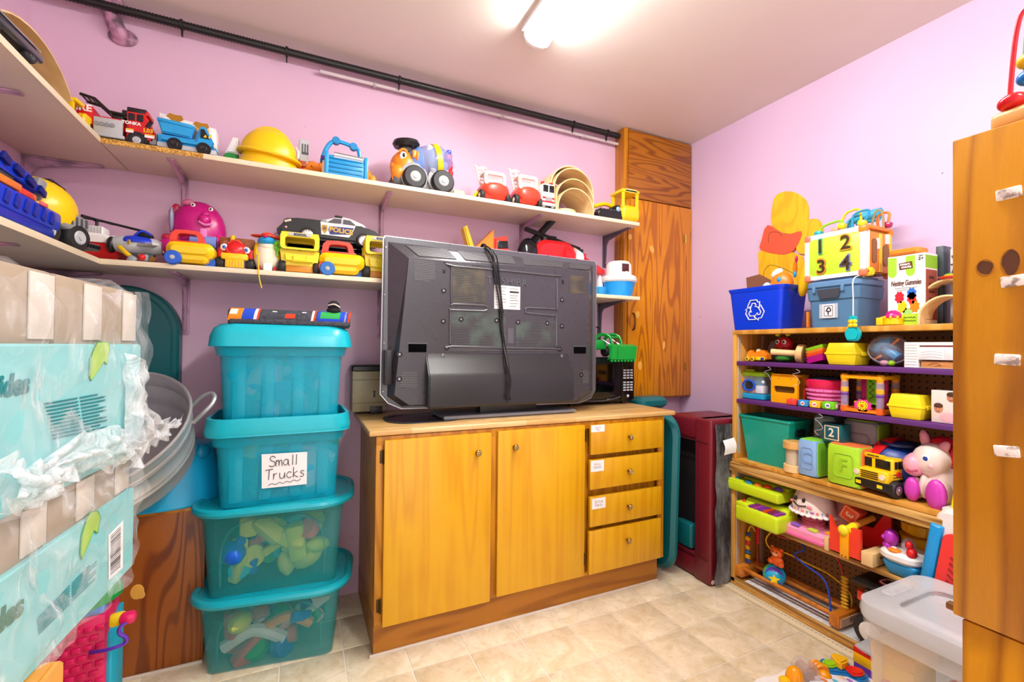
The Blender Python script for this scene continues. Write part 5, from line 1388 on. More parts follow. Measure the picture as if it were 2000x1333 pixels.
t.a('tipper', BLU, pr([(-.5, .66), (-.45, .98), (.20, .92), (.46, .74), (.5, .6), (.1, .62)], -.42, .46, 'y', .08)); t.a('tipper_windows', pl('#0a1c70', .4), *[bx(-.12+.15*k, -.45, .84-.05*k, .09, .04, .1, .2, 2, (0, .35, 0)) for k in range(4)])
t.a('logo_plate', pl('#e86a6a', .4), bx(.22, -.55, .47, .09, .03, .05, .2))
car_wheels(t, (-.3, .34), .18, .22, TYRE, SKY, .32, .6)
a, b = left_px(62, 400, .20), left_px(128, 440, .20)
t = T('toy_truck', 'yellow toy truck with grey fenders and big black tyres on the lower left shelf', 'toy', (.15, (a.y+b.y)/2-.0, Z2), (.20, .22, .225), math.pi/2-.35)
t.a('hood', YEL, el(.0, -.08, .52, .52, .46, .46, 18, cut=(-.4, 1))); t.a('fender', GRY, bx(.18, -.36, .40, .55, .28, .30, .2, 3, (0, .25, 0)), bx(-.36, -.3, .72, .16, .3, .3, .25, 2, (0, .3, 0))); t.a('window', GLASSD, bx(.12, -.05, .90, .3, .5, .08, .3, 2, (0, .3, 0))); t.a('fender_ribs', DGR, *[bx(.10+.09*k, -.50, .42, .03, .03, .12, .2) for k in range(4)])
t.a('step', DGR, bx(.52, -.3, .12, .3, .4, .1, .15)); t.a('step_ribs', BLK, *[bx(.41+.055*k, -.51, .12, .02, .03, .05) for k in range(5)])
car_wheels(t, (-.28, .26), .2, .2, TYRE, LGR, .40, .5)

# ---------- lower shelf, back wall
# red and white helicopter
t = BK('toy_helicopter', 'red and white toy helicopter with black rotor in the left corner of the lower shelf', 140, 252, 424, -.17, Z2, .11)
t.a('body', RED, rb(.05, 0, .26, .9, .9, .34, .35, 'y', .2)); t.a('keel', REDO, bx(.1, 0, .08, .7, .6, .12, .3)); t.a('deck', WHT, pr([(-.4, .42), (-.36, .62), (.2, .60), (.46, .44), (.48, .36), (-.4, .36)], -.44, .44, 'y', .12)); t.a('engine', WHT, bx(-.1, 0, .68, .46, .6, .18, .2)); t.a('engine_ribs', LGR, *[bx(-.28+.06*k, -.32, .68, .02, .03, .14) for k in range(7)]); t.a('lamp', BLK, cy(.30, -.45, .50, .03, .03, 'y', 10)); t.a('window', clear('#d8e0e8', .5, .1), bx(.34, 0, .52, .14, .7, .16, .3)); t.a('porthole', LGR, cy(-.35, -.47, .42, .06, .03, 'y', 12))
t.a('mast', BLK, cy(-.08, 0, .82, .03, .2, 'z', 10)); rt_ = t.a('rotor', BLK, tb([(-.62, -.1, .96), (-.08, 0, .93), (.9, .25, .80)], .028, 6), bx(-.08, 0, .92, .14, .14, .05, .2), tb([(-.2, -.7, .9), (.05, .9, .98)], .025, 6))
# jet
t = BK('toy_jet', 'grey and blue toy jet plane with black nose on the lower shelf', 208, 326, 452, -.215, Z2, .12, rz=.12)
t.a('fuselage', LGR, mv(la([(.0, -.62), (.18, -.55), (.27, -.35), (.30, 0), (.26, .4), (.2, .6)], 0, 0, 0, 'x', 20, sq=(1, 1)), (0, 0, .56))); t.a('blue_top', BLU, mv(el(0, 0, 0, .40, .36, .24, 18, cut=(0, 1)), (.02, 0, .62))); t.a('nose', BLK, mv(el(0, 0, 0, .10, .22, .24, 16), (-.46, 0, .52)))
t.a('wing', LGR, pr([(-.05, -.2), (.35, -.8), (.48, -.75), (.3, -.1)], .50, .58, 'z', .2), pr([(-.05, .2), (.35, .7), (.48, .65), (.3, .1)], .50, .58, 'z', .2)); t.a('cockpit', GLASSD, el(.14, 0, .86, .18, .2, .14, 12)); t.a('cockpit_frame', BLU, tb([(-.04, -.1, .84), (.1, -.14, 1.0), (.28, -.1, .9)], .035, 6, 3)); t.a('hazard_mark', YEL, bx(-.10, -.46, .58, .05, .06, .14, .1)); t.a('hazard_lines', BLK, bx(-.11, -.485, .58, .01, .03, .14), bx(-.09, -.485, .58, .01, .03, .14))
t.a('landing_strut', YEL, tb([(-.28, -.3, .44), (-.14, -.5, .24), (-.06, -.55, .16)], .06, 8, 3)); t.a('foot', GRY, bx(-.02, -.6, .05, .16, .24, .22, .25, 2, (0, .5, 0))); t.a('red_pod', RED, el(.14, -.5, .16, .08, .1, .1, 10)); t.a('pod_case', GRY, bx(.16, -.44, .16, .2, .14, .2, .25)); t.a('spring', pl('#a06a2a', .4), *[tb([(.28+.03*k, -.4, .08), (.30+.03*k, -.42, .2)], .02, 6) for k in range(4)]); t.a('belly', DGR, bx(.1, .05, .2, .5, .5, .3, .3))
# pink plane with a face, perched behind the cart
zp = Z2+.05
t = BK('toy_plane', 'pink and magenta toy plane with a smiling face lying behind the yellow cart', 316, 458, 392, -.085, zp, .13)
t.a('belly', MAG, el(.0, 0, .48, .42, .48, .50, 24)); t.a('crown', LPK, mv(el(0, 0, 0, .43, .49, .50, 24, cut=(.12, 1)), (-.02, .02, .49), (-.45, -.6, 0))); t.a('nose', MAG, el(.12, -.42, .64, .10, .16, .10, 12), bx(.14, -.44, .74, .10, .14, .06, .35)); eyes(t, ((-.06, -.30, .88), (.20, -.30, .84)), .034, iris='#201810')
t.a('mouth', pl('#e880c0', .3), tb([(.05, -.5, .60), (.14, -.54, .55), (.24, -.5, .58)], .022, 6, 3)); t.a('window', pl('#c86a90', .25), el(-.14, -.24, .92, .10, .1, .05, 12, rot=(.6, -.3, 0))); t.a('side_badge', pl('#8a8aa8', .3), el(-.36, -.3, .62, .04, .1, .2, 12)); t.a('tail', pl('#c81848', .3), bx(-.36, .1, .82, .12, .2, .2, .4, 2, (0, .5, 0)), bx(-.44, 0, .34, .16, .4, .12, .45))
t.a('wing', MAG, el(-.36, -.25, .16, .24, .22, .15, 14), el(.38, -.2, .14, .10, .2, .14, 12)); t.a('wing_handle', pl('#d81888', .25), tb([(.34, -.3, .40), (.48, -.35, .18), (.44, -.35, .02), (.32, -.35, .18)], .05, 8, 4, True)); ax_ = t.a('axle_plate', pl('#e884c4', .3), bx(.12, -.5, .36, .10, .08, .26, .15))
for x in (.02, .23): t.a('wheel', pl('#7a94dc', .35), cy(x, -.52, .26, .11, .16, 'x', 18, unit=2), par=ax_)
t.a('undercarriage', BLK, bx(0, .1, .0, .7, .6, .06, .2))
t = T('toy_block', 'dark box hidden behind the yellow cart, added as support under the pink plane', 'toy', (t.o.location.x, YB-.08, Z2), (.2, .1, .049))  # block added as a support for the raised plane
t.a('body', BRN, bx(0, 0, .5, .8, 1, .99, .1))


def cart(label, u0, u1, vt, Y, bodyc, handlec, wheelc, grp=None, rz=0):
    t = BK('toy_cart', label, u0, u1, vt, Y, Z2, .12, rz=rz, group=grp)
    t.a('body', bodyc, rb(0, 0, .42, 1, .92, .44, .42, 'y', .3, 8)); t.a('keel', bodyc, rb(.02, 0, .22, .72, .8, .28, .45, 'y', .3, 7)); t.a('handle', handlec, ring_slab([(-.46, .60), (-.42, .88), (-.34, .98), (-.1, 1.0), (.16, .98), (.22, .90), (.30, .60), (0, .58)], [(-.31, .66), (-.29, .84), (-.24, .89), (-.1, .90), (.08, .89), (.12, .84), (.15, .66), (0, .64)], -.22, .22, 'y'))
    t.a('handle_foot', handlec, bx(-.05, 0, .665, .72, .5, .05, .3))
    t.wheel(-.33, -.47, .17, .20, .17, wheelc, LGR, 'y', .3, -1); t.wheel(.36, .05, .16, .17, .17, wheelc, LGR, 'y', .3, 1); t.wheel(-.33, .42, .19, .19, .15, wheelc, LGR, 'y', .3, 1)
    return t


cart('yellow toy cart with red handle and blue wheels, left end of the lower shelf row', 325, 427, 453, -.245, YEL, REDO, pl('#1a5ac8', .35))
# red truck with eyes
t = BK('toy_truck', 'red and yellow toy truck with cartoon eyes and brown bed', 424, 500, 462, -.20, Z2, .13)
t.a('bed', BRN, bx(0, .3, .80, .98, .30, .36, .08)); t.a('bed_grain', pl('#a8622c', .4), *[cy(x, .135, .80, .09, .02, 'y', 12) for x in (-.3, .3)]); t.a('hood', RED, el(0, -.1, .54, .36, .34, .30, 18)); t.a('hood_ridge', REDO, tb([(-.18, -.25, .74), (0, -.3, .84), (.18, -.25, .74), (.2, -.4, .5), (0, -.45, .44), (-.2, -.4, .5)], .025, 6, 3, True)); t.a('side', RED, bx(-.40, .0, .42, .16, .5, .4, .3), bx(.42, .0, .42, .16, .5, .4, .3)); eyes(t, ((-.30, -.28, .62), (.30, -.28, .58)), .10, iris='#1a6ac0')
t.a('bumper', YEL, bx(0, -.40, .36, .74, .18, .18, .3)); t.a('grille', YEL, bx(0, -.42, .17, .5, .1, .22, .1)); t.a('grille_slots', pl('#d8a80c', .4), *[bx(-.2+.08*k, -.475, .17, .03, .02, .18) for k in range(6)]); t.a('smoke_stack', YEL, cy(-.12, .05, .92, .06, .2, 'z', 10))
for x in (-.40, .40): t.wheel(x, -.22, .18, .18, .2, TYRE, DGR, 'x', .5, 1 if x > 0 else -1); t.wheel(x, .3, .18, .18, .2, TYRE, DGR, 'x', .5, 1 if x > 0 else -1)
# pelican pull toy
t = BK('toy_bird', 'white pull-along toy bird with blue mask and red propeller hat', 497, 549, 455, -.225, Z2, .10)
t.a('body', CREAM, la([(.12, .02), (.24, .12), (.30, .3), (.26, .48), (.25, .6)], 0, 0, 0, 'z', 20, sq=(1, .9))); t.a('wing', YEL, el(-.42, .05, .45, .14, .3, .3, 12), el(.40, .05, .38, .14, .3, .22, 12)); t.a('head', CREAM, el(0, 0, .64, .40, .42, .18, 16)); t.a('mask', SKY, el(-.02, -.14, .76, .38, .36, .12, 16)); t.a('beak', MAG, el(-.06, -.45, .84, .08, .1, .03, 8)); hb = t.a('hat', REDO, el(0, 0, .90, .30, .34, .10, 16, cut=(-.2, 1))); t.a('propeller', pl('#c8381c', .35), el(-.36, 0, .90, .32, .16, .04, 12), el(.34, 0, .89, .3, .16, .04, 12), par=hb)
t.a('flower', pl('#6cc81c', .35), *[el(.42+.10*math.cos(k*1.257), -.3, .66+.07*math.sin(k*1.257)*1.3, .09, .1, .06, 10) for k in range(5)], bx(.40, -.3, .5, .08, .1, .2, .3)); t.a('foot', WHT, bx(.04, -.42, .10, .34, .12, .2, .15)); t.a('wheel', RED, cy(-.3, -.3, .07, .07, .06, 'x', 12), cy(.32, -.3, .07, .07, .06, 'x', 12))
p0 = loc_px(t.o.location, 0, -.075, 504, 490); p1 = loc_px(t.o.location, 0, -.085, 506, 540); p2 = loc_px(t.o.location, 0, -.088, 511, 563)
t.sc = (1, 1, 1); t.a('pull_string', YEL, tb([(p0.x, -.05, p0.z), (p0.x+.002, -.075, .03), (p1.x, -.085, p1.z), (p2.x, -.086, p2.z)], .0022, 6, 5))


def school_bus(label, u0, u1, vt, Y):
    t = BK('toy_school_bus', label, u0, u1, vt, Y, Z2, .15, group='yellow toy buses on the lower shelf')
    t.a('lower_body', YELB, pr([(-.5, .58), (-.46, .30), (-.40, .2), (.40, .18), (.46, .30), (.5, .56)], -.5, .5, 'y', .12)); t.a('seam', pl('#7a6a10', .5), bx(0, -.505, .575, .98, .02, .012)); t.a('front_frame', YELB, ring_slab(rrect(.98, .42, .10, 5, 0, .79), rrect(.74, .26, .06, 5, 0, .76), -.5, -.38, 'y')); t.a('rear_frame', YELB, ring_slab(rrect(.98, .42, .10, 5, 0, .79), rrect(.74, .26, .06, 5, 0, .76), .38, .5, 'y'))
    t.a('roof', YELB, bx(0, 0, .985, .94, .96, .06, .3)); t.a('side_post', YELB, bx(-.47, 0, .78, .05, .14, .36), bx(.47, 0, .78, .05, .14, .36)); sg = t.a('sign_board', LGR, rb(0, -.50, .955, .58, .05, .075, .5)); t.a('grille', YELB, rb(0, -.505, .36, .36, .05, .16, .2), tb([(-.17, -.53, .42), (-.14, -.53, .31), (.14, -.53, .31), (.17, -.53, .42)], .014, 6)); t.a('seat', pl('#d8b010', .4), *[bx(x, .1, .64, .3, .4, .14, .2) for x in (-.2, .2)]); t.a('underside', pl('#d08a10', .4), bx(0, 0, .12, .7, .8, .16, .1))
    lettering(sg, 'SCHOOL', .012, (0, -.53*t.sc[1], .95*t.sc[2]), BLK, bold=.0006)
    for x in (-.44, .42):
        for y in (-.30, .34): t.wheel(x, y, .16, .16, .16, TYRE, DGR, 'x', .5, 1 if x > 0 else -1)
    return t


school_bus('yellow toy school bus with an open window frame and SCHOOL sign facing the room', 548, 624, 463, -.215)
t = school_bus('yellow toy bus half hidden behind the left edge of the television', 706, 775, 470, -.20)
cart('second yellow toy cart with red handle, between the school bus and the television', 622, 712, 474, -.235, YEL, REDO, pl('#1a6ab8', .35))
t = BK('toy_ball', 'orange toy knob beside the school bus', 621, 642, 508, -.27, Z2, .03); t.a('knob', REDO, el(0, 0, .5, .5, .5, .5, 14), cy(0, -.4, .5, .3, .3, 'y', 12))
# police car raised on an added dark support box
zc_ = at('y', YB-.085, 640, 484).z
t = T('dark_box', 'added dark support box under the police car at the back of the lower shelf', 'toy', (at('y', YB-.08, 640, 480).x, YB-.08, Z2), (.34, .13, zc_-Z2-.001)); t.a('body', pl('#241c16', .5), bx(0, 0, .5, 1, 1, .98, .06)); t.a('ridge', BLK, bx(0, -.45, .9, .96, .1, .14, .2))
t = BK('toy_police_car', 'black and white toy police car on top of the dark box', 553, 738, 428, -.085, zc_, .12)
t.a('lower_body', BLK, pr([(-.5, .18), (-.5, .62), (-.46, .78), (-.22, .83), (.26, .78), (.46, .66), (.5, .46), (.49, .18)], -.48, .48, 'y', .1, sm=2)); t.a('cabin', WHT, pr([(-.14, .72), (.03, 1.0), (.20, 1.0), (.38, .70)], -.42, .42, 'y', .12, sm=2)); dr_ = t.a('door_panel', WHT, pr([(-.12, .34), (-.13, .76), (.24, .74), (.20, .44), (.17, .32)], -.50, -.475, 'y')); t.a('blue_flash', pl('#142a7a', .35), pr([(-.05, .50), (-.04, .64), (.22, .66), (.19, .42), (-.03, .36)], -.506, -.498, 'y'), par=dr_)
t.a('badge', pl('#b8923c', .35), pr([(-.115, .66), (-.06, .66), (-.055, .5), (-.085, .36), (-.12, .5)], -.508, -.49, 'y', .1), par=dr_); t.a('badge_centre', pl('#6a5a30', .4), cy(-.087, -.51, .55, .05, .02, 'y', 12), par=dr_)
for pts in ([(-.06, .77), (.01, .93), (.09, .93), (.085, .78)], [(.105, .78), (.11, .93), (.18, .92), (.24, .78)]): t.a('side_window', pl('#5a6068', .12), pr(pts, -.46, -.415, 'y', .05))
t.a('windscreen', pl('#9aa4ac', .1), bx(-.10, -.2, .82, .05, .4, .16, .2, 2, (0, .6, 0))); t.a('light_bar', BLK, bx(.06, -.1, 1.03, .08, .5, .08, .2)); t.a('headlamp', pl('#d8d0c0', .15), bx(-.455, -.40, .68, .07, .18, .08, .2, 2, (0, -.35, 0))); t.a('tail_lamp', pl('#e06a2c', .2), bx(.485, -.44, .42, .03, .1, .06, .2)); t.a('fog_lamp', LPK, cy(-.47, -.49, .46, .035, .02, 'y', 10))
for x in (-.26, .33): t.a('wheel_arch', pl('#060607', .4), cy(x, -.47, .30, .30, .02, 'y', 24, b=0))
car_wheels(t, (-.26, .33), .255, .2, TYRE, pl('#cfd2d4', .18, .8), .46, .68)
for x in (-.26, .33): t.a('spokes', pl('#e8eaec', .15, .7), *[bx(x, -.585, .255, .012, .012, .30, .2, 1, (0, k*math.pi/5, 0)) for k in range(5)])
lettering(t.o, 'POLICE', .030, (.085*t.sc[0], -.512*t.sc[1], .515*t.sc[2]), pl('#e0b02c', .35), bold=.0012, rot=(math.pi/2, .06, 0), sx=1.05)
# behind the television top edge
t = BK('toy_loader', 'orange and yellow toy loader showing above the television', 897, 998, 447, -.13, Z2, .10)
t.a('bucket_arm', YEL, pr([(-.5, .96), (-.42, 1.0), (-.20, .5), (-.32, .48)], -.3, .3, 'y', .1)); t.a('tray', ORA, pr([(-.30, .62), (.12, .98), (.14, .46), (-.4, .40)], -.4, .4, 'y', .08)); t.a('cab', REDO, pr([(.10, .36), (.12, .84), (.40, .90), (.48, .46), (.48, .30)], -.44, .44, 'y', .1)); t.a('cab_window', GLASSD, bx(.30, -.45, .74, .22, .04, .12, .2, 2, (0, -.1, 0))); t.a('body', ORA, bx(0, 0, .30, .94, .8, .26, .15)); t.a('track', BLK, bx(-.1, -.35, .44, .5, .2, .1, .3)); car_wheels(t, (-.3, .34), .18, .14, TYRE, YEL, .42)
t = BK('toy_helicopter', 'red toy helicopter with black rotor showing above the right of the television', 1003, 1150, 450, -.13, Z2, .11)
t.a('body', RED, rb(.02, 0, .60, .60, .8, .46, .45, 'y', .25, 7)); t.a('tail', RED, mv(la([(.20, -.3), (.13, .15), (.05, .55)], 0, 0, 0, 'x', 14), (.34, 0, .54), (0, .22, 0))); t.a('tail_band', WHT, mv(la([(.205, -.05), (.215, -.05), (.185, .09), (.175, .09)], 0, 0, 0, 'x', 14), (.30, 0, .55), (0, .22, 0))); t.a('tail_fin', BLK, bx(.40, 0, .72, .12, .1, .08, .2)); t.a('rear_fin', RED, bx(.47, 0, .62, .04, .3, .14, .2)); t.a('cockpit', GLASSD, el(-.34, 0, .54, .16, .4, .30, 16)); t.a('nose_lamp', REDO, cy(-.26, -.44, .46, .08, .08, 'y', 12)); t.a('skid', pl('#5ac83c', .35), tb([(-.48, -.4, .36), (-.3, -.42, .26), (.2, -.42, .24)], .04, 8, 3), tb([(-.48, .4, .36), (-.3, .42, .26), (.2, .42, .24)], .04, 8, 3)); t.a('legs', DGR, bx(-.1, 0, .12, .3, .7, .24, .2)); t.a('mast', BLK, cy(-.12, 0, .80, .06, .16, 'z', 10), cy(.14, 0, .72, .04, .14, 'z', 10))
t.a('rotor', BLK, tb([(-.40, -.1, .96), (.42, .1, .76)], .035, 6), tb([(-.28, .2, .78), (.08, -.2, 1.28)], .06, 6), bx(.0, 0, .88, .1, .14, .06, .2))
# blue and white pots at the right end
t = BK('toy_boat_pot', 'white and blue toy tub with dark window, right end of lower shelf', 1178, 1238, 513, -.185, Z2, .15)
t.a('tub', pl('#1a9aec', .28), la([(.32, 0), (.36, .03), (.46, .46), (.45, .48)], 0, 0, 0, 'z', 30)); t.a('rim', WHT, la([(.46, .42), (.50, .46), (.50, .54), (.44, .60), (.36, .62)], 0, 0, 0, 'z', 30)); t.a('upper', WHT, la([(.36, .6), (.34, .92), (.28, 1.0), (0, 1.01)], 0, 0, 0, 'z', 26)); t.a('window', pl('#4a2024', .2), bx(-.06, -.47, .80, .34, .06, .22, .12)); t.a('window_frame', WHT, bx(-.06, -.455, .80, .42, .06, .28, .15)); t.a('yellow_tab', YEL, bx(.36, -.1, .76, .08, .2, .2, .3)); t.a('blue_tab', BLU, bx(-.38, 0, .76, .06, .2, .16, .3)); t.a('badge', pl('#c8282c', .3), bx(-.12, -.5, .5, .16, .02, .04, .2))
for k in range(8): pass
t = BK('toy_cone', 'small blue toy cup with red and white lid behind the blue and white tub', 1160, 1182, 535, -.13, Z2, .07)
t.a('cup', pl('#2a9ad8', .3), la([(.30, 0), (.4, .4), (.38, .42)], 0, 0, 0, 'z', 20)); t.a('lid', WHT, el(0, 0, .44, .34, .4, .5, 14, cut=(0, 1))); t.a('red_spot', RED, el(.1, -.36, .7, .12, .05, .12, 10))
# ================================================================== TOYS, part 2: worktop and right-hand shelves
# soap dispenser, microwave, loader
t = BK('soap_dispenser', 'beige and black wall soap dispenser left of the television', 684, 756, 713, -.06, .905, .11, 'dispenser')
BEI = pl('#9c9070', .4); t.a('body', BEI, bx(0, 0, .46, .96, .95, .86, .08, 2)); t.a('lid', BLK, mv(rb(0, 0, .93, 1.04, 1.0, .14, .4, 'y', .2, 6))); t.a('seam', pl('#6a6048', .5), bx(0, -.48, .70, .97, .02, .012), bx(0, -.48, .22, .97, .02, .012)); t.a('slot', BLK, bx(.12, -.485, .40, .05, .02, .14, .1)); t.a('push_bar', BLK, bx(.18, -.46, .06, .34, .14, .16, .1)); t.a('side_edge', BEI, bx(-.46, 0, .46, .06, .96, .84, .2))
p = at('z', .9, 711, 799); t = T('green_scrap', 'scrap of green felt on the worktop in front of the soap dispenser', 'scrap', (p.x+.03, p.y, .9)); t.a('felt', pl('#1a8a2c', .8), pr([(-.03, -.012), (.0, -.02), (.03, -.008), (.02, .012), (-.02, .014)], .001, .004, 'z'))
pm = pr_ = None
def world_back(u, v, Y): return at('y', Y, u, v)
a, b = world_back(1030, 780, -.14), world_back(1240, 698, -.14)
mz0, mz1 = .902, b.z
t = T('microwave', 'black microwave oven behind the right side of the television', 'microwave', ((b.x+b.x-.46)/2, -.02, mz0), (.46, .225, mz1-mz0))
t.a('body', pl('#101012', .22), bx(0, .03, .52, 1, .94, .94, .03, 2)); dm = t.a('door', pl('#17171a', .12), bx(-.10, -.47, .54, .78, .06, .84, .08)); t.a('window', pl('#050506', .06), rb(-.10, -.505, .56, .56, .01, .58, .12), par=dm); t.a('door_trim', pl('#3a3a3e', .3), tb([(-.46, -.5, .12), (0, -.54, .09), (.28, -.52, .16)], .014, 6, 4), par=dm)
cp = t.a('control_panel', pl('#0c0c0e', .2), bx(.40, -.48, .54, .2, .05, .9, .05)); t.a('key', pl('#b8bcc4', .4), *[bx(.345+.055*i, -.512, .72-.055*j-(.04 if j > 3 else 0), .04, .01, .032, .1) for i in range(3) for j in range(8)], par=cp); t.a('display', pl('#10201c', .1), bx(.40, -.51, .86, .14, .01, .1), par=cp); t.a('round_key', pl('#d0d4d8', .4), cy(.40, -.512, .17, .03, .01, 'y', 14), par=cp)
lettering(t.o, 'RCA', .020, (.125*.46, -.51*.215, .13*t.sc[2]), WHT, bold=.0008); t.a('foot', BLK, *[cy(x, y, .02, .05, .05, 'z', 10) for x in (-.4, .4) for y in (-.3, .3)])
t = BK('toy_tractor', 'green toy tractor with front loader bucket on top of the microwave', 1138, 1226, 632, -.17, mz1, .15, rz=.0)
h_ = t.sc[2]
t.a('bucket', GRN, pr([(.0, -.10), (-.30, -.08), (-.36, .30), (-.1, .36), (.02, .30), (-.16, .22), (-.16, .0)], -.22, .50, 'x', .03, o=(0, -.52, .02))); t.a('bucket_side', GRN, pr([(.0, -.10), (-.30, -.08), (-.36, .30), (-.1, .36)], .48, .5, 'x', .0, o=(0, -.52, .02)), pr([(.0, -.10), (-.30, -.08), (-.36, .30), (-.1, .36)], -.05, -.03, 'x', .0, o=(0, -.52, .02)))
t.a('bucket_teeth', GRN, *[bx(-.19+.094*k, -.80, -.10, .045, .08, .05, .1) for k in range(8)])
for x in (.02, .30): t.a('loader_arm', pl('#1aa83c', .3), tb([(x, -.38, .30), (x-.03, -.25, .60), (x-.16, .05, .66), (x-.28, .3, .44)], .05, 8, 3, flat=.6)); t.a('ram', SILV, tb([(x-.02, -.3, .36), (x-.12, 0, .52)], .022, 6))
t.a('cross_bar', pl('#128a30', .35), tb([(.0, -.26, .58), (.29, -.26, .58)], .035, 6), tb([(-.13, .05, .64), (.16, .05, .64)], .03, 6)); t.a('hood', GRN, bx(-.18, .2, .36, .4, .5, .3, .2)); t.a('roll_bar', BLK, tb([(-.42, .2, .4), (-.40, .2, .92), (-.12, .2, .88), (-.10, .2, .72)], .03, 6), tb([(-.28, .1, .5), (-.28, .1, 1.0)], .02, 6)); 
for x in (-.40, .06): t.wheel(x, .15, .17, .17, .14, TYRE, YEL, 'x', .5, 1)

# ---------- on top of the upper toy shelf
ZT = 1.332
# plain cutout board on the wall (yellow with a red band)
t = T('wall_cutout', 'flat yellow and red painted wooden cutout on the lilac wall above the blue bin', 'wall decoration', (XR-.004, SY, 0), (1, 1, 1), RZ)
def wp(u, v): q = at('x', XR-.01, u, v); return (SY-q.y, q.z)
def cut(name, mat, pts, y0, y1, par=None, sm=3): return t.a(name, mat, pr([wp(*p) for p in pts], y0, y1, 'y', .1, sm=sm), par=par)
yc_ = wood('crayon_yellow', '#f2c21a', '#e8ac10', (6, 6, 2), rot=(0, .6, 0), ring=1, dist=3, rough=.5)
b1 = cut('lower_shape', yc_, [(1488, 488), (1482, 515), (1484, 545), (1500, 560), (1560, 560), (1566, 500)], -.008, .003)
cut('upper_shape', yc_, [(1516, 382), (1508, 410), (1508, 440), (1530, 456), (1566, 452), (1578, 425), (1574, 392), (1545, 374)], -.009, .003)
cut('side_shape', yc_, [(1560, 450), (1574, 432), (1596, 428), (1606, 446), (1606, 476), (1580, 496), (1556, 490)], -.0085, .003)
cut('red_band', pl('#ea5a3a', .5), [(1500, 440), (1488, 470), (1486, 488), (1520, 497), (1545, 494), (1560, 476), (1566, 452), (1535, 458)], -.011, .003)
cut('brown_base', pl('#8a5a44', .6), [(1458, 543), (1484, 536), (1508, 548), (1508, 566), (1460, 566)], -.010, .003, sm=0)
t.a('outline', pl('#4a3a20', .6), tb([(p[0], -.0085, p[1]) for p in [wp(*q) for q in ((1492, 545), (1494, 528), (1506, 518), (1528, 524), (1550, 534))]], .0012, 5, 4), tb([(p[0], -.0115, p[1]) for p in [wp(*q) for q in ((1502, 475), (1504, 456), (1520, 454), (1530, 462))]], .0012, 5, 4))

t = SD_('recycling_bin', 'royal blue recycling bin with white arrows at the left end of the toy shelf top', 1426, 1584, 563, 3.10, ZT, .20, 'bin', k=1)
w_, d_, h_ = t.sc; MB_ = pl('#0a3ad8', .3)
t.a('tub', MB_, shell((.86, .93, 1.0), (.86, .93, 1.0), (0, .5, 1.0), .10, .03)); t.a('rim', MB_, shell((1.0, 1.05, 1.045), (1.0, 1.05, 1.045), (.90, .97, 1.0), .12, .04))
arrows = []
for k in range(3):
    th = math.radians(90+120*k); c_, s_ = math.cos(th), math.sin(th)
    def ro(x, z, a=math.radians(120*k)): return ((x*math.cos(a)-z*math.sin(a))*h_/w_*.95, .45+(x*math.sin(a)+z*math.cos(a)))
    seg1 = [ro(-.17, .06), ro(-.09, .20), ro(.08, .20), ro(.13, .12)]
    out_l = [(-.19, .09), (-.10, .245), (.07, .245), (.11, .18), (.15, .205), (.14, .06), (.01, .10), (.05, .125), (.02, .17), (-.05, .17), (-.11, .055)]
    P_ = [ro(*q) for q in out_l]
    arrows.append(tb([(p[0], -.5*(.86+.14*p[1])-.012, p[1]) for p in P_], .013, 5, 0, True))
t.a('recycling_arrows', pl('#e8ecf4', .5), *arrows)
zin = ZT+h_*.75
for (nm, lab, u0, u1, vt, X, shp) in (('toy_fish', 'orange toy fish with a white fin lying in the blue recycling bin', 1500, 1556, 527, 3.10, 0), ('toy_bird', 'yellow rounded toy with a blue eye standing in the blue recycling bin', 1546, 1586, 497, 3.12, 1), ('toy_ring', 'pale blue and white toy ring sticking out of the blue recycling bin', 1484, 1512, 553, 3.08, 2)):
    q = SD_(nm, lab, u0, u1, vt, X, zin, .07)
    if shp == 0: q.a('body', ORA, el(0, 0, .45, .5, .5, .5, 18)); q.a('fin', WHT, mv(el(0, 0, 0, .3, .2, .16, 12), (-.18, -.1, .88), (0, -.5, 0))); q.a('spot', SKY, el(.05, -.44, .62, .10, .1, .10, 10))
    elif shp == 1: q.a('body', YEL, mv(el(0, 0, .5, .42, .5, .52, 18), (0, 0, 0), (0, .3, 0))); q.a('eye', SKY, el(-.2, -.42, .52, .12, .1, .08, 10)); q.a('badge', MAG, el(-.1, -.40, .88, .1, .1, .08, 10)); q.a('cheek', ORA, el(-.34, -.2, .7, .14, .2, .2, 10))
    else: q.a('ring', pl('#a8d8e8', .3), mv(tb([(.4*math.cos(k*.5236), 0, .5+.4*math.sin(k*.5236)) for k in range(12)], .14, 8, 2, True), (0, 0, 0))); q.a('knob', WHT, el(.2, -.2, .8, .2, .2, .2, 10))
t = SD_('grey_blue_tote', 'grey-blue storage tote with handle and a taped picture label on the toy shelf', 1574, 1738, 548, 3.10, ZT, .21, 'storage tote', k=1)
w_, d_, h_ = t.sc; MG_ = pl('#4f7aa0', .4); MGL = pl('#5f8ab4', .38)
t.a('tub', MG_, shell((.82, .88, .90), (.84, .88, .90), (0, .55, .82), .10, .03)); t.a('collar', MG_, shell((.93, .97), (.93, .97), (.58, .82), .1, .04)); t.a('lid', MGL, rb(0, 0, .90, 1.0, 1.0, .14, .16, 'z', .2, 5)); t.a('lid_ledge', MGL, rb(0, 0, .99, .86, .84, .04, .16, 'z', .2, 5)); t.a('handle_recess', pl('#3a3f4a', .45), pr([(-.26, .80), (.20, .80), (.14, .60), (-.20, .60)], -.50, -.46, 'y', .1)); t.a('latch', MGL, bx(-.30, -.50, .80, .05, .06, .14, .2), bx(.22, -.50, .80, .05, .06, .14, .2))
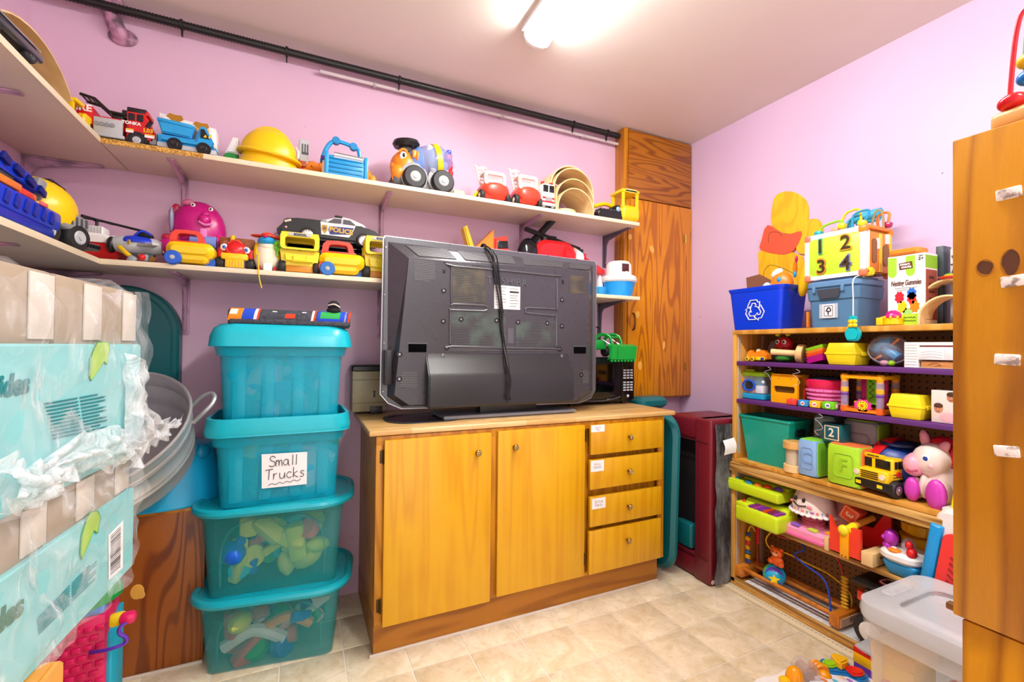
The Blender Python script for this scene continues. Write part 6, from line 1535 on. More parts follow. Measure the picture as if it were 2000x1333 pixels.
lb = t.a('picture_label', PAPER if False else M_PAPER, bx(-.05, -.455, .34, .22, .012, .28), label='white picture label'); t.a('drawing', M_INK, ring_slab(rrect(.16, .22, .005, 1, -.05, .34), rrect(.145, .20, .004, 1, -.05, .34), -.466, -.459, 'y'), tb([(-.09, -.466, .34), (-.05, -.466, .41), (-.01, -.466, .38), (-.02, -.466, .33), (-.09, -.466, .34)], .012, 5, 3), tb([(-.055, -.466, .34), (-.05, -.466, .26)], .012, 5), par=lb)
t.a('tape', clear('#e8eef4', .35, .1), bx(-.05, -.461, .34, .34, .004, .3)); t.a('orange_tab', ORA, bx(-.47, -.40, .18, .02, .1, .34, .2))
ztl = ZT+h_*1.01
# activity cube
t = SD_('activity_cube', 'activity cube with lime number panel and wire bead tracks on the grey-blue tote', 1576, 1748, 455, 3.10, ztl, .20, k=1.0)
w_, d_, h_ = t.sc
t.a('core', pl('#b87818', .45), bx(0, 0, .5, .9, .88, .9, .03)); 
fp = t.a('number_panel', pl('#c0ea3c', .35), rb(-.0, -.475, .49, .86, .04, .80, .12, 'y', .1)); t.a('frame', WHT, ring_slab(rrect(1.0, .98, .10, 5, 0, .5), rrect(.84, .80, .07, 5, 0, .49), -.5, -.42, 'y'))
for x, z in ((-.45, .93), (.45, .93), (-.45, .06), (.45, .06)): t.a('corner', ORA if z > .5 and x > 0 else pl('#ee7a5a', .35), bx(x, -.45, z, .13, .14, .15, .3), bx(x, .45, z, .13, .14, .15, .3))
for ch_, x, z, c in (('1', -.22, .70, '#1aa8a0'), ('2', .20, .70, '#f0a020'), ('3', -.20, .27, '#f08a2c'), ('4', .20, .27, '#7a7ac8')):
    lettering(fp, ch_, h_*.46, (x*w_, -.515*d_, z*h_), pl(c, .35), bold=.0030, depth=.001); lettering(fp, ch_, h_*.40, (x*w_, -.522*d_, z*h_), pl('#3c2c10', .4), bold=.0012, depth=.0015)
t.a('side_panel', ORA, bx(.47, 0, .48, .04, .80, .80, .05)); t.a('side_post', WHT, bx(.47, -.40, .5, .07, .12, .82, .25)); t.a('side_post', YEL, bx(.47, .05, .48, .08, .1, .80, .2), bx(.47, .42, .5, .07, .1, .82, .25))
t.a('side_window', pl('#8a5a14', .4), rb(.495, -.18, .5, .02, .16, .5, .5, 'x'), rb(.495, .24, .44, .02, .22, .44, .5, 'x')); t.a('side_hole', pl('#f4f0e8', .4), bx(.496, -.04, .66, .02, .1, .22), bx(.496, .3, .78, .02, .14, .2)); t.a('top_plate', YEL, bx(0, 0, .97, .92, .9, .06, .2)); t.a('top_rail', ORA, bx(.44, 0, .98, .12, .9, .08, .3))
for pts, c, r_ in (([(-.36, -.2, 1.0), (-.34, -.2, 1.2), (-.1, -.2, 1.26), (.0, -.2, 1.22), (.02, -.2, 1.0)], '#8ad02c', .026), ([(-.2, .1, 1.0), (-.1, .1, 1.42), (.04, .1, 1.50), (.16, .1, 1.44), (.18, .1, 1.0)], '#e0d82c', .026), ([(.1, .0, 1.0), (.1, .0, 1.36), (.34, .0, 1.40), (.30, .0, 1.22), (.26, .0, 1.18)], '#1a90c8', .024), ([(.3, .2, 1.1), (.36, .2, 1.38), (.46, .2, 1.34), (.48, .2, 1.0)], '#9a8a5a', .022), ([(.36, .3, 1.02), (.36, .3, 1.3), (.52, .3, 1.32), (.50, .3, 1.08)], '#f0842c', .026), ([(-.1, .2, 1.0), (-.05, .2, 1.3), (.1, .2, 1.38), (.2, .2, 1.2)], '#12748c', .024)):
    t.a('bead_track', pl(c, .35), tb(pts, r_, 7, 4))
for x, y, z, c in ((-.40, -.2, 1.08, '#1aa8b8'), (-.15, -.1, 1.10, '#f4a48a'), (.0, -.2, 1.14, '#e0d02c'), (.14, .1, 1.06, '#e0523c'), (.5, .3, 1.08, '#b01a5a'), (.24, .0, 1.16, '#d8e02c'), (-.28, .1, 1.06, '#e05a4c')):
    t.a('bead', pl(c, .25), bx(x, y, z, .13, .14, .12, .35, 2, (0, .2, 0)))
t = SD_('pull_handle', 'light blue plastic handle rising behind the activity cube', 1636, 1726, 418, 3.21, ztl, .03); w_, d_, h_ = t.sc
t.a('shaft', pl('#3ab4dc', .3), tb([(-.5, 0, .0), (-.42, 0, .55), (-.30, 0, .82), (-.1, 0, .94), (.5, 0, .95)], .055, 10, 4)); t.a('grip', pl('#38b0d8', .35), tb([(-.12, 0, .94), (.48, 0, .95)], .075, 10), *[cy(-.05+.06*k, 0, .87, .03, .03, 'x', 8) for k in range(9)])
t = SD_('toy_cup', 'small lemon yellow toy cup at the right front corner of the grey-blue tote lid', 1680, 1709, 523, 3.03, ztl-.004, .035); t.a('cup', YELB, rb(0, 0, .5, 1, 1, .98, .4, 'x', .15)); t.a('rim', pl('#e8d410', .35), rb(0, -.44, .5, 1.02, .12, 1.0, .35, 'y', .1))
# hanging toy guitar
q0, q1 = at('x', 2.962, 1667, 545), at('x', 2.962, 1667, 668)
t = T('toy_guitar', 'turquoise toy guitar hanging on a white string in front of the toy shelf', 'toy', (2.960, q0.y, q1.z), (1, 1, 1), RZ); H = q0.z-q1.z
gp = lambda u, v: (t.o.location.y-at('x', 2.962, u, v).y, at('x', 2.962, u, v).z-q1.z)
zb_, zc1 = gp(1667, 668)[1], gp(1667, 617)[1]; hh = zc1
t.a('body', pl('#12b4c0', .3), pr([(-.025, .02), (-.028, .036), (-.02, .052), (-.013, .062), (-.014, hh-.02), (-.013, hh-.004), (.0, hh), (.013, hh-.004), (.014, hh-.02), (.013, .062), (.02, .052), (.028, .036), (.025, .02), (.015, .004), (-.015, .004)], -.012, .012, 'y', .25, sm=2)); t.a('string_button', YEL, *[el(x, -.014, z, .011, .005, .0085, 10) for x in (-.002, .012) for z in (.066, .082)]); t.a('face_print', pl('#0a7a88', .4), tb([(-.008, -.0125, hh-.018), (.0, -.013, hh-.022), (.008, -.0125, hh-.018)], .0012, 5, 3), el(-.008, -.012, hh-.01, .002, .001, .002, 6), el(.008, -.012, hh-.01, .002, .001, .002, 6))
t.a('string', pl('#f0ece4', .7), tb([(0, 0, hh-.002), (0, 0, (hh+H)/2), (0, -.0, H-.004), (.0, .05, H+.018), (.0, .075, H+.012)], .0022, 6, 3))
# nesting game box, lids
t = SD_('game_box', 'white and green boxed game reading Nesting Gummies beside the grey-blue tote', 1735, 1832, 500, 3.09, ZT, .09, 'box', k=1.0); w_, d_, h_ = t.sc
t.a('carton', pl('#eeece8', .45), bx(0, 0, .5, 1, 1, .998, .01, 1)); fr = t.a('printed_front', WHT, bx(0, -.502, .5, .98, .006, .98)); yy = -.512
def scallop(x0, x1, c): t.a('awning_stripe', pl(c, .5), pr([(x0, .98), (x0, .76)]+[((x0+x1)/2-(x1-x0)/2*math.cos(k*.5236), .76-.07*math.sin(k*.5236)) for k in range(1, 6)]+[(x1, .76), (x1, .98)], yy, -.50, 'y'), par=fr)
for k, c in enumerate(('#9ad02c', '#f4f4f2', '#9ad02c', '#e4e4e0')): scallop(-.49+.245*k, -.49+.245*(k+1), c)
t.a('brown_band', pl('#6a3a20', .5), bx(0, -.508, .06, .98, .006, .1), par=fr); t.a('logo_plate', pl('#6a3420', .5), bx(.0, -.516, .845, .36, .008, .10, .2, 1, (0, -.08, 0)), par=fr)
lettering(fr, 'smart', h_*.05, (-.02*w_, -.525*d_, .868*h_), WHT, bold=.0004); lettering(fr, 'snacks', h_*.045, (.02*w_, -.525*d_, .828*h_), WHT, bold=.0004)
lettering(fr, 'Nesting Gummies', h_*.105, (.0, -.515*d_, .60*h_), pl('#5a2a18', .5), bold=.0005, shear=.2, sx=min(1, .8*w_/(h_*.105*7.0))*.98); lettering(fr, '2+', h_*.06, (.40*w_, -.52*d_, .92*h_), pl('#3a3a3a', .5), bold=.0003); lettering(fr, 'ages', h_*.03, (.40*w_, -.52*d_, .965*h_), pl('#5a5a5a', .5))
t.a('small_print', pl('#8a8a88', .6), *[bx(-.0, -.512, .53-.03*k, .6-.1*k, .004, .008) for k in range(2)], par=fr)
for x, z, c in ((-.22, .40, '#e02a3c'), (.20, .38, '#e03a2c'), (-.12, .26, '#f0d020'), (.30, .26, '#f08a20'), (.06, .16, '#a8dc7c'), (.20, .44, '#2a70d0')):
    t.a('printed_gummy', pl(c, .25), mv(pr([(.14*math.cos(a*.3927)*(1 if a % 2 else .78), .095*math.sin(a*.3927)*(1 if a % 2 else .78)) for a in range(16)], -.003, .003, 'y'), (x*(.78), -.512, z)), par=fr)
t.a('side_print', pl('#9a4a34', .5), bx(.502, 0, .42, .006, .9, .7)); t.a('side_green', pl('#8ac020', .5), bx(.502, 0, .88, .006, .98, .18)); t.a('side_writing', pl('#4a1a10', .5), *[bx(.507, 0, .66-.1*k, .004, .4, .035) for k in range(5)])
t = SD_('toy_ring', 'orange ring lid lying on top of the nesting game box', 1737, 1814, 487, 3.085, ZT+h_+.001, .085, k=.6); t.a('lid', ORA, rb(0, 0, .5, 1, 1, .9, .3, 'z', .2, 6)); t.a('groove', pl('#c8650c', .4), bx(0, -.49, .3, .8, .04, .14, .2))
t = SD_('toy_crown_cup', 'yellow crown-edged toy cup with a purple dome in front of the game box', 1728, 1762, 605, 3.02, ZT, .05); t.a('cup', YEL, la([(.42, 0), (.50, .05), (.50, .42), (.46, .44)], 0, 0, 0, 'z', 22)); t.a('crown', YEL, *[cy(.56*math.cos(k*.698), .56*math.sin(k*.698), .46, .13, .18, 'z', 8) if 0 else bx(.50*t.sc[2]/t.sc[0]*math.cos(k*.698), .50*t.sc[2]/t.sc[1]*math.sin(k*.698), .48, .16, .16, .2, .3) for k in range(9)]); t.a('dome', MAG, el(0, 0, .46, .45*t.sc[2]/t.sc[0], .45*t.sc[2]/t.sc[1], .5, 16, cut=(0, 1)))
t = SD_('toy_block', 'flat yellow toy block left of the crown-edged cup', 1713, 1738, 621, 3.02, ZT, .06); t.a('block', YEL, bx(0, 0, .5, 1, 1, .96, .12)); t.a('stud', YEL, cy(-.2, 0, 1.0, .2, .2, 'z', 12))
t = SD_('paper_card', 'lime green printed card standing below the game box', 1760, 1798, 613, 3.03, ZT, .02, 'card'); t.a('card', pl('#b4e02c', .5), bx(0, 0, .5, 1, .2, .98)); t.a('print', pl('#3a5a18', .6), *handwrite(['yummy', 'pastime'], .2*t.sc[2], 0, .55*t.sc[2], -.14*t.sc[1], 1.6, .06)) if False else t.a('print', pl('#3a5a18', .6), *[tb([(-.38+.085*k, -.13, .66-.3*j+(.05 if k % 2 else -.04)) for k in range(9)], .03, 5, 2) for j in range(2)])
for q, (u0, u1, vt, X, hh_, lab, rot) in enumerate(((1797, 1900, 548, 3.12, .10, 'bent plywood arch leaning at the back of the toy shelf top', .12), (1792, 1905, 578, 3.05, .08, 'wide bent plywood arch lying in front on the toy shelf top', .0))):
    yc, w, h = fit_side(u0, u1, vt, X, ZT)
    t = T('wooden_arch', lab, 'toy', (X, yc-.02, ZT), (1, 1, 1), RZ+rot, 'bent plywood arches on the toy shelf top'); t.a('band', M_BENT, arch_band(w, max(h, .08), .10-.01*q, .006))
t = SD_('toy_disc', 'red toy disc with yellow and green top on the plywood arches', 1826, 1892, 534, 3.10, ZT+.165, .10); t.a('disc', REDO, el(0, 0, .32, .5, .5, .30, 20)); t.a('yellow_top', YEL, rb(.0, 0, .62, .44, .5, .3, .4, 'z', .2)); t.a('green_knob', GRN, el(-.08, 0, .88, .14, .2, .16, 12))
t = SD_('toy_plinth', 'dark slate toy brick stack behind the red disc', 1830, 1856, 481, 3.17, ZT, .06); t.a('brick', pl('#37454e', .4), bx(0, 0, .80, 1, 1, .38, .06), bx(-.05, 0, .30, .9, 1, .60, .06))
t = SD_('paper_star', 'white and grey printed carton corner behind the red disc', 1858, 1890, 486, 3.18, ZT, .05, 'box'); t.a('carton', pl('#c8c8c8', .5), bx(0, 0, .5, 1, 1, .99, .02)); t.a('print', DGR, *[tb([(0, -.51, .80), (.45*math.cos(k*.8), -.51, .80+.16*math.sin(k*.8))], .012, 5) for k in range(8)])

# ---------- first purple board
ZA = 1.1705
t = SD_('toy_car', 'orange toy car with yellow wheels at the left end of the top purple board', 1458, 1508, 683, 3.07, ZA, .06); t.a('body', ORA, pr([(-.5, .2), (-.46, .8), (-.3, .95), (-.2, .66), (0, .8), (.3, .95), (.48, .6), (.5, .2)], -.4, .4, 'y', .15)); t.a('driver', TAN, el(.02, 0, .85, .13, .3, .22, 12)); t.a('lime_side', YELB, bx(.24, -.42, .24, .46, .12, .26, .2)); t.a('blue_patch', BLU, bx(.36, -.5, .24, .16, .04, .18, .1)); t.a('bumper', pl('#f4b43c', .35), bx(-.44, 0, .5, .1, .8, .2, .3))
for x in (-.40, -.14): t.wheel(x, -.46, .2, .2, .16, YEL, pl('#8a6a30', .3), 'y', .6, -1); t.wheel(x, .46, .2, .2, .16, YEL, pl('#8a6a30', .3), 'y', .6, 1)
t = SD_('toy_caterpillar', 'red-headed toy bug with big eyes and green body on the top purple board', 1508, 1560, 652, 3.12, ZA, .075); t.a('head', pl('#c81424', .25), el(0, -.05, .60, .42, .46, .30, 20)); t.a('body', pl('#3a8a2c', .5), el(.0, -.1, .12, .40, .45, .13, 14), el(.15, .1, .20, .4, .4, .15, 14)); eyes(t, ((-.16, -.42, .70), (.16, -.42, .70)), .085, iris='#141414'); t.a('antenna', pl('#1a7a5a', .4), tb([(-.18, -.1, .86), (-.24, -.15, .94)], .03, 6), tb([(.16, -.1, .86), (.18, -.15, .95)], .03, 6)); t.a('antenna_tip', YELB, el(-.30, -.15, .96, .12, .15, .06, 10), el(.22, -.15, .97, .12, .15, .06, 10)); t.a('smile', pl('#7a0c18', .4), tb([(-.2, -.44, .50), (0, -.52, .44), (.2, -.44, .50)], .014, 6, 3))
t = SD_('plush_ball', 'grey fuzzy plush lump behind the red-headed bug', 1496, 1532, 664, 3.19, ZA, .05); mz_ = N('grey_plush'); nz = mz_.noise(mz_.co(), 160, 3); mz_.p(Base__Color=mz_.mix(nz, lin('#7a6a58'), lin('#a89a86')), Roughness=.95); mz_.bump(nz, .9, .006); t.a('plush', mz_.m, el(0, 0, .5, .5, .5, .5, 16))
t = SD_('wooden_peg', 'pale wooden stacking peg lying on its round base', 1511, 1578, 673, 3.055, ZA, .07, rz=.25, k=.3); t.a('rod', TAN, cy(-.15, -.1, .58, .15, 1.25, 'x', 16, b=.2, unit=2) if 0 else tb([(-.5, -.3, .58), (.24, .0, .50)], .17, 14)); t.a('round_base', pl('#dcb878', .5), mv(cy(0, 0, 0, .50, .30, 'x', 24, b=.1), (.30, .05, .50), (0, .12, .0)))
t = SD_('toy_trays', 'tilted stack of lime, orange and magenta toy trays on the top purple board', 1577, 1630, 672, 3.08, ZA, .10, k=.5)
for k, c in enumerate(('#d01494', '#b81488', '#f0501c', '#e0902c', '#8ad81c')): t.a('tray', pl(c, .35), mv(shell((.80, .94), (.86, .96), (0, .16), .1, .03), (.02-.01*k, 0, .10+.15*k), (0, -.28, 0)))
def yellow_box(label, u0, u1, vt, z, X):
    t = SD_('toy_basket', label, u0, u1, vt, X, z, .12, k=.6, group='yellow plastic tackle boxes')
    t.a('lid', YELB, bx(0, 0, .76, .78, .86, .46, .05, 2, taper=(1.22, 1.14))); t.a('tub', YELB, bx(0, 0, .26, .95, .98, .52, .05, 2, taper=(.84, .86))); t.a('rim', YELB, bx(0, 0, .51, 1.0, 1.0, .10, .2)); t.a('end_grip', YELB, bx(-.50, 0, .50, .06, .4, .18, .25), bx(.50, 0, .50, .06, .4, .18, .25))
yellow_box('yellow hexagonal toy box on the top purple board under the hanging guitar', 1617, 1700, 670, ZA, 3.07)
t = SD_('clear_ball', 'clear plastic ball with blue toy inside on the top purple board', 1696, 1778, 653, 3.09, ZA, .155, k=.1); h_ = t.sc[2]; t.sc = (h_*1.08, h_*1.0, h_); w_, d_, h_ = t.sc
t.a('ball', clear('#d8d8f0', .20, .04), el(0, 0, .5, .5, .5, .5, 30)); t.a('seam', clear('#f0f0f8', .5, .1), mv(tb([(.49*math.cos(k*.349), .49*math.sin(k*.349)*1, 0) for k in range(18)], .014, 6, 2, True), (0, 0, .5), (.9, .4, 0))); t.a('rotor', SKY, tb([(-.25, -.1, .5), (-.1, -.1, .72), (.12, -.1, .78)], .13, 10, 4), tb([(.0, -.12, .54), (.22, -.16, .36), (.3, -.16, .28)], .14, 10, 3), el(-.28, 0, .52, .14, .2, .12, 12), el(.0, 0, .6, .2, .2, .18, 14)); t.a('peg', ORA, tb([(.18, -.24, .66), (.36, -.26, .84)], .035, 8), tb([(-.26, -.2, .20), (-.08, -.24, .32)], .035, 8)); t.a('pink_bead', LPK, el(-.02, -.2, .10, .12, .1, .09, 10)); t.a('lime_bead', LIME, el(.16, -.2, .10, .1, .1, .09, 10))
t = SD_('toy_stove', 'white plastic toy fireplace with brick relief and tan shelf, top purple board', 1774, 1930, 669, 3.07, ZA, .10, k=.5); t.a('body', WHT, ring_slab([(-.5, 0), (-.5, 1), (.5, 1), (.5, 0), (.2, 0), (-.3, 0)], [(-.29, .0), (-.29, .32), (.46, .32), (.46, .0), (.2, .01), (-.28, .01)], -.5, .5, 'y')); t.a('slot', pl('#6a1c24', .4), bx(.06, -.505, .85, .66, .02, .05)); t.a('panel', pl('#e6e6ea', .4), bx(-.10, -.51, .53, .36, .04, .42, .08), bx(.27, -.51, .53, .34, .04, .42, .08)); t.a('brick_lines', pl('#cfcfd4', .4), *[bx(-.40, -.505, .12+.11*k, .18, .02, .012) for k in range(8)], *[tb([(-.24, -.535, .40+.1*k), (-.1, -.535, .45+.1*k), (.05, -.535, .40+.1*k)], .008, 5, 3) for k in range(3)]); t.a('tan_shelf', pl('#c88a4c', .5), bx(.10, 0, .14, .72, .9, .26, .04)); t.a('swirl', pl('#9a6030', .5), tb([(-.16, -.46, .12), (-.06, -.46, .2), (.02, -.46, .12), (-.06, -.46, .08)], .012, 5, 4))

# ---------- second purple board
ZB = .9755
t = SD_('toy_fish_tank', 'clear toy fish tank with lime lid and blue base, lower purple board', 1446, 1513, 722, 3.09, ZB, .10, k=.6); t.a('base', pl('#1a9ac8', .3), rb(0, 0, .09, .98, .98, .18, .25, 'z', .15, 5)); t.a('tank', clear('#cfe4f4', .22, .05), rb(0, 0, .48, .94, .94, .62, .2, 'z', .05, 5)); t.a('lid', LIME, rb(0, 0, .85, 1.0, 1.0, .16, .25, 'z', .25, 5)); t.a('lid_handle', pl('#c8e020', .35), bx(-.24, -.2, .96, .52, .2, .08, .35)); t.a('blue_ring', pl('#0c50c8', .3), tb([(-.06+.22*math.cos(k*.5236), -.50, .46+.17*math.sin(k*.5236)) for k in range(12)], .035, 8, 3, True)); t.a('porthole', pl('#1c2630', .2), cy(-.06, -.47, .46, .15, .02, 'y', 20)); t.a('sun', ORA, pr([(-.36+.11*math.cos(k*.3142)*(1 if k % 2 else .7), .62+.10*math.sin(k*.3142)*(1 if k % 2 else .7)) for k in range(20)], -.49, -.475, 'y'))
t.a('white_cube', pl('#ece8f0', .4), bx(.28, -.2, .34, .3, .4, .26, .15)); t.a('orange_fish', ORA, el(-.1, -.2, .28, .3, .2, .1, 10)); t.a('blue_fish', SKY, el(.1, 0, .56, .24, .2, .14, 10)); t.a('star', WHT, el(.42, -.4, .60, .05, .05, .05, 8))
t = SD_('toy_bench', 'orange-yellow plastic toy step with oval hand slot on the lower purple board', 1511, 1577, 731, 3.08, ZB, .09, k=.6); MY = pl('#f4a808', .32); t.a('front', MY, ring_slab([(-.5, .0), (-.5, .9), (-.44, 1.0), (.44, 1.0), (.5, .9), (.5, .0), (.26, .0), (-.26, .0)], [(-.40, .42), (-.40, .54), (-.36, .58), (.36, .58), (.40, .54), (.40, .42), (.36, .36), (-.36, .36)], -.5, -.36, 'y')); t.a('rear', MY, bx(0, .4, .5, 1, .14, .98, .1)); t.a('top', MY, bx(0, 0, .95, .98, .96, .10, .25)); t.a('slot_back', pl('#5a3a08', .5), bx(0, -.30, .48, .84, .04, .28)); t.a('pin', pl('#8a5a08', .4), cy(-.2, -.505, .84, .014, .02, 'y', 8), cy(.26, -.505, .84, .014, .02, 'y', 8)); t.a('red_side', REDO, bx(.52, .2, .34, .04, .4, .5, .1))
t = SD_('toy_basket', 'pink wicker-patterned toy basket with dark lid on the lower purple board', 1578, 1652, 734, 3.10, ZB, .12, k=.3); t.a('tub', PNK, la([(.40, 0), (.43, .05), (.50, .5), (.52, .62)], 0, 0, 0, 'z', 28)); t.a('weave', pl('#e878b8', .35), *[mv(rb(0, 0, 0, .22, .04, .07, .3, 'y', .2, 3), ((.475+.02*j)*math.sin(a)*t.sc[2]/t.sc[0], -(.475+.02*j)*math.cos(a)*t.sc[2]/t.sc[1], .14+.13*j), (0, 0, a)) for j in range(4) for a in [(-1.3+.43*k+(.2 if j % 2 else 0)) for k in range(7)]]); t.a('band', pl('#d81450', .35), la([(.52, .60), (.56, .66), (.57, .84), (.53, .88)], 0, 0, 0, 'z', 28)); t.a('lid', pl('#2e4450', .35), el(0, 0, .84, .52*t.sc[2]/t.sc[0], .52*t.sc[2]/t.sc[1], .14, 22, cut=(0, 1)))
for k, (u0, u1, c, nm) in enumerate(((1537, 1562, '#e0403c', 'red'), (1560, 1585, '#2a90d8', 'blue'), (1582, 1609, '#f0b81c', 'yellow'), (1606, 1637, '#6ac41c', 'green'))):
    t = SD_('toy_cube', ('flat red toy brick', 'blue picture cube', 'yellow picture cube', 'green picture cube')[k]+' on the front edge of the lower purple board', u0, u1, 780+1.6*k, 3.015, ZB, .036, k=.6, group='small cubes on the purple board')
    t.a('body', pl(c, .35), bx(0, 0, .5, 1, 1, .98, .18, 2)); 
    if k: t.a('picture', WHT, cy(0, -.50, .5, .32, .03, 'y', 18)); t.a('picture_print', pl(('#e03a2c', '#c84a9a', '#3a70c8')[k-1], .4), el(.02, -.53, .5, .14, .04, .14, 8)); t.a('side_picture', pl('#e8d8d8', .4), cy(.5, 0, .5, .28, .03, 'x', 16))
    else: t.a('stud', pl(c, .35), cy(-.22, 0, 1.02, .14, .16, 'z', 10), cy(.24, 0, 1.02, .14, .16, 'z', 10))
# activity tower
t = SD_('activity_tower', 'yellow, purple and orange activity tower with clear posts on the lower purple board', 1645, 1758, 731, 3.085, ZB, .14, k=.7); w_, d_, h_ = t.sc
t.a('base', pl('#f4841c', .32), ring_slab(rrect(1.0, 1.0, .12, 5), rrect(.68, .62, .1, 5), .02, .10, 'z')); t.a('top', MY, ring_slab(rrect(1.0, 1.0, .12, 5), rrect(.66, .6, .1, 5), .88, .97, 'z'))
for x in (-.40, .40):
    for y in (-.40, .40):
        t.a('foot', pl('#f0641c', .32), la([(.09, 0), (.10, .08), (.085, .16)], x, y, 0, 'z', 14)); t.a('cap', MY, la([(.06, .78), (.085, .84), (.10, .95), (.07, 1.0)], x, y, 0, 'z', 14)); po = t.a('post', clear('#e4d8f0', .3, .06), cy(x, y, .48, .085, .66, 'z', 14)); t.a('purple_slider', PUR, cy(x, y, .34, .05, .24, 'z', 10), cy(x, y, .46, .092, .05, 'z', 14), par=po); t.a('picture_ring', pl('#f0b02c', .35), cy(x, y, .58, .088, .12, 'z', 14), par=po)
t.a('lime_panel', pl('#7cd41c', .32), bx(.02, .1, .54, .24, .06, .68, .1)); t.a('zigzag', pl('#2a7a10', .4), tb([(.02+(.05 if k % 2 else -.05), .06, .34+.08*k) for k in range(7)], .014, 5)); t.a('magenta_panel', MAG, bx(-.20, .2, .5, .14, .06, .7, .1), bx(.25, .2, .5, .14, .06, .7, .1)); sf = t.a('sun_flower', pl('#e83a9a', .35), pr([(.06+.19*math.cos(k*.3927)*(1 if k % 2 else .8)*h_/w_*1.15, .20+.17*math.sin(k*.3927)*(1 if k % 2 else .8)) for k in range(16)], -.50, -.46, 'y')); t.a('flower_centre', YELB, cy(.06, -.51, .20, .12, .03, 'y', 18), par=sf); t.a('flower_eye', pl('#e86a1c', .35), cy(.06, -.53, .20, .035, .03, 'y', 12), par=sf); t.a('dots', BLK, *[cy(.06+.09*math.cos(k*.628)*h_/w_*1.1, -.525, .20+.09*math.sin(k*.628), .012, .02, 'y', 6) for k in range(10)], par=sf)
t.a('rings', YEL, la([(.10, .20), (.11, .22), (.11, .25), (.10, .27)], -.2, -.1, 0, 'z', 14)); t.a('red_ring', RED, la([(.11, .12), (.12, .14), (.12, .18), (.11, .2)], -.2, -.1, 0, 'z', 14))
yellow_box('yellow hexagonal toy box on the lower purple board beside the activity tower', 1739, 1828, 770, ZB, 3.06)
t = SD_('picture_box', 'white box printed with two baby face pictures at the right of the lower purple board', 1826, 1950, 765, 3.06, ZB, .08, 'box', k=.4); t.a('carton', pl('#ecdcd4', .5), bx(0, 0, .5, 1, 1, .99, .01))
SKN = pl('#c88a6a', .5); HAIR = pl('#4a2c1c', .6)
for x, z in ((-.14, .80), (-.37, .44)): t.a('printed_face', SKN, el(x, -.502, z, .085, .02, .15, 14)); t.a('printed_hair', HAIR, el(x, -.508, z+.08, .085, .02, .09, 14)); t.a('printed_features', HAIR, el(x-.03, -.522, z-.01, .008, .01, .012, 6), el(x+.03, -.522, z-.01, .008, .01, .012, 6), tb([(x-.03, -.524, z-.07), (x, -.526, z-.085), (x+.03, -.524, z-.07)], .006, 5, 2))
t.a('pink_print', pl('#eab4bc', .5), el(-.2, -.503, .18, .16, .01, .16, 12))

# ---------- upper unit, bottom board
ZD = .6645
t = SD_('toy_basket', 'teal green plastic basket with hand slot on the left of the bottom board', 1446, 1592, 815, 3.10, ZD, .18, 'basket', k=1); MT = pl('#0f9c88', .35); w_, d_, h_ = t.sc
t.a('tub', MT, shell((.74, .88, .98), (.80, .90, .98), (0, .6, 1.0), .05, .03)); t.a('rim', MT, ring_slab(rrect(1.02, 1.02, .04, 3), rrect(.90, .90, .03, 3), .95, 1.0, 'z')); t.a('hand_slot', pl('#062c28', .6), rb(.475, -.0, .74, .02, .40, .14, .4, 'x', 0, 4, (0, .1, 0)))
t = SD_('wooden_drum', 'small wooden drum with pale middle right of the teal basket', 1540, 1562, 862, 3.025, ZD, .05, k=.2); t.a('lower_disc', TAN, cy(0, 0, .12, .30, .24, 'z', 18)); t.a('barrel', clear('#e8dcc0', .6, .1), cy(0, 0, .5, .24, .56, 'z', 18)); t.a('upper_disc', pl('#d8a860', .5), cy(0, 0, .88, .32, .24, 'z', 18)); t.a('beads', pl('#b89a6a', .6), cy(0, 0, .42, .2, .36, 'z', 14))
def soft_block(label, u0, u1, vt, X, z, face, edge, top, ch_, d=.10, rz=0, chc=None):
    t = SD_('soft_block', label, u0, u1, vt, X, z, d, k=.9, rz=rz); w_, d_, h_ = t.sc
    t.a('core', pl(edge, .45), bx(0, 0, .5, .98, .98, .98, .1, 3)); t.a('front_face', pl(face, .45), rb(0, -.475, .5, .92, .06, .92, .16, 'y', .2)); t.a('top_face', pl(top, .45), rb(0, 0, .975, .9, .9, .05, .16, 'z', .2)); t.a('side_face', pl(top, .45), rb(.475, 0, .5, .06, .9, .92, .16, 'x', .2)); t.a('inset', pl(chc or face, .4), tb([(p[0], -.512, p[1]) for p in rrect(.56, .56, .10, 4, 0, .5)], .014, 6, 0, True))
    if ch_: lettering(t.o, ch_, .44*h_, (0, -.51*d_, .5*h_), pl(chc or face, .4), bold=.0004, depth=.003)
    return t
b1 = soft_block('pale blue soft block with a raised letter on the bottom board', 1560, 1622, 858, 3.045, ZD, '#8ab4e4', '#6a9ad8', '#8ad83c', 'C', .10, 0, '#7aa4d8')
b2 = soft_block('lime green soft block with orange top beside the pale blue one', 1617, 1712, 868, 3.045, ZD, '#a8dc2c', '#98c82c', '#f0783c', 'F', .11, .0, '#94c824')
g1 = soft_block('grey-green soft block at the back behind the number block', 1590, 1652, 812, 3.16, ZD, '#7c9498', '#6a8084', '#8aa0a4', None, .09)
g2 = soft_block('large grey soft block with lime side at the back of the bottom board', 1648, 1740, 820, 3.15, ZD, '#8a8e94', '#6c7278', '#8ab42c', None, .10, 0, '#7a7e84')
zt2 = ZD+min(b1.sc[2], b2.sc[2])+.001
t = SD_('number_block', 'teal wooden block with number 2 resting on the soft blocks', 1607, 1661, 827, 3.06, zt2, .055, k=.8, rz=-.12); w_, d_, h_ = t.sc
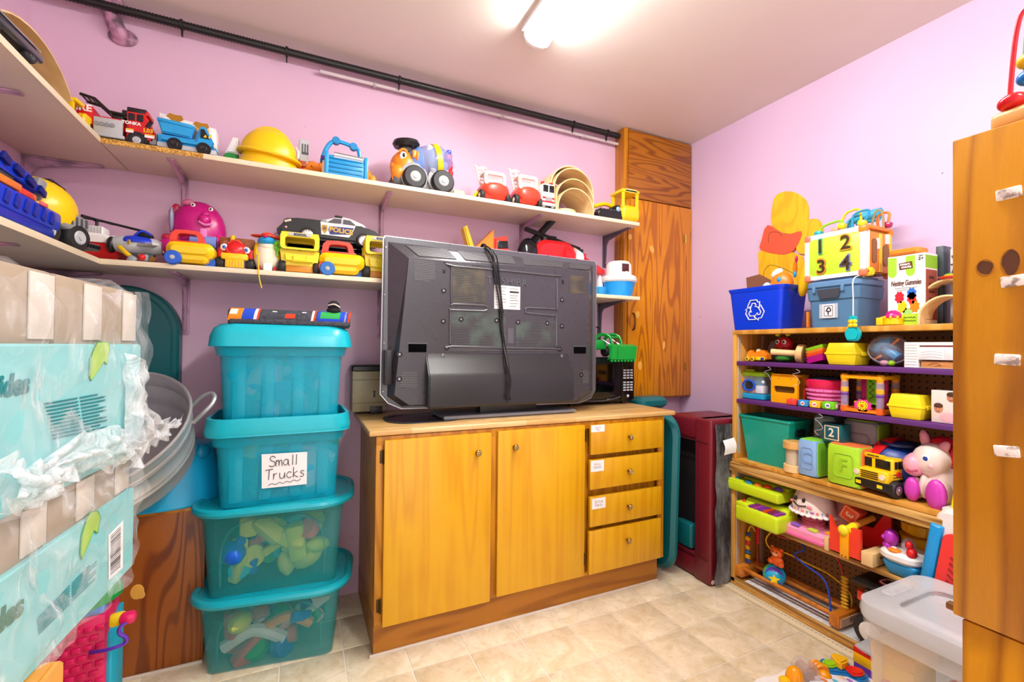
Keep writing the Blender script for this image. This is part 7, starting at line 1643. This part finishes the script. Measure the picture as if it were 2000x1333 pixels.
t.a('cube', pl('#0c5a64', .35), bx(0, 0, .5, 1, 1, .98, .05)); t.a('panel', pl('#e4d4b4', .5), bx(0, -.505, .5, .74, .02, .74)); t.a('panel_ink', pl('#0f5c70', .5), bx(0, -.52, .5, .62, .02, .62, .3)); lettering(t.o, '2', .62*h_, (0, -.56*d_, .5*h_), pl('#efe4cc', .5), bold=.001); t.a('side_panel', pl('#b8a87c', .5), bx(-.505, 0, .5, .02, .7, .7))
t = SD_('toy_ball', 'dark blue and red toy ball with a hole at the back of the bottom board', 1712, 1790, 860, 3.14, ZD, .11, k=.2); t.sc = (t.sc[2]*1.15, t.sc[2], t.sc[2]); t.a('ball', pl('#123a8c', .35), el(0, 0, .5, .5, .5, .5, 22)); t.a('red_half', RED, mv(el(0, 0, 0, .505, .505, .505, 20, cut=(.35, 1)), (0, 0, .5), (0, -1.1, 0))); t.a('hole', pl('#0a1e50', .4), mv(la([(.22, 0), (.32, .05), (.34, 0)], 0, 0, 0, 'z', 20), (.1, -.05, .93)))
# school bus
t = SD_('toy_school_bus', 'yellow and black toy school bus with round headlamps on the bottom board edge', 1666, 1776, 885, 3.045, ZD, .12, k=.62, rz=-.12); w_, d_, h_ = t.sc
t.a('body', YEL, bx(0, .1, .66, .86, .78, .54, .12, 3)); t.a('hood', YEL, bx(0, -.30, .46, .82, .40, .34, .25, 3)); t.a('bumper', BLK, bx(0, -.46, .24, 1.0, .12, .22, .3)); t.a('grille', BLK, *[bx(0, -.505, .40+.05*k, .40, .02, .022) for k in range(4)]); t.a('headlamp', pl('#e8dcc4', .1), cy(-.30, -.50, .48, .07, .06, 'y', 14), cy(.30, -.50, .48, .07, .06, 'y', 14)); t.a('windscreen', GLASSD, bx(-.21, -.285, .76, .34, .03, .22, .15), bx(.21, -.285, .76, .34, .03, .22, .15)); t.a('roof_sign', YEL, bx(0, -.27, .94, .5, .1, .1, .2)); lettering(t.o, 'SCHOOL BUS', .007, (0, -.325*d_, .94*h_), BLK, bold=.0002); t.a('roof_stripe', BLK, bx(-.41, .1, .90, .03, .7, .06))
t.a('side_window', GLASSD, *[bx(.435, -.14+.155*k, .78, .02, .12, .18, .12) for k in range(4)]); t.a('side_stripe', BLK, *[bx(.438, .1, .42+.07*k, .012, .74, .014) for k in range(3)]); t.a('stop_sign', RED, cy(.45, -.05, .56, .07, .02, 'x', 8)); t.a('number_plate', YELB, bx(-.25, -.525, .24, .12, .01, .08), bx(.25, -.525, .24, .12, .01, .08))
for x in (-.45, .45):
    for y in (-.20, .34): t.wheel(x, y, .21, .21, .17, TYRE, SILV, 'x', .52, 1 if x > 0 else -1)
# pony
t = SD_('toy_pony', 'white and pink sitting toy pony with red hair at the right of the bottom board', 1768, 1884, 855, 3.09, ZD, .15, k=.3); w_, d_, h_ = t.sc; PNY = pl('#f0dcd4', .4); MUZ = pl('#f0a4b8', .35)
t.a('body', PNY, el(.14, .1, .30, .32, .42, .32, 20)); t.a('head', PNY, mv(el(0, 0, 0, .36, .36, .26, 20), (.0, -.1, .66), (0, .35, 0))); t.a('muzzle', MUZ, mv(el(0, 0, 0, .24, .34, .19, 18), (-.26, -.18, .56), (0, .2, 0))); t.a('ear', MUZ, mv(el(0, 0, 0, .10, .1, .16, 12), (-.16, -.0, .94), (0, -.2, 0)), mv(el(0, 0, 0, .11, .08, .13, 12), (.22, -.12, .86), (0, .5, 0))); t.a('mane', pl('#d8182c', .35), el(.10, .2, .90, .24, .3, .12, 14), el(.36, .2, .74, .14, .3, .2, 14)); eyes(t, ((.02, -.40, .70),), .07, iris='#1a3a9a'); t.a('blush', pl('#f4bcc4', .4), el(.12, -.44, .60, .06, .04, .04, 8)); t.a('smile', pl('#a83a5a', .4), tb([(-.36, -.44, .50), (-.24, -.50, .47), (-.12, -.46, .50)], .012, 6, 3)); t.a('nostril', pl('#b84a70', .4), el(-.36, -.44, .60, .02, .02, .015, 6))
for x, y, r_ in ((-.26, -.35, .15), (.22, -.42, .19)): lg = t.a('leg', PNY, mv(el(0, 0, 0, r_*1.1, .34, r_*1.15, 14), (x, y+.2, .20))); t.a('hoof', pl('#c83cb4', .35), mv(el(0, 0, 0, r_*1.05, .14, r_*1.25, 16), (x, y-.02, .19)), par=lg)
t.a('front_leg', PNY, el(-.08, -.2, .26, .1, .2, .2, 12))
t = SD_('toy_slide', 'yellow toy panel with a white foot at the right end of the bottom board', 1846, 1915, 880, 3.02, ZD, .05, k=.2); t.a('panel', YELB, pr([(-.30, .08), (-.02, 1.0), (.5, 1.0), (.5, .08)], -.3, .3, 'y', .1)); t.a('foot', pl('#d8dcd0', .4), bx(.05, 0, .05, 1.1, 1.3, .08, .3))

# ---------- lower unit, middle board
ZE = .379
def keyboard(label, u0, u1, vt, z, X, variant):
    t = SD_('toy_keyboard', label, u0, u1, vt, X, z, .16, k=.8); w_, d_, h_ = t.sc; ML_ = pl('#c4e01c', .35)
    t.a('case', ML_, pr([(-.5, .0), (-.5, .62), (-.40, .78), (.1, .60), (.5, .95), (.5, .25), (.44, 0)], -.5, .5, 'x', .06) if 0 else bx(0, 0, .34, 1, 1, .66, .2, 3)); t.a('raised_rear', ML_, bx(0, .25, .66, .96, .5, .34, .25, 3)); t.a('end_block', ML_, bx(-.34, -.28, .68, .28, .4, .20, .3))
    if variant == 0:
        for x, y, c in ((-.12, -.28, '#1a8ac8'), (.05, -.26, '#f08a1c'), (.20, -.2, '#e04a1c'), (.36, -.1, '#6a4ac0'), (-.36, -.3, '#12988c')): t.a('button', pl(c, .35), el(x, y, .72, .075, .09, .16, 12))
        t.a('speaker', pl('#2a8a9c', .4), tb([(-.32+.10*math.cos(k*.524), .25+.12*math.sin(k*.524), .84) for k in range(12)], .03, 6, 0, True))
    else:
        for k, c in enumerate(('#7a1c7a', '#9a2c8a', '#6a2ca0', '#c83c1c', '#7a1c5a', '#8a2c9a')): t.a('key', pl(c, .35), bx(-.16+.11*k, -.16, .69, .095, .5, .10, .15))
        t.a('red_dot', RED, el(-.36, -.3, .80, .04, .06, .06, 10))
    return t
k2 = keyboard('lime toy keyboard with purple keys on the middle board, under the other keyboard', 1440, 1560, 978, ZE, 2.995, 1)
keyboard('lime toy keyboard with round knobs lying on the other keyboard', 1424, 1560, 938, ZE+k2.sc[2]*1.0, 3.05, 0)
t = SD_('toy_lamp', 'pink toy lamp with a smiling white shade and lettered band on the middle board', 1527, 1660, 942, 3.07, ZE, .17, k=.3); w_, d_, h_ = t.sc; q_ = h_/w_
t.a('base', pl('#f090b8', .35), rb(0, -.05, .12, .96, .95, .18, .4, 'z', .3, 6)); t.a('base_skirt', pl('#e86aa4', .35), rb(0, -.05, .05, 1.0, 1.0, .09, .35, 'z', .3, 6)); t.a('stem', pl('#d8788c', .4), la([(.20, .2), (.15, .3), (.13, .42)], 0, 0, 0, 'z', 18)); t.a('spiral', pl('#c85a78', .4), *[tb([(.17*q_*math.cos(k*.524), .17*h_/d_*math.sin(k*.524), .24+.05*j) for k in range(12)], .02, 6, 0, True) for j in range(3)])
sh = t.a('shade', pl('#f2e2dc', .4), la([(.36, .44), (.355, .50), (.33, .64), (.26, .82), (.19, .94), (.15, .965)], 0, 0, 0, 'z', 30, sq=(1, .9))); t.a('shade_frill', pl('#f6ecec', .4), *[el(.36*q_*math.cos(k*.2618), .325*h_/d_*math.sin(k*.2618), .45, .045*q_, .045*h_/d_, .03, 8) for k in range(24)], par=sh); t.a('shade_cap', pl('#e8b4c8', .4), la([(.16, .95), (.18, .965), (.16, .99), (0, 1.0)], 0, 0, 0, 'z', 20), par=sh)
for x, z in ((-.15, .70), (.0, .69)): t.a('printed_eye', BLK, el(x*q_, -.285*h_/d_, z, .028*q_, .05, .042, 10), par=sh)
t.a('smile', pl('#3a2a2a', .4), tb([(-.20*q_, -.262*h_/d_, .62), (-.08*q_, -.318*h_/d_, .58), (.06*q_, -.318*h_/d_, .61)], .012, 6, 4), par=sh); t.a('cheek', pl('#f0909c', .4), el(-.24*q_, -.225*h_/d_, .62, .04, .05, .03, 8), el(.11*q_, -.30*h_/d_, .60, .045, .04, .03, 8), par=sh)
for k, (ch_, c) in enumerate(zip('OQRSTUVWXYZ', ('#e03a3c', '#1a8a3c', '#2a50c8', '#e07a1c', '#8a2ca0', '#e03a7c', '#2a9a4c', '#8a2cc0', '#e0503c', '#3a9ad8', '#c82c6c'))):
    th = math.radians(-62+12.5*k); lettering(sh, ch_, .0155, (.362*h_*math.sin(th), -.362*h_*.9*math.cos(th)-.001, .515*h_), pl(c, .4), (math.pi/2, 0, th*.95), .0004)
for x, y, c, s_ in ((-.30, -.36, '#3ab0c8', .5), (-.12, -.44, '#8a5ac8', 1), (.16, -.42, '#c8e04c', 1), (.38, -.25, '#f0b01c', 1.2)): t.a('button', pl(c, .3), bx(x, y, .22, .14*s_, .13, .05, .3))
t.a('pink_knob', pl('#d84c8c', .3), el(-.46, -.2, .22, .10, .2, .12, 12))
t = SD_('doll_dress', 'pale pink rounded toy at the back behind the lamp and the red block', 1640, 1668, 958, 3.18, ZE, .06); t.a('body', pl('#d89c94', .5), la([(.36, 0), (.34, .5), (.2, .9), (0, 1)], 0, 0, 0, 'z', 16))
# pounding bench and red block
t = SD_('pounding_bench', 'red and yellow wooden pounding bench with a hammer peg on the middle board', 1618, 1748, 1000, 3.05, ZE, .15, k=.75); w_, d_, h_ = t.sc; RW = pl('#ea3a24', .35)
t.a('end_panel', RW, pr([(-.40, .06), (-.40, .84), (-.30, .60), (-.10, .60), (.05, .70), (.22, .70), (.22, .06)], -.50, -.40, 'y', .06)); t.a('end_panel', pl('#d8141c', .35), pr([(-.36, .06), (-.36, .70), (-.1, .60), (.10, .60), (.30, .96), (.44, .96), (.44, .06)], .38, .48, 'y', .06)); t.a('base_rail', TAN, bx(-.46, 0, .16, .08, 1.06, .30, .05), bx(.36, -.05, .16, .22, 1.0, .28, .05)); t.a('floor_board', BRN, bx(-.06, 0, .08, .8, .8, .08)); t.a('yellow_strap', MY, bx(-.08, -.52, .28, .17, .06, .56, .05)); t.a('strap_stud', pl('#8a5a08', .4), cy(-.12, -.555, .04, .02, .02, 'y', 6), cy(-.04, -.555, .04, .02, .02, 'y', 6))
t.a('peg', pl('#d8902c', .4), tb([(-.04, -.5, .64), (.14, .3, .86)], .065, 12)); t.a('peg_head', YELB, el(-.10, -.52, .60, .11, .12, .12, 16), tb([(-.04, -.5, .62), (.0, -.25, .70)], .085, 12))
for k in range(2): t.a('rail_hole', pl('#7a5a30', .5), cy(.475, -.2+.4*k, .2, .04, .02, 'x', 10))
t = SD_('number_block', 'tilted red-orange block with number 3 resting in the pounding bench', 1636, 1698, 972, 3.07, ZE+h_*.62, .055, k=.3); w3, d3, h3 = .066, .055, .066
blk = T('number_block_tmp', '', '', (0, 0, 0)) if 0 else None
t.sc = (w3, d3, h3); RT = (0, .42, 0)
t.a('cube', pl('#f0542c', .35), bx(0, 0, .66, 1, 1, 1, .06, 2, RT)); t.a('face_frame', pl('#f4b48a', .5), mv(ring_slab(rrect(.86, .86, .08, 3), rrect(.76, .76, .06, 3), -.52, -.49, 'y'), (0, 0, .66), RT)); lettering(t.o, '3', .040, (0, -.53*d3, .66*h3), pl('#f8d8bc', .5), (math.pi/2, 2.0, 0), .0016)
# sailing toy, yellow tower, red book toy
t = SD_('toy_boat', 'white and blue toy boat with purple and red knobs on the middle board', 1720, 1822, 1045, 3.04, ZE, .14, k=.5); w_, d_, h_ = t.sc
t.a('deck', WHT, rb(0, 0, .48, 1, 1, .26, .35, 'z', .3, 6)); t.a('hull', pl('#1a90d0', .3), bx(.04, 0, .18, .88, .9, .36, .25, 3, taper=(.75, .75))); t.a('purple_animal', pl('#b02cb4', .3), el(-.30, -.1, .84, .17, .22, .22, 16), el(-.34, -.1, .64, .16, .2, .12, 12), el(-.42, -.22, .84, .06, .1, .07, 8), el(-.24, -.3, .62, .07, .1, .06, 8)); nb = t.a('orange_button', ORA, el(-.10, -.34, .62, .16, .14, .06, 18)); t.a('note_print', WHT, tb([(-.16, -.36, .685), (-.10, -.34, .69), (-.05, -.36, .685)], .022, 6, 3), par=nb); t.a('red_bird', RED, el(.22, -.3, .84, .09, .1, .11, 12), el(.28, -.3, .66, .12, .14, .14, 12)); t.a('clear_dome', clear('#e8eaf0', .4, .1), el(.02, .1, .70, .16, .2, .2, 14))
t = SD_('toy_table', 'yellow toy table with a scalloped round top behind the toy boat', 1758, 1830, 1018, 3.15, ZE, .09, k=.3); t.a('stem', pl('#e8b010', .35), la([(.30, 0), (.28, .62), (.32, .68)], 0, 0, 0, 'z', 18)); t.a('top', pl('#f0b408', .35), pr([(.5*math.cos(k*.2618)*(1 if k % 2 else .9), .5*math.sin(k*.2618)*(1 if k % 2 else .9)) for k in range(24)], .70, .98, 'z', .2)); t.a('print', pl('#8a6008', .5), *[bx(-.2+.18*k, -.1+.05*k, .985, .12, .1, .01) for k in range(3)])
t = SD_('toy_laptop', 'upright red, blue and white toy instrument leaning beside the clear tote', 1792, 1960, 1005, 2.985, ZE-.06, .06, k=.2, rz=-.2); w_, d_, h_ = t.sc
t.sc = (w_, d_, h_); TL = (0, .16, 0)
t.a('white_case', WHT, mv(rb(0, .1, .5, 1, .8, 1.0, .22, 'y', .2, 6), (0, 0, 0), TL)); t.a('blue_edge', pl('#109ae4', .3), mv(rb(-.42, -.1, .42, .16, 1.0, .80, .1, 'y', .15), (0, 0, 0), TL)); fr = t.a('red_panel', pl('#ec3a3c', .3), mv(rb(.06, -.38, .38, .76, .2, .84, .2, 'y', .2, 6), (0, 0, 0), TL)); t.a('groove', pl('#8a1218', .4), *[mv(tb([(-.16, -.50, .58-.06*k), (-.02, -.50, .54-.06*k), (.1, -.50, .545-.06*k), (.24, -.50, .51-.06*k)], .008, 6, 4), (0, 0, 0), TL) for k in range(5)], par=fr); t.a('raised_note', pl('#f0504c', .3), *[mv(el(x, -.49, z, .05, .1, .035, 10), (0, 0, 0), TL) for x, z in ((-.1, .76), (.0, .80), (.04, .49), (-.02, .30), (.16, .44))], par=fr)
sg = t.a('red_sign', pl('#c81420', .3), mv(rb(.40, -.45, .76, .40, .2, .32, .2, 'y', .2), (0, 0, 0), TL)); t.a('sign_plate', pl('#e8ecf4', .4), mv(bx(.42, -.56, .73, .3, .04, .09, .3), (0, 0, 0), TL), mv(cy(.42, -.56, .87, .06, .04, 'y', 14), (0, 0, 0), TL), par=sg); lettering(sg, 'Do', .016, (.50*w_, -.60*d_, .73*h_-.012), pl('#1a4ac8', .4), bold=.0006)

# ---------- lower unit, floor board
ZF = .0485
t = SD_('roller_maze', 'wooden bead maze frame with coloured wires at the bottom of the lower toy shelf', 1446, 1675, 1045, 3.075, ZF, .16, k=.55); w_, d_, h_ = t.sc; OW = wood('orange_maple', '#cf8028', '#b4661a', (4, .6, 4), ring=1.5, dist=3, rough=.35)
z_ = .16
for x in (-.46, .46): t.a('end_block', OW, bx(x, 0, z_*.75, .085, 1.0, z_*1.1, .12))
for y, zz in ((-.36, .17), (-.14, .09), (.2, .16), (.40, .17)): t.a('rail', OW, tb([(-.46, y, zz), (.46, y, zz)], .028, 10))
for nm, c, pts, r_ in (('yellow_wire', '#e8b80c', [(-.44, -.1, .20), (-.44, -.1, .72), (-.40, -.1, .86), (-.36, -.1, .80)], .011), ('yellow_wire', '#e8b80c', [(.46, .3, .2), (.46, .2, .42), (.30, .2, .55), (.10, .1, .60), (-.06, .0, .64), (-.18, -.1, .62), (-.22, -.2, .76), (-.14, -.2, .96), (-.04, -.2, 1.02)], .011), ('blue_wire', '#1440b0', [(.42, -.40, .16), (.40, -.40, .46), (.34, -.36, .60), (.18, -.3, .66), (.06, -.2, .72), (.14, -.1, .84), (.06, .0, .92), (-.1, .2, .98), (-.3, .3, 1.0)], .012), ('red_wire', '#b81420', [(.44, .1, .2), (.42, .1, .70), (.34, .1, .92), (.2, .05, .98), (.04, -.1, .92), (-.1, -.2, .90), (-.24, -.2, .98), (-.34, .0, 1.02), (-.38, .1, .9), (-.38, .1, .2)], .012)):
    t.a(nm, pl(c, .3), tb(pts, r_, 8, 6))
for k, c in enumerate(('#1a4a9a', '#e8b80c', '#1a6ab0', '#e0a01c', '#c82020', '#e8b80c', '#164078')): t.a('bead', pl(c, .35), bx(-.44, -.1, .26+.075*k, .05, .10, .068, .3) if k % 2 else el(-.44, -.1, .26+.075*k, .03, .055, .038, 12))
for k in range(9): t.a('bead', pl('#e0b020', .35), el(.44, .1, .22+.05*k, .032, .06, .026, 12))
for k in range(6): t.a('bead', pl('#c81c24', .3), el(-.38, .1, .60+.045*k, .028, .05, .03, 10))
t.a('end_label', pl('#c49a7c', .5), bx(.505, 0, .11, .012, .9, .11)); t.a('pencil_mark', pl('#5a3a20', .6), tb([(.513, .1, .10), (.513, .02, .13), (.513, -.02, .09), (.513, -.08, .15)], .005, 5, 3))
t = SD_('toy_ball', 'green, blue and purple toy ball with a yellow star in the bead maze frame', 1486, 1540, 1104, 3.06, ZF+.028, .095, k=0); h_ = t.sc[2]; t.sc = (h_*1.05, h_*1.05, h_); w_, d_, h_ = t.sc
t.a('ball', pl('#18a8dc', .25), el(0, 0, .5, .5, .5, .5, 26)); t.a('green_cap', pl('#6ac41c', .3), mv(el(0, 0, 0, .505, .505, .505, 22, cut=(.40, 1)), (0, 0, .5), (0, -1.5, 0))); t.a('purple_cap', pl('#5a2ca8', .3), mv(el(0, 0, 0, .506, .506, .506, 22, cut=(.62, 1)), (0, 0, .5), (1.4, 0, .6))); t.a('star', YELB, mv(pr([((.26 if k % 2 == 0 else .12)*math.sin(k*.628), (.26 if k % 2 == 0 else .12)*math.cos(k*.628)) for k in range(10)], -.515, -.47, 'y', .2), (0, 0, .47), (.0, .0, .6)))
zt3 = ZF+.028+h_
t = SD_('toy_figure', 'small orange seated toy figure on top of the striped ball', 1503, 1533, 1070, 3.06, zt3-.003, .045, k=0); OF = pl('#f0681c', .35); t.a('body', OF, el(0, 0, .30, .42, .45, .30, 14), el(-.32, -.2, .22, .2, .3, .16, 10), el(.32, -.2, .22, .2, .3, .16, 10)); t.a('head', OF, el(0, -.05, .74, .40, .42, .26, 14)); t.a('snout', pl('#f4b48a', .4), el(0, -.42, .68, .18, .12, .10, 10)); t.a('ear', OF, el(-.30, 0, .95, .12, .15, .08, 8), el(.30, 0, .95, .12, .15, .08, 8)); t.a('eye', BLK, el(-.12, -.42, .80, .05, .04, .04, 8), el(.12, -.42, .80, .05, .04, .04, 8))
pt = at('x', 3.0, 1672, 1128)
t = T('toy_truck', 'black toy truck with a flat top badge and white wheel behind the clear tote', 'toy', (3.075, pt.y-.085, ZF), (.17, .15, pt.z-ZF), RZ); w_, d_, h_ = t.sc
t.a('body', DGR, bx(.05, 0, .62, .86, .9, .5, .1)); t.a('chassis', BLK, bx(.05, 0, .30, .9, .8, .2, .1)); tp = t.a('flat_top', BLK, bx(.0, -.05, .97, 1.1, 1.2, .05, .2)); bd = t.a('badge', RED, rb(.06, -.05, .998, .5, .5, .02, .4, 'z'), par=tp); t.a('badge_ring', WHT, tb([(x+.06, y-.05, 1.008) for x, y in rrect(.40, .40, .12, 4)], .012, 5, 0, True), par=tp); t.a('badge_centre', BLK, bx(.06, -.05, 1.005, .24, .24, .015, .2), par=tp); t.a('red_nose', REDO, bx(-.44, -.3, .72, .16, .3, .16, .3)); car_wheels(t, (-.16, .36), .26, .2, TYRE, WHT, .42, .6)
# between shelf and clear tote
p = at('z', 0, 1692, 1322)
t = T('toy_house', 'purple, yellow and red toy box standing behind the clear tote', 'toy', (2.86, -1.335, 0), (.10, .11, .14), RZ); t.a('body', pl('#6a3cb0', .35), bx(0, 0, .36, 1, 1, .70, .03)); t.a('yellow_band', YEL, bx(0, 0, .72, 1.01, 1.01, .26, .03)); t.a('red_corner', RED, pr([(-.5, .85), (-.5, 1.0), (.3, .85)], -.5, .5, 'y')); t.a('grey_top', LGR, bx(0, 0, .98, .96, .96, .10, .2)); t.a('peg_hole', BLK, cy(-.30, -.505, .4, .05, .02, 'y', 10))
# contents of the clear tote
def ct(name, label, x, y, z, dims, rz=0): return T(name, label, 'toy', (CT.o.location.x+y, CT.o.location.y-x, z), dims, RZ+rz)
t = ct('toy_house', 'yellow and tan toy house inside the clear tote', -.215, -.10, .006, (.11, .13, .33)); t.a('wall', pl('#f0c84c', .4), bx(0, 0, .42, 1, 1, .84, .06)); t.a('roof', pl('#e8b42c', .4), bx(0, 0, .90, 1.1, 1.1, .14, .3)); t.a('door', pl('#e0885a', .4), rb(.0, -.51, .46, .6, .03, .4, .4)); t.a('side_door', pl('#e0885a', .4), rb(-.51, 0, .46, .03, .6, .4, .4, 'x')); t.a('lower_band', pl('#9a9aa4', .4), bx(0, 0, .10, 1.02, 1.02, .16, .1))
t = ct('toy_boat', 'lime and blue toy boat inside the clear tote', -.03, -.09, .10, (.24, .15, .19)); t.a('hull', pl('#2a90c8', .35), rb(0, 0, .20, 1, 1, .34, .35, 'z', .2)); t.a('deck', pl('#7cd05c', .35), rb(0, 0, .52, 1.02, 1.02, .34, .35, 'z', .2)); t.a('red_cabin', pl('#c83c4c', .35), rb(-.1, 0, .80, .5, .6, .3, .3, 'z', .2))
t = ct('toy_ball', 'pink toy ball inside the clear tote', -.02, .09, .006, (.14, .14, .14)); t.a('ball', pl('#d86a9a', .35), el(0, 0, .5, .5, .5, .5, 18)); t.a('stripe', WHT, tb([(.5*math.cos(k*.524), .5*math.sin(k*.524), .5) for k in range(12)], .03, 6, 0, True))
t = ct('toy_blocks', 'pale blue toy tray inside the clear tote', .02, .09, .15, (.30, .16, .10)); t.a('tray', pl('#a4c4d8', .4), shell((.9, 1), (.9, 1), (0, 1), .15, .06)); t.a('cloth', pl('#e8dcd4', .7), el(0, 0, .7, .4, .4, .5, 12)); t.a('magenta_piece', pl('#b86a9a', .5), bx(-.1, -.1, .9, .3, .2, .3, .3))
t = ct('toy_block', 'grey box low in the clear tote under the toy boat', -.03, -.09, .006, (.25, .13, .093)); t.a('box', pl('#b8bcc0', .5), bx(0, 0, .5, 1, 1, .98, .05))

# ---------- baby activity board on the floor at the bottom edge
c = at('z', .05, 1590, 1318)
t = T('activity_board', 'white baby activity board with bright shapes on the floor tiles', 'toy', (c.x, c.y-.03, .004), (1, 1, 1), RZ-.15)
def ap(u, v, z=.06): q = loc_px(t.o.location, RZ-.15, 0, u, v); R_ = Matrix.Rotation(-(RZ-.15), 3, 'Z'); return R_ @ (at('z', z+.004, u, v)-t.o.location)
def ablob(name, mat, pts, z0, z1, b=.3, sm=3, par=None): return t.a(name, mat, pr([tuple(ap(u, v, z1))[:2] for u, v in pts], z0, z1, 'z', b, sm=sm), par=par)
ablob('white_base', WHT, [(1466, 1340), (1480, 1318), (1510, 1314), (1535, 1300), (1570, 1292), (1600, 1286), (1640, 1292), (1690, 1315), (1735, 1345), (1720, 1400), (1560, 1420), (1480, 1380)], .0, .050)
bl = ablob('blue_flower', pl('#1680c8', .3), [(1601, 1290), (1606, 1284), (1625, 1292), (1622, 1280), (1640, 1284), (1660, 1294), (1658, 1302), (1690, 1312), (1697, 1324), (1680, 1328), (1655, 1316), (1625, 1312), (1606, 1302)], .05, .072, .3, 2)
ablob('lime_petal', pl('#9ad81c', .28), [(1606, 1290), (1614, 1286), (1630, 1291), (1636, 1298), (1625, 1302), (1612, 1298)], .070, .082, .4, 3, bl)
ablob('yellow_wedge', pl('#f4c020', .28), [(1623, 1276), (1628, 1274), (1656, 1283), (1657, 1291), (1644, 1296), (1636, 1292)], .070, .100, .2, 1, bl)
ablob('red_petal', pl('#e8281c', .28), [(1650, 1302), (1660, 1299), (1684, 1306), (1688, 1316), (1670, 1317), (1660, 1312)], .070, .084, .35, 2, bl)
o_ = ap(1552, 1322, .07); t.a('orange_dome', pl('#f4a010', .25), el(o_.x, o_.y, .06, .030, .030, .045, 18)); r2 = ap(1572, 1312, .07); t.a('clear_roller', clear('#d8ccc4', .35, .06), mv(la([(.034, -.03), (.040, -.01), (.040, .02), (.034, .035)], 0, 0, 0, 'x', 20), (r2.x, r2.y, .075), (0, 0, -.3))); t.a('roller_core', pl('#b89a8c', .3), mv(cy(0, 0, 0, .018, .06, 'x', 12, unit=2), (r2.x, r2.y, .075), (0, 0, -.3)))
r3 = ap(1598, 1304, .07); t.a('orange_spiral', pl('#f4a010', .28), *[mv(la([(.026, -.006), (.030, 0), (.026, .006)], 0, 0, 0, 'x', 16), (r3.x+.013*(k-1), r3.y, .06), (0, 0, -.3)) for k in range(3)], el(r3.x+.02, r3.y, .055, .03, .025, .02, 10))
y4 = ap(1532, 1330, .06); t.a('yellow_piece', YEL, bx(y4.x, y4.y, .058, .03, .03, .025, .3))
ab = ablob('picture_disc', pl('#f0ecf4', .35), [(1580, 1340), (1590, 1322), (1625, 1310), (1660, 1318), (1690, 1335), (1690, 1370), (1600, 1380)], .05, .060, .2)
for u, v, c in ((1637, 1316, '#3ac06c'), (1618, 1323, '#4aa878'), (1645, 1325, '#f0c89a'), (1610, 1330, '#e08a4c'), (1660, 1331, '#a878c8'), (1632, 1332, '#5ac8e0')): q = ap(u, v, .06); t.a('printed_shape', pl(c, .4), el(q.x, q.y, .061, .012, .008, .0012, 10), par=ab)
